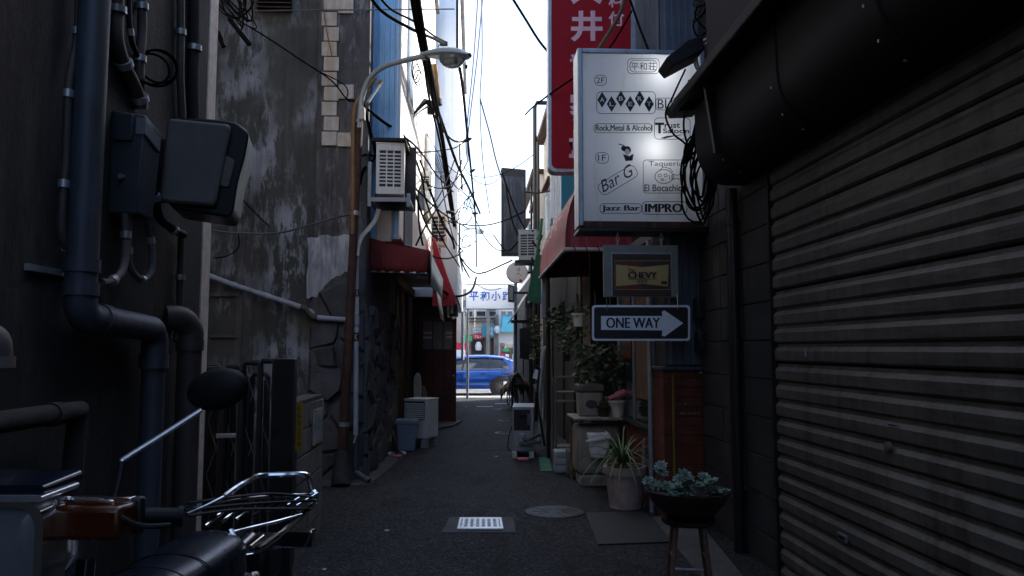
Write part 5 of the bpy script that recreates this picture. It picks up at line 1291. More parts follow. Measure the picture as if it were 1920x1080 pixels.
# pale lean-to roof edge below round sign and lantern sign
lt = thing('lean_to_roof', 'pale corrugated lean-to roof below the round sign', 'roof', at(970, 570, 19))
MB().grid([[at(958, 602, 20) + V((0, 2 * k / 14, .012 * (k % 2))), at(990, 548, 20) + V((0, 2 * k / 14, .012 * (k % 2)))] for k in range(15)]).obj('sheet', 'cream', lt, solid=.01)
MB().box((at(958, 602, 20).x, 20, at(958, 606, 20).z), (1.5, 20.05, at(958, 600, 20).z)).obj('beam', 'blackpaint', lt, smooth=False)
lsn = thing('lantern_sign', 'small framed lantern sign beside the hanging board', 'sign', at(958, 560, 18.5))
extr([(953, 534), (964, 536), (964, 566), (953, 565)], 18.5, 18.8, 'case', 'blackpaint', lsn); extr([(955, 537), (962, 538), (962, 563), (955, 562)], 18.49, 18.499, 'face', 'acgrey', lsn)
MB().box((at(964, 550, 18.5).x, 18.6, at(964, 551, 18.6).z), (1.53, 18.65, at(964, 547, 18.6).z)).obj('arm', 'blackpaint', lsn, smooth=False)
# dark post
po = at(967, 700, 20.5); MB().cyl((po.x, 20.5, G(20.5)), (po.x, 20.5, at(967, 500, 20.5).z), .045).obj('dark_post', 'greysteel', label='slim dark post in front of the bicycles at right', cat='post')
# frame display board on right far wall
fb = thing('display_board', 'black framed display board on the right wall beyond the plants', 'board', at(985, 650, 19))
extr([(974, 616), (1001, 612), (1001, 676), (974, 672)], 18.2, 18.26, 'frame', 'blackpaint', fb); extr([(977, 620), (998, 617), (998, 670), (977, 668)], 18.19, 18.199, 'panel', 'glass', fb)

# ------------------------------------------------------------------ foliage helpers
def leafcloud(c, rx, ry, rz, n, size, seed, shell=.35):
    r = random.Random(seed); b = MB(); c = V(c)
    for i in range(n):
        d = V((r.gauss(0, 1), r.gauss(0, 1), r.gauss(0, 1))).normalized(); k = shell + (1 - shell) * r.random() ** .6
        p = c + V((d.x * rx * k, d.y * ry * k, d.z * rz * k))
        u = V((r.gauss(0, 1), r.gauss(0, 1), r.gauss(0, .6) - .4)).normalized(); w = u.cross(V((r.gauss(0, 1), r.gauss(0, 1), 1))).normalized(); nn = u.cross(w)
        s = size * r.uniform(.6, 1.3)
        b.add([p, p + u * s * .45 + w * s * .34 - nn * s * .06, p + u * s, p + u * s * .45 - w * s * .34 - nn * s * .06, p + u * s * .5 + nn * s * .05], [(0, 1, 4), (1, 2, 4), (2, 3, 4), (3, 0, 4)])
    return b
def pot(p, r0, r1, h, m, t, lip=True):
    MB().lathe([(0, 0), (r0, 0), (r1, h - .02), (r1 + .012, h - .02) if lip else (r1, h - .01), (r1 + .012, h) if lip else (r1, h), (r1 - .015, h), (r1 - .02, h - .04), (0, h - .04)], p, n=24).obj('pot', m, t)
    MB().lathe([(0, h - .035), (r1 - .02, h - .035)], p, n=20).obj('soil', 'soil', t)
# ------------------------------------------------------------------ bowl planter on a stool
ps = gd(1296, 1120); Yb = 4.45
ps = V((at(1290, 970, Yb).x, Yb, G(Yb))); zs = at(1290, 970, Yb).z
st = thing('stool', 'dark wooden stool carrying the bowl of succulents', 'stool', ps)
MB().lathe([(0, 0), (.15, 0), (.16, .012), (.16, .028), (0, .028)], ps + V((0, 0, zs - ps.z - .03)), n=24).obj('seat', 'blackpaint', st)
for k in range(4):
    a = rad(35 + 90 * k); tp = ps + V((.11 * math.cos(a), .11 * math.sin(a), zs - ps.z - .03)); ft = ps + V((.18 * math.cos(a), .18 * math.sin(a), 0))
    MB().tube([ft, tp], [.012, .017], 8).obj('leg', 'wood', st)
for z_, k0 in ((.16, 0), (.27, 1), (.1, 2)):
    for k in range(4):
        a, a2 = rad(35 + 90 * k), rad(125 + 90 * k); rr = .18 - .07 * z_ / .45
        if (k + k0) % 2 == 0: MB().cyl(ps + V((rr * math.cos(a), rr * math.sin(a), z_)), ps + V((rr * math.cos(a2), rr * math.sin(a2), z_)), .008).obj('rung', 'steel' if z_ < .2 else 'blackpaint', st)
bwl = thing('succulent_bowl', 'wide dark bowl of pale green succulents on the stool', 'plant', V((ps.x, ps.y, zs)))
hB = at(1290, 918, Yb).z - zs; rB = .245
MB().lathe([(0, 0), (.1, 0), (.15, .02), (.215, .09), (rB, hB - .015), (rB + .008, hB), (rB - .012, hB), (rB - .03, hB - .035), (0, hB - .035)], (ps.x, ps.y, zs), n=32).obj('bowl', 'bowl', bwl)
MB().lathe([(0, hB - .03), (rB - .03, hB - .033)], (ps.x, ps.y, zs), n=24).obj('soil', 'soil', bwl)
RND.seed(21)
def rosette(c, r, tilt):
    M = Matrix.Translation(c) @ Matrix.Rotation(tilt[0], 4, 'X') @ Matrix.Rotation(tilt[1], 4, 'Y')
    b = MB(M)
    for ring, (n, rr, el) in enumerate(((8, 1.0, .25), (7, .75, .6), (5, .45, 1.0))):
        for k in range(n):
            a = 2 * math.pi * (k + ring * .4) / n + RND.uniform(-.12, .12); d = V((math.cos(a) * math.cos(el), math.sin(a) * math.cos(el), math.sin(el))); w = V((-math.sin(a), math.cos(a), 0)); L = r * rr; n_ = d.cross(w)
            b.add([d * L * .1, d * L * .65 + w * L * .24, d * L, d * L * .65 - w * L * .24, d * L * .6 + n_ * L * .1], [(0, 1, 4), (1, 2, 4), (2, 3, 4), (3, 0, 4)])
    b.obj('rosette', 'succ', bwl)
zc = zs + hB
for k in range(34):
    a = RND.uniform(0, 2 * math.pi); rr = RND.random() ** .5 * .23
    c = V((ps.x + rr * math.cos(a), ps.y + rr * math.sin(a), zc + RND.uniform(-.01, .05) - rr * .05)); rosette(c, RND.uniform(.035, .06), (RND.uniform(-.5, .5), RND.uniform(-.5, .5)))
for px, py, r in ((1238, 885, .06), (1240, 874, .045), (1222, 905, .055), (1215, 902, .04), (1232, 912, .05), (1250, 913, .05), (1320, 895, .045), (1285, 892, .06), (1275, 900, .05)):
    rosette(at(px, py, Yb - .1), r, (.5, RND.uniform(-.5, .5)))
MB().tube(smoothpts([at(1236, 918, Yb - .08), at(1240, 905, Yb - .1), at(1239, 888, Yb - .1)], 4), .007, 6).obj('stem', 'strap', bwl)
for k in range(4): MB().tube(smoothpts([at(1350, 915, Yb), at(1362, 917, Yb), at(1374, 925 + 4 * k, Yb)], 4), .003, 5).obj('stem', 'wood', bwl)

# ------------------------------------------------------------------ spider plant and shelf group
p = gd(1178, 957); Yp = p.y
sp = thing('spider_plant', 'spider plant with arching strap leaves in a clay coloured pot', 'plant', p)
hP = at(1178, 878, Yp).z - p.z
pot(p + V((0, .15, 0)), .15, .19, hP, 'clay', sp)
MB().lathe([(.195, hP - .07), (.212, hP - .07), (.215, hP + .004), (.2, hP + .004)], p + V((0, .15, 0)), n=24).obj('rim', 'clay', sp)
b = MB(); r = random.Random(5); top = p + V((-.02, .15, hP))
for k in range(70):
    a = r.uniform(0, 2 * math.pi); L = r.uniform(.38, .85); w = r.uniform(.007, .013); el = r.uniform(.7, 1.45); d = V((math.cos(a), math.sin(a), 0)); sd_ = V((-d.y, d.x, 0))
    rows = []; 
    for i in range(8):
        t = i / 7; q_ = top + d * (L * math.cos(el) * t * 1.1 + .25 * L * t * t) + V((0, 0, L * math.sin(el) * t - L * 1.25 * t * t * (.45 + .4 * (k % 3) / 2))); ww = w * (1 - t) ** .6 + .0008
        rows.append([q_ - sd_ * ww, q_ + V((0, 0, -ww * .5)), q_ + sd_ * ww])
    b.grid(rows)
b.obj('leaves', 'strap', sp, kind='stuff')
# cabinet (old appliance) on block, shelf top
q0 = gd(1108, 912); Yc = q0.y
cb = thing('old_cabinet', 'stained rounded ivory cabinet standing on a block under the shelf', 'cabinet', q0)
x0, x1 = at(1083, 850, Yc).x, at(1140, 850, Yc).x; z0, z1 = at(1100, 892, Yc).z, at(1100, 800, Yc).z
MB().box((x0, Yc + .02, z0), (x1 + .15, Yc + .5, z1)).obj('case', 'stained', cb, bev=.05)
MB().box((x0 + .03, Yc, G(Yc)), (x1 + .1, Yc + .4, z0 - .002)).obj('block', 'concrete', cb, bev=.01)
MB().box((x0 + .04, Yc + .012, z0 + .06), (x1 + .1, Yc + .021, z1 - .05)).obj('front_panel', 'stained', cb, bev=.004)
sh = thing('plant_shelf', 'pale board shelf with legs holding pots and a bin', 'shelf', (1.3, Yc, 0))
zz = at(1120, 789, Yc - .1).z; xa, xb2 = at(1076, 785, Yc - .1).x, at(1186, 785, Yc - .1).x
MB().box((xa, Yc - .1, zz), (xb2, Yc + .55, zz + .03)).obj('top', 'stained', sh, bev=.01)
for xx in (xa + .05, xb2 - .05):
    for yy in (Yc + .52,): MB().box((xx - .015, yy - .015, G(Yc)), (xx + .015, yy + .015, zz)).obj('leg', 'wood', sh, smooth=False)
MB().box((xb2 - .06, Yc - .07, G(Yc)), (xb2 - .03, Yc - .04, zz)).obj('leg', 'wood', sh, smooth=False)
zz += .03
# bin with round badge
Yn = Yc + .12; a_, c_ = at(1085, 724, Yn), at(1131, 772, Yn)
bn = thing('lidded_bin', 'pale lidded bin with a dark oval badge on the shelf', 'bin', ((a_.x + c_.x) / 2, Yn, zz))
MB().hexa([(a_.x + .01, Yn, zz), (c_.x - .01, Yn, zz), (c_.x - .01, Yn + .25, zz), (a_.x + .01, Yn + .25, zz)], [(a_.x, Yn - .01, a_.z - .07), (c_.x, Yn - .01, a_.z - .07), (c_.x, Yn + .26, a_.z - .07), (a_.x, Yn + .26, a_.z - .07)]).obj('body', 'stained', bn, bev=.015)
MB().box((a_.x - .015, Yn - .025, a_.z - .068), (c_.x + .015, Yn + .275, a_.z + .02)).obj('lid', 'boxgrey', bn, bev=.02)
extr(ell(1109, 758, 11, 8, 20), Yn - .012, Yn - .006, 'badge', 'boxblue', bn)
for x_, y0_, y1_, r_, m, lab, fol in ((1134, 762, 784, .075, 'bowl', 'small dark pot with a low cactus on the shelf', 'c'), (1161, 752, 786, .1, 'plasticw', 'pale flower pot with a red scoop on the shelf', 's')):
    Yq = Yc + .02; pq = at(x_, y1_ + 2, Yq); hq = at(x_, y0_, Yq).z - zz; pq = V((pq.x, Yq + .08, zz))
    t = thing('flower_pot', lab, 'plant pot', pq, 'pots on the plant shelf'); pot(pq, r_ * .75, r_, hq, m, t)
    if fol == 'c': leafcloud(pq + V((0, 0, hq + .03)), .06, .06, .05, 90, .03, 3).obj('leaves', 'hedge', t, kind='stuff')
    else: MB().tube(smoothpts([pq + V((-.1, 0, hq + .02)), pq + V((0, 0, hq + .06)), pq + V((.1, 0, hq + .1))], 4), [.03] * 4 + [.045] * 4 + [.03], 8).obj('scoop', 'pink', t)
# bushy dusty plant behind
pq = V((at(1155, 730, Yc + .35).x, Yc + .38, zz))
bsh = thing('bushy_plant', 'bushy dusty houseplant behind the lidded bin', 'plant', pq)
pot(pq, .09, .12, .2, 'acgrey', bsh)
cl_ = at(1128, 678, Yc + .3)
MB().tube(smoothpts([pq + V((0, 0, .15)), pq + V((-.03, 0, .35)), cl_], 5), .015, 6).obj('stem', 'wood', bsh)
for k, (px, py, rx, rz, n) in enumerate(((1105, 672, .2, .2, 230), (1140, 680, .2, .24, 230), (1165, 695, .14, .18, 120), (1100, 700, .13, .12, 80))):
    leafcloud(at(px, py, Yc + .25), rx, .2, rz, n, .085, 40 + k).obj('leaves', 'leaf', bsh, kind='stuff')
# white basket, board, boxes
a_, c_ = at(1101, 812, Yc - .12), at(1141, 860, Yc - .12)
bk = thing('white_basin', 'white plastic basin propped against the old cabinet', 'basin', ((a_.x + c_.x) / 2, Yc - .1, c_.z))
MB().hexa([(a_.x + .05, Yc - .11, c_.z), (c_.x, Yc - .13, c_.z), (c_.x, Yc - .01, c_.z), (a_.x + .05, Yc - .01, c_.z)], [(a_.x, Yc - .15, a_.z), (c_.x + .02, Yc - .15, a_.z), (c_.x + .02, Yc - .01, a_.z), (a_.x, Yc - .01, a_.z)]).obj('tub', 'boardwhite', bk, bev=.02)
MB().hexa([(a_.x - .02, Yc - .165, a_.z - .1), (c_.x + .02, Yc - .165, a_.z - .06), (c_.x + .02, Yc - .151, a_.z - .06), (a_.x - .02, Yc - .151, a_.z - .1)], [(a_.x - .02, Yc - .165, a_.z - .075), (c_.x + .02, Yc - .165, a_.z - .035), (c_.x + .02, Yc - .151, a_.z - .035), (a_.x - .02, Yc - .151, a_.z - .075)]).obj('rim', 'boardwhite', bk, bev=.004)
MB().prism([at(x, y, Yp + .45) for x, y in ((1200, 925), (1214, 925), (1219, 832), (1212, 820), (1206, 824))], (0, .03, 0)).obj('leaning_board', 'acgrey', label='pale narrow board leaning behind the spider plant pot', cat='board', bev=.005)
for x0_, x1_, y0_, yb_, m, lab, nm in ((1041, 1080, 842, 889, 'acgrey', 'pale square crate on the ground beside the dark cabinet frame', 'crate'), (1066, 1086, 840, 896, 'boxgrey', 'grey jerry can beside the old cabinet', 'jerry_can')):
    g_ = gd((x0_ + x1_) / 2, yb_); a_, c_ = at(x0_, y0_, g_.y), at(x1_, yb_, g_.y)
    t = thing(nm, lab, nm.replace('_', ' '), g_)
    MB().box((a_.x, g_.y, g_.z), (c_.x, g_.y + .28, a_.z - .03)).obj('body', m, t, bev=.02)
    if nm == 'crate':
        for k in range(3): MB().box((a_.x + .01, g_.y - .012, g_.z + .03 + k * (a_.z - g_.z) / 3.4), (c_.x - .01, g_.y - .001, g_.z + .03 + (k + .7) * (a_.z - g_.z) / 3.4)).obj('slat', m, t, bev=.004)
    else:
        MB().tube([(a_.x + .02, g_.y + .1, a_.z - .03), (a_.x + .02, g_.y + .1, a_.z), (c_.x - .05, g_.y + .1, a_.z), (c_.x - .05, g_.y + .1, a_.z - .03)], .01, 8).obj('handle', m, t); MB().cyl((c_.x - .025, g_.y + .1, a_.z - .03), (c_.x - .025, g_.y + .1, a_.z + .01), .018).obj('cap', 'black', t)
# steel rack frame (tall chair-like) in the entrance
g_ = gd(1060, 870); Yr = g_.y + .2
fr = thing('steel_rack', 'dark tubular rack with shelves in the shop entrance', 'rack', (g_.x, Yr, G(Yr)))
a_, c_ = at(1042, 708, Yr), at(1084, 708, Yr)
for yy in (Yr, Yr + .35): MB().tube([(a_.x, yy, G(Yr)), (a_.x, yy, a_.z - .03), (a_.x + .03, yy, a_.z), (c_.x - .03, yy, a_.z), (c_.x, yy, a_.z - .03), (c_.x, yy, G(Yr))], .014, 8).obj('hoop', 'boxgrey', fr)
for y_ in (735, 753, 838): z_ = at(1060, y_, Yr).z; MB().box((a_.x + .015, Yr + .0, z_ - .02), (c_.x - .015, Yr + .35, z_)).obj('shelf', 'boxgrey', fr, bev=.004)
# hanging pots
for k, (px, py, lab) in enumerate(((1085, 600, 'pale hanging flower pot under the crimson awning, highest one'), (1063, 665, 'small dark hanging pot near the awning post'))):
    Yh = 8.6 + .8 * k; ph = at(px, py + 12, Yh); t = thing('hanging_pot', lab, 'plant pot', ph, 'pots hanging under the awning'); rr = .075 if k == 0 else .05
    pot(ph, rr * .75, rr, .15 if k == 0 else .09, 'acwhite' if k == 0 else 'bowl', t)
    for a in (0, 2.1, 4.2): MB().cyl(ph + V((rr * math.cos(a), rr * math.sin(a), .13)), V((ph.x, ph.y, 2.45)), .003, n=5).obj('cord', 'cablegrey', t)
    leafcloud(ph + V((0, 0, .2)), .12, .12, .1, 90, .06, 60 + k).obj('leaves', 'leaf', t, kind='stuff')
for k, (px, py, Yk, rx, rz, n, lab) in enumerate(((1045, 600, 10.2, .18, .25, 170, 'trailing dark plant under the crimson awning'), (1004, 640, 15.5, .12, .6, 220, 'climbing ivy on the right wall beyond the awning'), (1075, 625, 8.9, .2, .15, 110, 'loose trailing foliage below the hanging pots'))):
    c_ = at(px, py, Yk); t = thing('trailing_plant', lab, 'plant', c_ - V((0, 0, rz)), 'trailing plants on the right'); leafcloud(c_, rx, .25, rz, n, .07, 80 + k).obj('leaves', 'hedge', t, kind='stuff')
    MB().tube(smoothpts([c_ + V((.05, 0, rz)), c_ + V((-.03, .05, 0)), c_ - V((0, 0, rz))], 4), .008, 5).obj('stem', 'wood', t)
# hanging chains of paper / strips
for k in range(3): cable([(1115 + 28 * k, 545, 8.3), (1116 + 28 * k, 575, 8.3), (1112 + 28 * k, 610, 8.3)], .008, ('leftmost', 'middle', 'rightmost')[k] + ' of three dim cords hanging behind the one way sign', m='cablegrey', group='cords behind the one way sign')

# ------------------------------------------------------------------ grey condenser standing at right
p = gd(965, 858); a_, c_ = at(961, 860, p.y), at(1001, 860, p.y); zt = at(980, 764, p.y).z
t, M = acunit(V(((a_.x + c_.x) / 2, p.y, p.z + .09)), c_.x - a_.x, .75, zt - p.z - .09, rad(-5), 'grey upright condenser standing on feet at the right of the alley', m='acgrey', grille='plain', rows=0)
w_ = c_.x - a_.x; h_ = zt - p.z - .09
MB(M).box((-.06, -.016, h_ * .76), (.06, -.001, h_ * .84)).obj('grip_recess', 'black', t, bev=.006)
MB(M).box((.06, -.012, h_ * .6), (.11, -.001, h_ * .86)).obj('rating_plate', 'boxgrey', t, smooth=False)
MB(M).box((-.07, -.07, h_ * .14), (.03, -.001, h_ * .42)).obj('valve_cover', 'acgrey', t, bev=.02)
MB(M).tube(smoothpts([(0, -.05, h_ * .3), (.06, -.12, h_ * .28), (.14, -.1, h_ * .34), (.2, 0, h_ * .36), (.24, .1, h_ * .36)], 5), .025, 8).obj('pipe_run', 'boxgrey', t)
MB(M).tube(smoothpts([(-.05, -.05, h_ * .22), (.05, -.1, h_ * .18), (.16, -.08, h_ * .2), (.24, .05, h_ * .2)], 5), .018, 8).obj('pipe_run', 'cablegrey', t)
for sx in (-.12, .12): MB(M).box((sx - .035, -.06, -.1), (sx + .035, .74, -.002)).obj('foot', 'plasticw', t, bev=.008)
MB().tube(smoothpts([at(960, 800, p.y), at(955, 815, p.y), at(952, 838, p.y), at(958, 846, p.y)], 5), .008, 6).obj('drain_hose', 'cable', label='thin black hose looping beside the grey upright condenser', cat='hose')
pk = gd(975, 862); MB().box((pk.x - .05, pk.y - .15, pk.z + .001), (pk.x + .12, pk.y - .09, pk.z + .05)).obj('pink_cloth', 'pink', label='pink rag under the grey upright condenser', cat='rag', bev=.02)

# ------------------------------------------------------------------ bicycle and covered bicycle at right
def bicycle(base, rot, label, colour='blackpaint'):
    t = thing('bicycle', label, 'bicycle', base, 'bicycles parked at the alley mouth'); M = Matrix.Translation(base) @ Matrix.Rotation(rot, 4, 'Z')
    for yy in (-.52, .52):
        w = MB(M).tube([(0, yy + .32 * math.cos(a), .33 + .32 * math.sin(a)) for a in [2 * math.pi * k / 28 for k in range(28)]], .018, 6, closed=True).obj('wheel', 'tyre', t)
        MB(M).tube([(0, yy + .295 * math.cos(a), .33 + .295 * math.sin(a)) for a in [2 * math.pi * k / 28 for k in range(28)]], .009, 5, closed=True).obj('rim', 'steel', w)
        b = MB(M)
        for k in range(12): b.cyl((.0, yy, .33), (0, yy + .29 * math.cos(k * math.pi / 6), .33 + .29 * math.sin(k * math.pi / 6)), .002, n=4)
        b.obj('spoke', 'steel', w)
    fr_ = MB(M)
    for a, b_ in (((0, .52, .33), (0, .08, .3)), ((0, .08, .3), (0, .18, .75)), ((0, .18, .75), (0, .52, .33)), ((0, .08, .3), (0, -.36, .72)), ((0, .15, .6), (0, -.36, .78)), ((0, -.34, .82), (0, -.52, .33))): fr_.cyl(a, b_, .014, n=8)
    fr_.obj('frame', colour, t)
    MB(M).tube(smoothpts([(-.27, -.2, .98), (-.2, -.3, 1.0), (0, -.34, .98), (.2, -.3, 1.0), (.27, -.2, .98)], 4), .011, 8).cyl((0, -.34, .8), (0, -.34, .99), .012).obj('handlebar', 'steel', t)
    MB(M).box((-.08, .08, .8), (.08, .32, .86)).obj('saddle', 'black', t, bev=.03)
    MB(M).cyl((0, .18, .74), (0, .19, .82), .012).obj('seat_post', 'steel', t)
    b = MB(M)
    for z in (.72, .8, .88, .96):
        b.tube([(-.17, -.72, z), (.17, -.72, z), (.17, -.42, z), (-.17, -.42, z)], .004, 4, closed=True)
    for k in range(6):
        for yy in (-.72, -.42): b.cyl((-.17 + .068 * k, yy, .72), (-.17 + .068 * k, yy, .96), .004, n=4)
    b.obj('basket', 'steel', t)
    MB(M).tube(smoothpts([(0, .2, .34), (0, .3, .66), (0, .52, .68), (0, .75, .6), (0, .84, .4)], 4), .022, 6).obj('mudguard', colour, t)
    return t, M
pB = gd(972, 752)
t, M = bicycle(V((1.08, 20.6, G(20.6))), rad(5), 'bicycle under a tan cloth at the right of the alley mouth')
b = MB(M)
rows = []
for i in range(11):
    u = i / 10; yy = -.75 + 1.3 * u; zt2 = 1.02 - .25 * u + .04 * math.sin(i * 1.7)
    rows.append([((-.3 + .6 * j / 10) * (1.0 + .1 * math.sin(i)), yy + .03 * math.sin(j * 1.3), zt2 - .5 * abs(j / 5 - 1) ** 1.6 * (.9 + .25 * math.sin(i * 2.1 + j)) + .015 * math.sin(j * 2.7 + i)) for j in range(11)])
b.grid(rows).obj('tan_cover', 'tan', label='tan cloth thrown over the parked bicycle', cat='cloth', solid=.01)
bicycle(V((1.12, 23.2, G(23.2))), rad(-10), 'uncovered black bicycle beyond the cloth covered one')
# leaning pipes, papers beyond condenser
for k, (x0_, y0_, x1_, y1_, Yk, m, lab) in enumerate(((1018, 665, 1012, 840, 12.5, 'greypipe', 'pale curved hose pipe standing by the right wall'), (1006, 700, 1000, 840, 13.2, 'wood', 'wooden pole leaning by the grey condenser'), (1012, 690, 1024, 850, 12.2, 'blackpaint', 'thin black rod leaning by the awning post'))):
    P = [at(x1_, y1_, Yk), at(x0_ - 4, y0_ + 60, Yk), at(x0_, y0_, Yk)]
    if k == 0: P += [at(1024, 650, Yk)]
    MB().tube(smoothpts(P, 5), .035 if k == 0 else .018, 8).obj(('hose_pipe', 'leaning_pole', 'leaning_rod')[k], m, label=lab, cat=('pipe', 'pole', 'rod')[k])
for k, (x_, y_, Yk, lab) in enumerate(((1006, 702, 12.8, 'pale blue leaflet pinned by the right wall'), (1008, 728, 12.4, 'grey card hanging below the blue leaflet'))):
    c_ = at(x_, y_, Yk); M = Matrix.Translation(c_) @ Matrix.Rotation(rad(18 - 40 * k), 4, 'Y'); MB(M).cbox((0, 0, 0), .1, .006, .16).obj('leaflet', 'signwhite' if k == 0 else 'acgrey', label=lab, cat='leaflet', smooth=False)

# ------------------------------------------------------------------ hanging street board on posts
YN = 25.6
nb = thing('alley_name_board', 'white board with blue characters hanging across the alley mouth', 'sign', gd(877, 740))
MB().add([at(873, 533, YN), at(966, 533, YN), at(966, 580, YN), at(873, 580, YN)], [(0, 3, 2, 1)]).obj('board', mboard, nb, smooth=False)
MB().add([at(873, 533, YN) + V((0, .08, 0)), at(966, 533, YN) + V((0, .08, 0)), at(966, 580, YN) + V((0, .08, 0)), at(873, 580, YN) + V((0, .08, 0))], [(0, 1, 2, 3)]).obj('back_board', mboard, nb, smooth=False)
stroke([(873.5, 533.5), (965.5, 533.5), (965.5, 579.5), (873.5, 579.5)], 2.0, YN, True, .003).obj('border', 'greysteel', nb, smooth=False)
for i, ch_ in enumerate('平和小路'): ptext(ch_, 879.5 + 20.8 * i, 897 + 20.8 * i, 546.5, 564, YN - .003, 'blueletter', nb, bold=.02)
pb_ = at(877, 580, YN + .06); MB().cyl((pb_.x, YN + .06, G(YN)), (pb_.x, YN + .06, pb_.z), .042).obj('post', 'silver', nb)
pb_ = at(964, 580, YN + .06); MB().cyl((pb_.x, YN + .06, G(YN)), (pb_.x, YN + .06, pb_.z), .042).obj('post', 'silver', nb)
MB().box((at(944, 735, 27).x, 27, G(27)), (at(950, 735, 27).x, 27.1, at(944, 716, 27).z)).obj('kerb_marker', 'boardwhite', label='short white marker post before the car wheel', cat='post', bev=.01)

# ------------------------------------------------------------------ blue estate car
YK = 28.0; gz = G(29)
wx = at(938, 700, YK).x
car = thing('blue_car', 'blue estate car passing the alley mouth', 'car', (wx - 1.3, YK + .88, gz))
def cs_(x):            # body shoulder height, roof height, at distance x ahead (towards -X) of the rear bumper
    return None
xr = wx + .86           # rear bumper
Lc = 4.69
def sec(d):             # d = distance from rear bumper; returns (hood/shoulder z, half width)
    belt = .98 - .05 * d / Lc
    if d > 3.35: belt = .93 - .2 * ((d - 3.35) / 1.34) ** 1.6
    hw = .885 - .1 * max(0, (d - 4.0) / .69) ** 2 - .07 * max(0, (.35 - d) / .35) ** 2
    return belt, hw
rows = []
for i in range(41):
    d = Lc * i / 40; z, hw = sec(d); x = xr - d; low = .24 if .25 < d < 4.5 else .34
    yc_ = YK + .885
    ring = [(-hw + .06, low), (-hw, low + .1), (-hw - .012, .55), (-hw + .01, z - .06), (-hw + .07, z), (0, z + .02)]
    pts = [(x, yc_ + a, gz + b_) for a, b_ in ring] + [(x, yc_ - a, gz + b_) for a, b_ in reversed(ring[:-1])]
    rows.append(pts + [pts[0]])
b = MB().grid(rows); n = len(rows[0]) - 1
b.add(rows[0][:-1], [tuple(range(n))]); b.add(rows[-1][:-1], [tuple(range(n))])
body = b.obj('body', 'carblue', car, ang=50)
roof = [(0.12, 1.0), (.35, 1.3), (.75, 1.44), (1.4, 1.49), (2.1, 1.48), (2.7, 1.38), (3.2, 1.14), (3.5, .96)]
rows = []
for d, z in roof:
    zb_, hw = sec(d); t_ = (z - zb_) / .52; rows.append([(xr - d, YK + .885 + a, gz + b_) for a, b_ in ((-hw + .08, zb_ - .01), (-hw + .08 + .2 * max(0, t_), z - .05), (-.3, z), (.3, z), (hw - .08 - .2 * max(0, t_), z - .05), (hw - .08, zb_ - .01))])
MB().grid(rows).obj('greenhouse', 'glass', car, ang=60)
rows2 = []
for d, z in roof[1:-2]:
    zb_, hw = sec(d); t_ = (z - zb_) / .52; rows2.append([(xr - d, YK + .885 + a, gz + b_) for a, b_ in ((-hw + .05 + .2 * t_, z - .075), (-hw + .1 + .2 * t_, z - .03), (-.3, z + .02), (.3, z + .02), (hw - .1 - .2 * t_, z - .03), (hw - .05 - .2 * t_, z - .075))])
MB().grid(rows2).obj('roof', 'carblue', car, solid=.02, ang=60)
def pillar(d0, d1, w=.06, m='carblue', nm='pillar'):
    z0 = sec(d0)[0]; zt2 = .0
    import bisect
    def rz(d):
        for k in range(len(roof) - 1):
            if roof[k][0] <= d <= roof[k + 1][0]: u = (d - roof[k][0]) / (roof[k + 1][0] - roof[k][0]); return roof[k][1] * (1 - u) + roof[k + 1][1] * u
        return 1.4
    z1 = rz(d1) - .05; hw0 = sec(d0)[1] - .08; hw1 = sec(d1)[1] - .08 - .2 * max(0, (z1 + .05 - sec(d1)[0]) / .52)
    yA, yB_ = YK + .885 - hw0 - .012, YK + .885 - hw1 - .012
    MB().hexa([(xr - d0 - w, yA, gz + z0 - .02), (xr - d0 + w, yA, gz + z0 - .02), (xr - d0 + w, yA + .02, gz + z0 - .02), (xr - d0 - w, yA + .02, gz + z0 - .02)], [(xr - d1 - w, yB_, gz + z1), (xr - d1 + w, yB_, gz + z1), (xr - d1 + w, yB_ + .02, gz + z1), (xr - d1 - w, yB_ + .02, gz + z1)]).obj(nm, m, car, smooth=False)
pillar(3.4, 2.85, .05); pillar(2.3, 2.2, .035, 'blackpaint'); pillar(1.3, 1.25, .035, 'blackpaint'); pillar(.3, .62, .13)
for d in (.86, 3.51):
    for s in (-1, 1):
        yy = YK + .885 + s * .80
        w = MB().lathe([(.2, -.1), (.31, -.1), (.33, -.07), (.33, .07), (.31, .1), (.2, .1)], (xr - d, yy, gz + .33), axis='Y', n=28).obj('wheel', 'tyre', car)
        MB().lathe([(0, -s * -.05), (.05, s * .09), (.19, s * .06), (.225, s * .1), (.225, 0)], (xr - d, yy, gz + .33), axis='Y', n=28).obj('rim', 'steel', w)
        b = MB()
        for k in range(10):
            a = k * math.pi / 5; b.cyl((xr - d, yy + s * .1, gz + .33), (xr - d + .21 * math.cos(a), yy + s * .095, gz + .33 + .21 * math.sin(a)), .016, .01, n=6)
        b.obj('spoke', 'boxgrey', w)
    yy = YK + .885 - .9
    MB().lathe([(.34, 0), (.4, 0), (.4, .012), (.34, .012)], (xr - d, yy - .008, gz + .33), axis='Y', n=28).obj('wheel_arch', 'blackpaint', car)
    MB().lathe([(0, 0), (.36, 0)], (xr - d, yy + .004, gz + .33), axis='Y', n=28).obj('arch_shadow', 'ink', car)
for d in (1.28, 2.3, 3.3): MB().box((xr - d - .006, YK - .018, gz + .4), (xr - d + .006, YK - .01, gz + .92)).obj('door_gap', 'ink', car, smooth=False)
for d in (1.5, 2.5): MB().box((xr - d - .1, YK - .035, gz + .8), (xr - d + .1, YK - .012, gz + .835)).obj('door_handle', 'carblue', car, bev=.008)
MB().box((xr - 3.35, YK - .04, gz + .26), (xr - 1.25, YK + .02, gz + .33)).obj('sill', 'carblue', car, bev=.01)
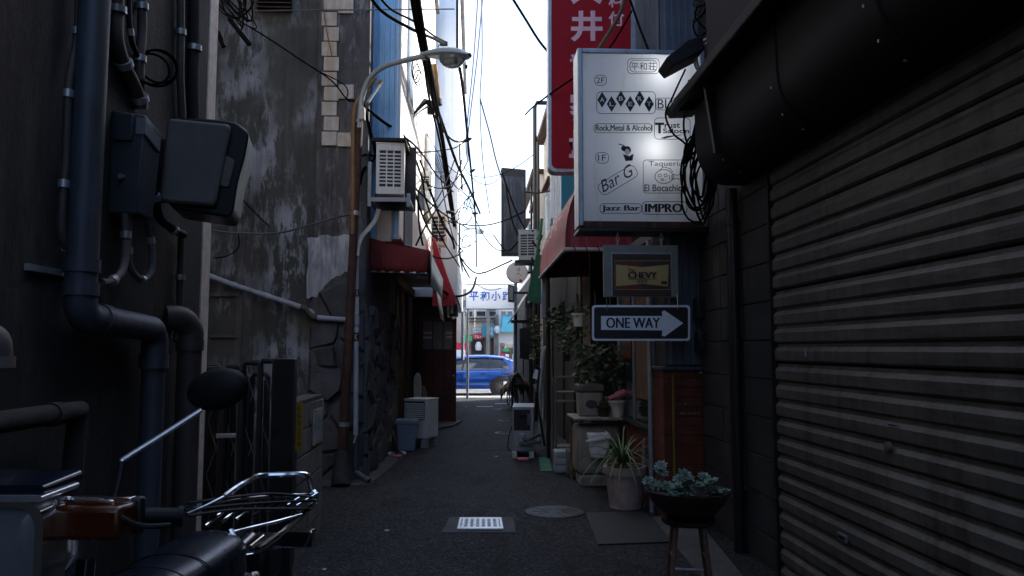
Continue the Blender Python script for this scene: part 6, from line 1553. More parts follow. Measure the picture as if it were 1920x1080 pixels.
MB().cbox((xr - 3.05, YK - .08, gz + 1.02), .14, .16, .13).obj('wing_mirror', 'carblue', car, bev=.03)
MB().box((xr - .32, YK + .02, gz + .74), (xr + .02, YK + .3, gz + .92)).obj('tail_light', 'vendred', car, bev=.02)
MB().box((xr - Lc + .05, YK + .08, gz + .6), (xr - Lc + .45, YK + .3, gz + .74)).obj('headlight', 'clear', car, bev=.02)
MB().box((xr - 2.95, YK + .35, gz + .7), (xr - 2.6, YK + .75, gz + 1.15)).obj('front_seat', 'cream', car, bev=.05)

# ------------------------------------------------------------------ across the street
YF = 38.6
def fx(px): return at(px, 600, YF).x
def face(name, lab, x0_, x1_, h, m, d=6): 
    t = thing(name, lab, 'building', ((x0_ + x1_) / 2, YF, 0)); MB().box((x0_, YF, -.6), (x1_, YF + d, h)).obj('wall', m, t, smooth=False); return t
f1 = face('sand_facade_building', 'sand coloured building across the street behind the name board post', fx(800), fx(890), 4.6, 'peach')
f2 = face('tan_facade_building', 'tan shop building with teal sign across the street', fx(890) + .02, fx(934), 4.2, 'beige')
f3 = face('white_facade_building', 'white building with cyan awning across the street', fx(934) + .02, fx(1010), 4.7, 'boardwhite')
f4 = face('grey_facade_building', 'plain grey building across the street hidden mostly by the left wall', -30, fx(800) - .02, 5, 'concrete')
f5 = face('pale_facade_building', 'plain pale building across the street hidden mostly by the right wall', fx(1010) + .02, 30, 7, 'cream')
def fp(x0_, x1_, y0_, y1_, dep, name, m, parent=None, **k):
    a_, c_ = at(x0_, y0_, YF), at(x1_, y1_, YF); return MB().box((a_.x, YF - dep, c_.z), (c_.x, YF - .002, a_.z)).obj(name, m, parent, smooth=False, **k)
# windows on far facades
for t, x0_, x1_ in ((f1, 866, 888), (f2, 892, 932), (f3, 938, 962)):
    for y0_, y1_ in ((562, 578), (583, 594)):
        n_ = 2
        for k in range(n_):
            w_ = (x1_ - x0_) / n_; f_ = fp(x0_ + k * w_ + 1, x0_ + (k + 1) * w_ - 1, y0_, y1_, .06, 'window', 'silver', t); a_, c_ = at(x0_ + k * w_ + 2, y0_ + 1, YF), at(x0_ + (k + 1) * w_ - 2, y1_ - 1, YF)
            MB().box((a_.x, YF - .068, c_.z), (c_.x, YF - .061, a_.z)).obj('pane', 'glass', f_, smooth=False)
fp(884, 907, 634, 676, .12, 'shop_opening', 'ink', f2); fp(921, 926, 634, 676, .1, 'door_panel', 'rust', f2)
fp(907, 921, 634, 676, .08, 'wall_panel', 'wood', f2); fp(926, 934, 590, 676, .15, 'column', 'concrete', f2)
for y0_ in (596, 602): fp(878, 930, y0_, y0_ + 1.5, .5, 'balcony_rail', 'greysteel', f2)
sg = thing('red_shop_sign', 'red shop sign with white katakana across the street', 'sign', at(896, 634, YF - .3)); 
a_, c_ = at(887, 626, YF - .3), at(905, 636, YF - .3); MB().box((a_.x, YF - .3, c_.z), (c_.x, YF - .13, a_.z)).obj('board', 'vendred', sg, smooth=False); ptext('プルト', 889, 903, 628.5, 634, YF - .301, 'boardwhite', sg, bold=.02)
sg = thing('grey_shop_sign', 'pale grey lettered board above the red shop sign', 'sign', at(893, 625, YF - .25)); a_, c_ = at(885, 614, YF - .25), at(903, 625, YF - .25); MB().box((a_.x, YF - .25, c_.z), (c_.x, YF - .1, a_.z)).obj('board', 'acgrey', sg, smooth=False); ptext('純喫茶店', 886, 902, 615, 619, YF - .251, 'boardwhite', sg, bold=.02); ptext('うまいや', 886, 902, 620, 624, YF - .251, 'boardwhite', sg, bold=.02)
sg = thing('teal_shop_sign', 'teal upright shop sign with white characters across the street', 'sign', at(915, 633, YF - .5)); a_, c_ = at(904, 609, YF - .5), at(927, 632, YF - .5); MB().box((a_.x, YF - .5, c_.z), (c_.x, YF - .3, a_.z)).obj('case', 'teal', sg, smooth=False)
for k, ch_ in enumerate('もつ鍋'): ptext(ch_, 912, 917, 611 + 7 * k, 617 + 7 * k, YF - .501, 'boardwhite', sg)
for k, ch_ in enumerate('酒場'): ptext(ch_, 919, 924, 614 + 8 * k, 621 + 8 * k, YF - .501, 'boardwhite', sg)
pl = at(915, 600, YF - 1.2); up_ = thing('utility_pole', 'slim utility pole before the teal shop sign', 'pole', (pl.x, YF - 1.2, G(37))); MB().cyl((pl.x, YF - 1.2, G(37)), (pl.x, YF - 1.2, 4.7), .1, .08).obj('shaft', 'concrete', up_)
for z in (3.9, 4.4): MB().box((pl.x - .6, YF - 1.25, z), (pl.x + .6, YF - 1.15, z + .08)).obj('cross_arm', 'steel', up_, smooth=False)
MB().cyl((pl.x + .2, YF - 1.2, 3.4), (pl.x + .2, YF - 1.2, 3.9), .2).obj('transformer', 'greysteel', up_)
# vending machine
a_, c_ = at(861, 643, YF - .8), at(875, 684, YF - .8)
vm = thing('vending_machine', 'red drinks vending machine across the street behind the post', 'vending machine', ((a_.x + c_.x) / 2, YF - .8, G(38) + .12))
MB().box((a_.x - .4, YF - .8, G(38) + .12), (c_.x, YF - .1, a_.z)).obj('case', 'vendred', vm, bev=.02)
MB().box((a_.x - .3, YF - .812, a_.z - .95), (c_.x - .06, YF - .801, a_.z - .35)).obj('display_window', 'boardwhite', vm, smooth=False)
MB().box((a_.x - .3, YF - .812, G(38) + .3), (c_.x - .3, YF - .801, G(38) + .55)).obj('outlet', 'ink', vm, smooth=False)
# green awning / parasol, cyan awning, goods, lantern
MB().hexa([at(868, 640, YF - 1), at(886, 640, YF - 1), at(886, 638, YF - .1), at(868, 638, YF - .1)], [at(870, 630, YF - .9), at(885, 630, YF - .9), at(885, 628, YF - .1), at(870, 628, YF - .1)]).obj('green_canopy', 'greenp', label='small green canopy over the vending machine across the street', cat='awning', smooth=False)
ca_ = thing('cyan_awning', 'cyan awning and fascia across the street at right', 'awning', at(955, 620, YF - 1))
MB().hexa([at(938, 622, YF - 1), at(985, 622, YF - 1), at(985, 620, YF - .003), at(938, 620, YF - .003)], [at(942, 605, YF - 1), at(985, 605, YF - 1), at(985, 590, YF - .003), at(942, 590, YF - .003)]).obj('canvas', 'cyan', ca_, smooth=False)
fp(950, 985, 590, 604, .2, 'fascia', 'teal', ca_)
for k, (x_, y_, w_, h_, m, lab, nm, ct) in enumerate(((942, 647, 10, 8, 'tan', 'brown bundle on display across the street', 'goods_bundle', 'goods'), (956, 648, 12, 10, 'peach', 'sand coloured sack across the street', 'goods_sack', 'goods'), (949, 657, 14, 8, 'greenp', 'green crate across the street behind the car', 'green_crate', 'crate'), (942, 666, 9, 8, 'vendred', 'red box across the street just above the car roof', 'red_box', 'box'), (951, 667, 8, 7, 'boardwhite', 'white box across the street just above the car roof', 'white_box', 'box'), (963, 655, 5, 20, 'greencloth', 'dark green upright banner across the street', 'banner', 'banner'))):
    a_, c_ = at(x_ - w_ / 2, y_ - h_ / 2, YF - 1.6), at(x_ + w_ / 2, y_ + h_ / 2, YF - 1.6)
    t = thing(nm, lab, ct, ((a_.x + c_.x) / 2, YF - 1.6, c_.z))
    MB().box((a_.x, YF - 1.6, c_.z), (c_.x, YF - 1.3, a_.z)).obj('body', m, t, bev=.06); MB().box((a_.x + .04, YF - 1.56, G(37) + .12), (c_.x - .04, YF - 1.34, c_.z)).obj('stand', 'wood', t, smooth=False)
ln = at(933, 618, YF - .6); MB().lathe([(0, -.2), (.12, -.18), (.2, 0), (.12, .18), (0, .2)], ln, n=16).obj('paper_lantern', 'boardwhite', label='white paper lantern beside the teal shop sign', cat='lantern')
ln = at(897, 649, YF - .6); ob = MB().lathe([(0, -.25), (.14, -.2), (.18, 0), (.1, .2), (0, .24)], ln, n=16).obj('noren_cloth', 'boardwhite', label='white hanging bundle in the dark shop opening across the street', cat='cloth')

# ------------------------------------------------------------------ motorcycle in the left foreground
fwd = V((-.07, -.9975, 0)).normalized(); lft = V((-fwd.y, fwd.x, 0)); bo = V((-1.0, 2.5, G(2.5)))
MM = Matrix(((fwd.x, lft.x, 0, bo.x), (fwd.y, lft.y, 0, bo.y), (0, 0, 1, bo.z), (0, 0, 0, 1)))   # local x = forward, y = bike's left, z = up
MI = MM.inverted()
mc = thing('motorcycle', 'dark blue commuter motorcycle with chrome rear rack parked in the left foreground', 'motorcycle', bo)
def L(p): return MI @ p
for s in (.72, -.53):
    w = MB(MM).tube([(s + .265 * math.cos(a), 0, .29 + .265 * math.sin(a)) for a in [2 * math.pi * k / 32 for k in range(32)]], .036, 10, closed=True).obj('wheel', 'tyre', mc)
    MB(MM).tube([(s + .225 * math.cos(a), 0, .29 + .225 * math.sin(a)) for a in [2 * math.pi * k / 32 for k in range(32)]], .018, 8, closed=True).obj('rim', 'chrome', w)
    MB(MM).cyl((s, -.06, .29), (s, .06, .29), .06, n=16).obj('hub', 'steel', w)
    for k in range(16): MB(MM).cyl((s, .03 * (-1) ** k, .29), (s + .22 * math.cos(k * math.pi / 8), 0, .29 + .22 * math.sin(k * math.pi / 8)), .002, n=4).obj('spoke', 'chrome', w)
for s, z0 in ((.72, .0), (-.53, .0)):
    MB(MM).grid([[(s + .33 * math.cos(a), yy, .29 + (.33 - .02 * abs(yy) / .06) * math.sin(a)) for yy in (-.07, -.04, 0, .04, .07)] for a in [rad(20 + 150 * k / 12) for k in range(13)]]).obj('mudguard', 'bikeblue', mc, solid=.004)
for sy in (-.085, .085): MB(MM).tube([(.72, sy, .29), (.6, sy, .68), (.54, sy * .8, .95)], [.018, .022, .022], 10).obj('fork_leg', 'bikeblue', mc)
MB(MM).tube(smoothpts([(.52, 0, .92), (.4, 0, .62), (.15, 0, .42), (-.15, 0, .5), (-.45, 0, .62), (-.75, 0, .66)], 5), [.05] * 10 + [.06] * 10 + [.05] * 6, 10).obj('frame', 'bikeblue', mc)
MB(MM).box((-.12, -.12, .2), (.28, .12, .42)).obj('engine', 'steel', mc, bev=.04)
MB(MM).cyl((.1, .1, .3), (.1, .15, .3), .1, n=20).obj('engine_cover', 'steel', mc)
MB(MM).tube(smoothpts([(.25, -.1, .25), (-.1, -.14, .2), (-.5, -.15, .25), (-.9, -.15, .3)], 5), [.02] * 6 + [.035] * 10, 10).obj('exhaust', 'chrome', mc)
for sy in (-1, 1):
    MB(MM).tube([(-.53, sy * .11, .29), (-.45, sy * .13, .62)], .025, 10).obj('shock', 'chrome', mc)
    MB(MM).grid([[(.42 - .5 * u, sy * (.1 + .04 * math.sin(v * 3.1)), .72 - .35 * v - .1 * u) for v in (0, .25, .5, .75, 1)] for u in (0, .5, 1)]).obj('side_cover', 'bikeblue', mc, solid=.008)
    MB(MM).cyl((.05, sy * .14, .27), (.05, sy * .28, .27), .016).obj('footrest', 'black', mc)
# seat
rows = []
sx = [(.34, .09, .72), (.24, .12, .78), (.08, .14, .80), (-.1, .15, .805), (-.25, .152, .81), (-.33, .148, .812), (-.385, .135, .805), (-.42, .11, .785), (-.44, .07, .75), (-.445, .03, .72)]
for x, hw, zt in sx:
    rows.append([(x, hw * math.cos(a) * (1 if abs(math.cos(a)) < .9 else 1), zt - .1 + .1 * max(0, math.sin(a)) ** .75 - (.06 if math.sin(a) < .05 else 0)) for a in [math.pi * k / 14 for k in range(15)]])
se = MB(MM).grid(rows).obj('seat', 'seatvinyl', mc, sub=1, ang=80)
for x0_ in (.1, -.05, -.2): MB(MM).tube([(x0_, .152 * math.cos(a), .703 + .102 * max(0, math.sin(a)) ** .75) for a in [math.pi * k / 14 for k in range(15)]], .0025, 5).obj('seam', 'black', se)
# front: headlamp nacelle, handlebar
hl = L(at(-14, 1036, 1.64))
c0 = V((hl.x, hl.y, hl.z))
def rr2(hw, hh, r, n=5): return [(y, z) for y, z in rrect(-hw, hw, -hh, hh, r, n)]
def loft(secs, name, m, parent=mc, cap=True, **k):
    b = MB(MM); rows = [[(c0.x + dx, c0.y + y + oy, c0.z + z + oz) for y, z in rr2(hw, hh, r)] for dx, hw, hh, r, oy, oz in secs]
    n = len(rows[0]); b.grid([r_ + [r_[0]] for r_ in rows])
    if cap: b.add(rows[0], [tuple(range(n))]); b.add(rows[-1], [tuple(range(n))])
    return b.obj(name, m, parent, **k)
nac = loft([(-.22, .05, .06, .03, 0, -.0), (-.15, .09, .09, .05, 0, 0), (-.04, .108, .105, .05, 0, 0), (.0, .112, .108, .05, 0, 0)], 'headlamp_shell', 'bikeblue', ang=60)
loft([(-.06, .119, .115, .05, 0, 0), (.018, .116, .112, .05, 0, 0), (.02, .1, .096, .045, 0, 0), (.002, .098, .094, .045, 0, 0)], 'headlamp_rim', 'chrome', nac, cap=False, ang=60)
loft([(.001, .096, .092, .045, 0, 0), (-.03, .06, .06, .04, 0, 0), (-.05, .02, .02, .015, 0, 0)], 'reflector', 'chrome', nac, ang=60)
loft([(.004, .098, .094, .045, 0, 0), (.022, .07, .066, .04, 0, 0), (.028, .03, .03, .02, 0, 0)], 'lens', 'clear', nac, ang=70)
loft([(-.12, .112, .016, .014, 0, .136), (.02, .116, .01, .009, 0, .132)], 'visor', 'bikeblue', nac, bev=.004)
loft([(-.1, .117, .006, .005, 0, .121), (.03, .119, .006, .005, 0, .116)], 'visor_trim', 'satin', nac, bev=.002)
# indicators
ip = L(at(172, 977, 1.68))
MB(MM).box((ip.x - .05, ip.y - .078, ip.z - .036), (ip.x + .03, ip.y + .078, ip.z + .036)).obj('indicator', 'amber', mc, bev=.012)
MB(MM).box((ip.x - .07, ip.y - .084, ip.z - .042), (ip.x - .045, ip.y + .084, ip.z + .042)).obj('indicator_housing', 'blackpaint', mc, bev=.008)
MB(MM).box((ip.x - .09, c0.y - .1, ip.z - .01), (ip.x - .05, ip.y, ip.z + .012)).obj('indicator_stalk', 'blackpaint', mc, bev=.004)
MB(MM).box((ip.x - .05, 2 * c0.y - ip.y - .078, ip.z - .036), (ip.x + .03, 2 * c0.y - ip.y + .078, ip.z + .036)).obj('indicator', 'amber', mc, bev=.012)
MB(MM).cyl((ip.x - .01, ip.y + .02, ip.z - .02), (ip.x + .01, ip.y + .02, ip.z - .02), .014).obj('indicator_bulb', 'ochre', mc)
# handlebar and grips
g1, g0_ = L(at(338, 968, 1.78)), L(at(238, 968, 1.74))
MB(MM).tube(smoothpts([(c0.x - .16, c0.y, c0.z + .04), (c0.x - .16, c0.y + .08, c0.z + .055), tuple(g0_), tuple(g1)], 4), .011, 10).obj('handlebar', 'chrome', mc)
MB(MM).cyl(g0_, g1, .0195, n=16).obj('grip', 'black', mc)
MB(MM).cyl(g1 - (g1 - g0_).normalized() * .006, g1 + (g1 - g0_).normalized() * .006, .024, n=16).obj('grip_end', 'black', mc)
sw = L(at(222, 968, 1.73)); MB(MM).box((sw.x - .03, sw.y - .035, sw.z - .03), (sw.x + .03, sw.y + .025, sw.z + .035)).obj('switch_block', 'blackpaint', mc, bev=.01)
m1 = V((g1.x, 2 * c0.y - g1.y, g1.z)); m0 = V((g0_.x, 2 * c0.y - g0_.y, g0_.z))
MB(MM).tube(smoothpts([(c0.x - .16, c0.y, c0.z + .04), tuple(m0), tuple(m1)], 4), .011, 10).obj('handlebar', 'chrome', mc); MB(MM).cyl(m0, m1, .0195, n=16).obj('grip', 'black', mc)
lv0, lv1 = L(at(150, 938, 1.70)), L(at(242, 942, 1.66))
MB(MM).tube([L(at(90, 934, 1.68)), L(at(180, 938, 1.68)), L(at(212, 943, 1.68))], .006, 8).obj('brake_cable_guide', 'chrome', mc)
MB(MM).box((sw.x - .012, sw.y - .02, sw.z + .034), (sw.x + .012, sw.y + .035, sw.z + .044)).obj('lever_perch', 'chrome', mc, bev=.003)
MB(MM).tube(smoothpts([L(at(210, 960, 1.68)), L(at(260, 985, 1.62)), L(at(320, 985, 1.64))], 4), .006, 8).obj('lever', 'black', mc)
# mirror
st_ = [L(at(213, 940, 1.74)), L(at(222, 905, 1.76)), L(at(229, 866, 1.78)), L(at(238, 857, 1.785)), L(at(300, 818, 1.81)), L(at(378, 768, 1.84))]
MB(MM).tube([st_[0], st_[1], st_[2]], .0085, 8).obj('mirror_boot', 'black', mc)
MB(MM).tube(smoothpts(st_[1:], 4), .0062, 8).obj('mirror_stem', 'satin', mc)
mcn = L(at(408, 730, 1.86)); b = MB(MM); rows = []
for i in range(7):
    ph = i / 6 * math.pi / 2
    rows.append([(mcn.x + .028 * math.sin(ph), mcn.y + (.077 * math.cos(t) * math.cos(rad(12)) - .051 * math.sin(t) * math.sin(rad(12))) * math.cos(ph), mcn.z + (.077 * math.cos(t) * math.sin(rad(12)) + .051 * math.sin(t) * math.cos(rad(12))) * math.cos(ph)) for t in [2 * math.pi * k / 28 for k in range(29)]])
mir = b.grid(rows).obj('mirror', 'black', mc, ang=80)
MB(MM).add([(mcn.x - .001, mcn.y + .95 * (r_[1] - mcn.y), mcn.z + .95 * (r_[2] - mcn.z)) for r_ in rows[0][:-1]], [tuple(range(28))]).obj('mirror_glass', 'chrome', mir, smooth=False)
# rear rack: hoop, side tubes, cross bars
def T(pts, r, name, m='chrome', n=8, par=mc): return MB(MM).tube(smoothpts([L(at(*p)) for p in pts], 5), r, n).obj(name, m, par)
T([(420, 932, 3.05), (440, 917, 3.15), (462, 904, 3.25), (485, 893, 3.38), (530, 890, 3.42), (572, 890, 3.45), (580, 900, 3.46), (586, 921, 3.46)], .0125, 'grab_rail')
T([(586, 921, 3.46), (592, 930, 3.44), (585, 948, 3.38), (560, 972, 3.25), (515, 1010, 3.02), (490, 1028, 2.92), (472, 1032, 2.88), (458, 1034, 2.86)], .0125, 'rack_tube')
T([(420, 932, 3.05), (385, 950, 2.95), (350, 965, 2.85)], .008, 'rack_tube')
T([(360, 955, 2.9), (450, 937, 3.2), (520, 930, 3.35), (590, 928, 3.45)], .008, 'rack_tube')
for k in range(7):
    u = k / 6; x0_, y0_ = 365 + 190 * u * .9, 985 - 38 * u; T([(x0_ + 20, y0_ + 2, 2.9 + .45 * u), (x0_ + 60, y0_ - 32 + 10 * u, 3.05 + .38 * u)], .007, 'rack_bar')
T([(430, 1000, 2.9), (470, 990, 2.98), (520, 978, 3.1), (565, 965, 3.25)], .007, 'rack_bar')
T([(432, 995, 2.88), (440, 1012, 2.86), (455, 1030, 2.86)], .012, 'rack_stay'); T([(495, 1005, 2.95), (470, 1025, 2.9)], .007, 'rack_stay')
# black straps on the rack
for k, pts in enumerate((((350, 945, 2.95), (430, 934, 3.08), (510, 927, 3.25), (590, 934, 3.4)), ((345, 958, 2.9), (440, 948, 3.05), (530, 942, 3.25), (592, 940, 3.4)), ((352, 968, 2.86), (440, 957, 3.0), (540, 955, 3.22), (580, 955, 3.35)), ((505, 930, 3.25), (530, 945, 3.25), (560, 965, 3.26)))):
    P = smoothpts([L(at(*p)) for p in pts], 5); MB(MM).grid([[p + V((0, 0, .006)), p + V((.02, .015, .004))] for p in P]).obj('elastic_strap', 'black', mc, solid=.006)
MB(MM).box((-.88, -.11, .5), (-.66, .11, .68)).obj('rear_cowl', 'blackpaint', mc, bev=.03)
MB(MM).box((-.92, -.06, .56), (-.88, .06, .66)).obj('tail_light', 'vendred', mc, bev=.01)
tp = L(at(562, 1006, 3.4)); ti = MB(MM).box((tp.x - .04, tp.y - .06, tp.z - .03), (tp.x + .03, tp.y + .06, tp.z + .03)).obj('indicator', 'amber', mc, bev=.01)
MB(MM).box((tp.x + .031, tp.y - .066, tp.z - .035), (tp.x + .05, tp.y + .066, tp.z + .034)).obj('indicator_housing', 'blackpaint', ti, bev=.006)
MB(MM).tube([(tp.x + .055, tp.y - .064, tp.z - .033), (tp.x + .055, tp.y + .04, tp.z - .033), (tp.x + .055, tp.y + .066, tp.z + .034)], .004, 6).obj('chrome_edge', 'chrome', ti)
MB(MM).cyl((tp.x, -.05, tp.z), (tp.x, tp.y, tp.z), .01).obj('indicator_stalk', 'black', mc)
MB(MM).cyl((-.1, .12, .25), (-.2, .22, .01), .012).obj('side_stand', 'blackpaint', mc)

# ------------------------------------------------------------------ overhead cables
C = cable
B4 = 'main bundle of black cables along the left wall'
for k, dx in enumerate((0, 7, 13)):
    C([(763 + dx, -60, 7.5), (778 + dx, 40, 8.6), (794 + dx * .8, 110, 9.6), (805 + dx, 185, 11.2), (825 + dx * .6, 270, 13.5), (846 + dx * .4, 400, 17), (862, 480, 19.5), (880, 520, 21.5)], (.012, .014, .012)[k], ('left', 'middle', 'right')[k] + ' cable of the thick black bundle running down the left wall', group='thick cable bundle', n=7)
for k, dx in enumerate((2, 8)):
    C([(766 + dx, -60, 7.5), (784 + dx, 60, 9), (800 + dx, 140, 10.6), (812 + dx, 190, 11.8)], .026, ('inner', 'outer')[k] + ' short thick cable hugging the bundle above the lamp', group='thick cable bundle', n=7)
C([(815, 190, 12), (836, 250, 13.5), (858, 310, 15), (878, 350, 17), (900, 400, 20)], .018, 'black cable leaving the bundle below its clamp')
cl = thing('cable_clamp', 'black angled cable clamp on the thick bundle', 'clamp', at(800, 195, 11.6))
MB().tube([at(772, 219, 11.4), at(785, 203, 11.5), at(797, 190, 11.6), at(812, 196, 11.7)], [.012, .03, .05, .04], 8).obj('jaw', 'black', cl)
MB().tube([at(776, 219, 11.4), at(790, 207, 11.5), at(802, 200, 11.6)], [.01, .014, .02], 6).obj('arm', 'steel', cl)
MB().cbox(at(808, 202, 11.7), .12, .1, .22).obj('body', 'black', cl, bev=.02)
for k in range(3):
    cxx, cyy = 778 + 3 * k, 130 + 8 * k; MB().tube([at(cxx + (6 + k) * math.cos(t), cyy + (20 - 3 * k) * math.sin(t), 9.4) for t in [2 * math.pi * i / 18 for i in range(18)]], .007, 6, closed=True).obj('cable_loop', 'cable', label=('tallest', 'middle', 'shortest')[k] + ' slack cable loop hanging where the lamp arm meets the bundle', cat='cable', group='loops on the lamp arm')
C([(680, -30, 8.4), (715, 20, 8.8), (775, 56, 9.4), (812, 72, 10.2), (835, 83, 11)], .014, 'upper of two black cables crossing from the wall corner to the lamp')
C([(695, -30, 8.6), (730, 15, 9), (780, 42, 9.6), (815, 68, 10.4), (838, 80, 11.2)], .01, 'lower of two black cables crossing from the wall corner to the lamp')
cn = thing('cable_connector', 'small black cable connector cluster above the lamp head', 'connector', at(832, 82, 11)); MB().cbox(at(832, 82, 11), .12, .06, .06).obj('body', 'black', cn, bev=.01); MB().tube([at(826 + 5 * math.cos(t), 88 + 4 * math.sin(t), 11) for t in [i * .5 for i in range(10)]], .006, 5).obj('pigtail', 'cable', cn)
C([(857, -40, 9), (857, 40, 9), (857, 92, 9)], .014, 'straight vertical black wire meeting the lamp head from above')
C([(862, 128, 9), (868, 170, 10), (874, 230, 11.5), (877, 262, 12.5), (881, 300, 14), (886, 350, 16), (892, 420, 19), (893, 500, 22)], .014, 'black wire dropping from the lamp head down the sky gap')
for k, (x0_, x1_) in enumerate(((898, 874), (908, 877))): C([(x0_, -40, 12), ((x0_ + x1_) / 2 + 2, 110, 12.6), (x1_, 258, 13.2), (x1_ + 3, 300, 14)], .008, ('left', 'right')[k] + ' thin violet wire of the pair hanging in the sky gap', m='cableviolet')
C([(900, 185, 16), (918, 250, 16.5), (936, 320, 17), (970, 400, 17.5), (985, 440, 17)], .012, 'faint wire descending to the dark signboard', m='cablegrey')
C([(902, -40, 14), (904, 100, 15), (900, 190, 16), (905, 300, 17), (918, 400, 19)], .008, 'pale thin wire down the middle of the sky gap', m='cablegrey')
C([(960, -5, 8), (985, 35, 8.2), (1010, 75, 8.2), (1030, 100, 7.9)], .016, 'dark cable sloping down to the red sign edge')
C([(1185, 20, 7.2), (1130, 105, 7.3), (1040, 170, 7.5), (1000, 200, 8.5), (985, 215, 10)], .01, 'dark wire crossing the face of the red sign')
C([(1175, -20, 7.0), (1160, 30, 7.0), (1120, 95, 6.9)], .02, 'brown stay rod slanting over the red sign top', m='wood')
C([(1175, -20, 7.1), (1195, 40, 7.0), (1215, 92, 6.6)], .012, 'dark stay wire right of the red sign characters')
C([(940, 320, 16.5), (965, 390, 15.8), (990, 440, 15), (1012, 470, 14)], .014, 'upper black wire over the dark signboard', n=6)
C([(948, 345, 16.4), (962, 420, 16), (990, 470, 15), (1005, 500, 14)], .012, 'lower black wire over the dark signboard', n=6)
C([(925, 440, 18), (950, 470, 16.5), (975, 450, 15.5), (1000, 432, 14.5)], .01, 'thin wire sagging under the dark signboard')
C([(985, 360, 15.5), (1010, 362, 14.5), (1040, 356, 12.5)], .01, 'short level wire by the teal wall')
C([(848, 448, 19), (862, 480, 20), (885, 508, 21.5), (905, 512, 21.5), (945, 495, 19), (960, 488, 17.5)], .014, 'black wire sagging across above the name board')
C([(806, 520, 12.5), (830, 545, 14), (856, 556, 16), (884, 545, 19), (893, 520, 21)], .018, 'black cable drooping past the bright red awning')
C([(700, 215, 9), (740, 245, 9.6), (775, 270, 10.4), (800, 300, 11.8), (820, 330, 14), (850, 360, 17)], .01, 'wire from the lamp pole past the air conditioner, upper')
C([(690, 205, 8.9), (725, 232, 9.3), (760, 258, 9.9), (790, 330, 10.8), (800, 380, 11.5), (830, 450, 14), (862, 500, 18)], .01, 'wire from the lamp pole past the air conditioner, lower')
C([(680, 190, 8.7), (702, 280, 9.3), (700, 300, 9.3), (682, 318, 9.0), (675, 345, 8.9)], .012, 'black cable loop beside the high air conditioner')
C([(668, 300, 8.7), (690, 290, 9.1), (730, 310, 9.5), (775, 350, 10.5), (830, 400, 14), (880, 430, 19)], .01, 'wire crossing the slotted grille of the high air conditioner')
C([(740, 283, 9.8), (800, 285, 13), (850, 278, 15), (877, 262, 12.5)], .008, 'long thin wire sagging level to the sky gap', m='cable')
C([(780, 460, 10.6), (800, 420, 11), (820, 390, 13), (850, 345, 16), (866, 300, 15)], .009, 'thin wire rising from the red awning', m='cable')
C([(787, 300, 12), (797, 330, 12), (785, 360, 11.6), (785, 400, 11.4), (787, 430, 11.2), (793, 460, 11)], .01, 'thin cable hanging down the white wall by the can')
C([(800, 340, 13), (815, 380, 14), (830, 420, 15.5), (850, 455, 17.5), (852, 500, 18)], .016, 'black cable dropping beside the pale building front')
C([(838, 330, 16), (855, 350, 17), (880, 372, 18), (893, 400, 20)], .008, 'thin stray wire above the pale building', m='cable')
C([(840, 420, 15), (870, 380, 17), (890, 360, 18)], .008, 'thin stray wire rising to the right above the alley')
RND.seed(14)
for k in range(7):
    cxx, cyy, rr_ = RND.uniform(845, 885), RND.uniform(330, 520), RND.uniform(6, 14)
    MB().tube([at(cxx + rr_ * math.cos(t), cyy + 1.3 * rr_ * math.sin(t) + 3 * math.sin(2 * t + k), 18) for t in [5.2 * i / 14 for i in range(15)]], .012, 5).obj('wire_curl', 'cable', label='thin loose wire curl tangled among the cables over the alley', cat='wire', group='loose wire curls over the alley')
C([(380, 22, 8.9), (600, 19, 8.85), (852, 17, 9.5)], .006, 'very thin grey wire stretched level near the top of the wall', m='cablegrey')
C([(430, 28, 8.95), (500, 70, 8.95), (560, 110, 8.9), (620, 150, 8.85), (650, 185, 8.8), (668, 190, 8.75)], .01, 'black cable slanting over the mottled wall to the lamp pole')
C([(590, 130, 8.98), (640, 155, 8.9), (652, 170, 8.85), (650, 185, 8.85), (655, 190, 8.8)], .008, 'short cable beside the square tiles')
C([(604, 0, 8.98), (612, 55, 8.98), (622, 105, 8.98)], .007, 'thin rusty wire hanging over the square tiles', m='ochre')
C([(396, 432, 8.98), (440, 437, 8.97), (520, 437, 8.95), (580, 422, 8.95), (630, 408, 8.9), (660, 402, 8.75)], .014, 'frayed grey cable sagging along the mottled wall', m='cablegrey')
C([(396, 300, 8.98), (440, 350, 8.98), (460, 380, 8.98), (505, 425, 8.96)], .008, 'black cable slanting down the mottled wall')
C([(447, 440, 8.99), (447, 465, 8.99), (425, 480, 8.99), (400, 484, 8.99)], .008, 'thin cable curving low on the mottled wall')
C([(640, 190, 8.95), (655, 240, 8.93), (662, 275, 8.8)], .008, 'pale thin cable running down beside the lone tile', m='cablegrey')
for k in range(9):
    x0_, y0_ = 400 + RND.uniform(0, 20), RND.uniform(-30, 20)
    C([(x0_, y0_, 6.5), (x0_ + RND.uniform(5, 25), y0_ + RND.uniform(20, 45), 6.5), (x0_ + RND.uniform(25, 60), y0_ + RND.uniform(40, 75), 6.5), (x0_ + RND.uniform(45, 75), y0_ + RND.uniform(10, 60), 6.5), (x0_ + RND.uniform(10, 60), y0_ - 30, 6.5)], RND.choice((.006, .009)), 'black cable of the tangle hanging past the pale wall corner', group='cable tangle by the pale wall corner', n=6)
for k, (x0_, y0_, x1_, y1_) in enumerate(((430, 35, 468, 84), (408, 60, 420, 88))): C([(x0_, y0_, 6.4), ((x0_ + x1_) / 2, (y0_ + y1_) / 2, 6.4), (x1_, y1_, 6.4)], .022, ('long' if k == 0 else 'short') + ' thick black cable sleeve in the tangle by the pale corner', group='cable tangle by the pale wall corner', n=7)
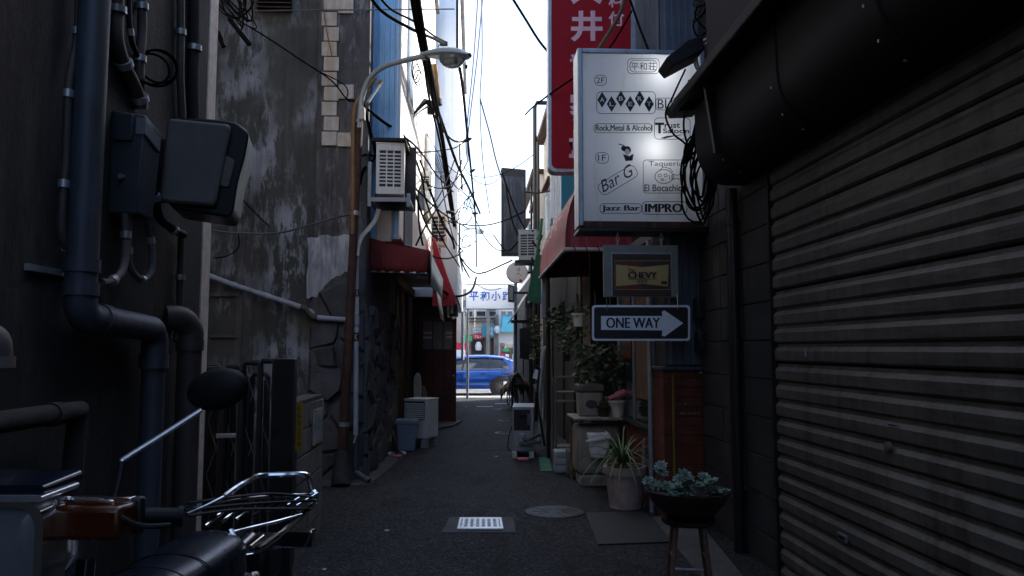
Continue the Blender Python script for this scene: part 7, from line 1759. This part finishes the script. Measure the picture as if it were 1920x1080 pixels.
# far lamp in the sky gap
fl2 = thing('far_street_lamp', 'small distant street lamp in the sky gap above the name board', 'street lamp', at(900, 433, 24)); MB().lathe([(0, -.12), (.1, -.1), (.16, 0), (.14, .06), (0, .1)], at(900, 433, 24), n=16).obj('head', 'lampgrey', fl2); MB().tube(smoothpts([at(900, 430, 24), at(885, 428, 24), at(868, 432, 24)], 4), .03, 8).obj('arm', 'lampgrey', fl2)

# thin service wires strung in a loose web over the alley
RND.seed(77)
web = [((790, 335, 12), (878, 300, 15)), ((800, 250, 13), (872, 330, 17)), ((822, 400, 15), (884, 372, 17)), ((815, 215, 12.5), (874, 262, 13)), ((845, 400, 17), (893, 450, 21)), ((790, 470, 11), (868, 470, 19)), ((806, 360, 13), (890, 480, 21)), ((862, 300, 16), (940, 330, 17.5)), ((880, 380, 18), (950, 470, 16.5)), ((850, 470, 18), (948, 520, 20)), ((826, 330, 14.5), (858, 460, 18)), ((793, 405, 12), (852, 300, 15)), ((868, 420, 19), (985, 395, 15.5)), ((775, 350, 10.5), (835, 440, 15)), ((870, 505, 21), (940, 540, 19)), ((887, 330, 17), (1000, 290, 14))]
for k, (p_, q_) in enumerate(web):
    a_, c_ = at(*p_), at(*q_); sag = RND.uniform(.12, .4)
    pts = [a_.lerp(c_, t / 8) - V((0, 0, sag * 4 * (t / 8) * (1 - t / 8))) for t in range(9)]
    MB().tube(smoothpts(pts, 3), RND.choice((.009, .012, .016)), 5).obj('service_wire', 'cable', label='thin slack service wire in the web strung over the alley', cat='wire', group='web of thin service wires')
for k, (px, py, Yk, s_) in enumerate(((844, 398, 16.5, .1), (852, 416, 17.2, .09), (858, 465, 18.5, .11), (877, 262, 12.6, .08), (886, 320, 15, .07), (866, 350, 17, .07), (891, 400, 20, .09), (838, 352, 15.5, .08))):
    p_ = at(px, py, Yk)
    MB(Matrix.Translation(p_) @ Matrix.Rotation(RND.uniform(0, 2), 4, 'Y')).lathe([(0, -s_), (s_ * .3, -s_ * .9), (s_ * .45, 0), (s_ * .25, s_ * .8), (0, s_)], (0, 0, 0), n=10).obj('cable_joint', 'black', label='small black taped cable joint hanging over the alley', cat='connector', group='taped cable joints')
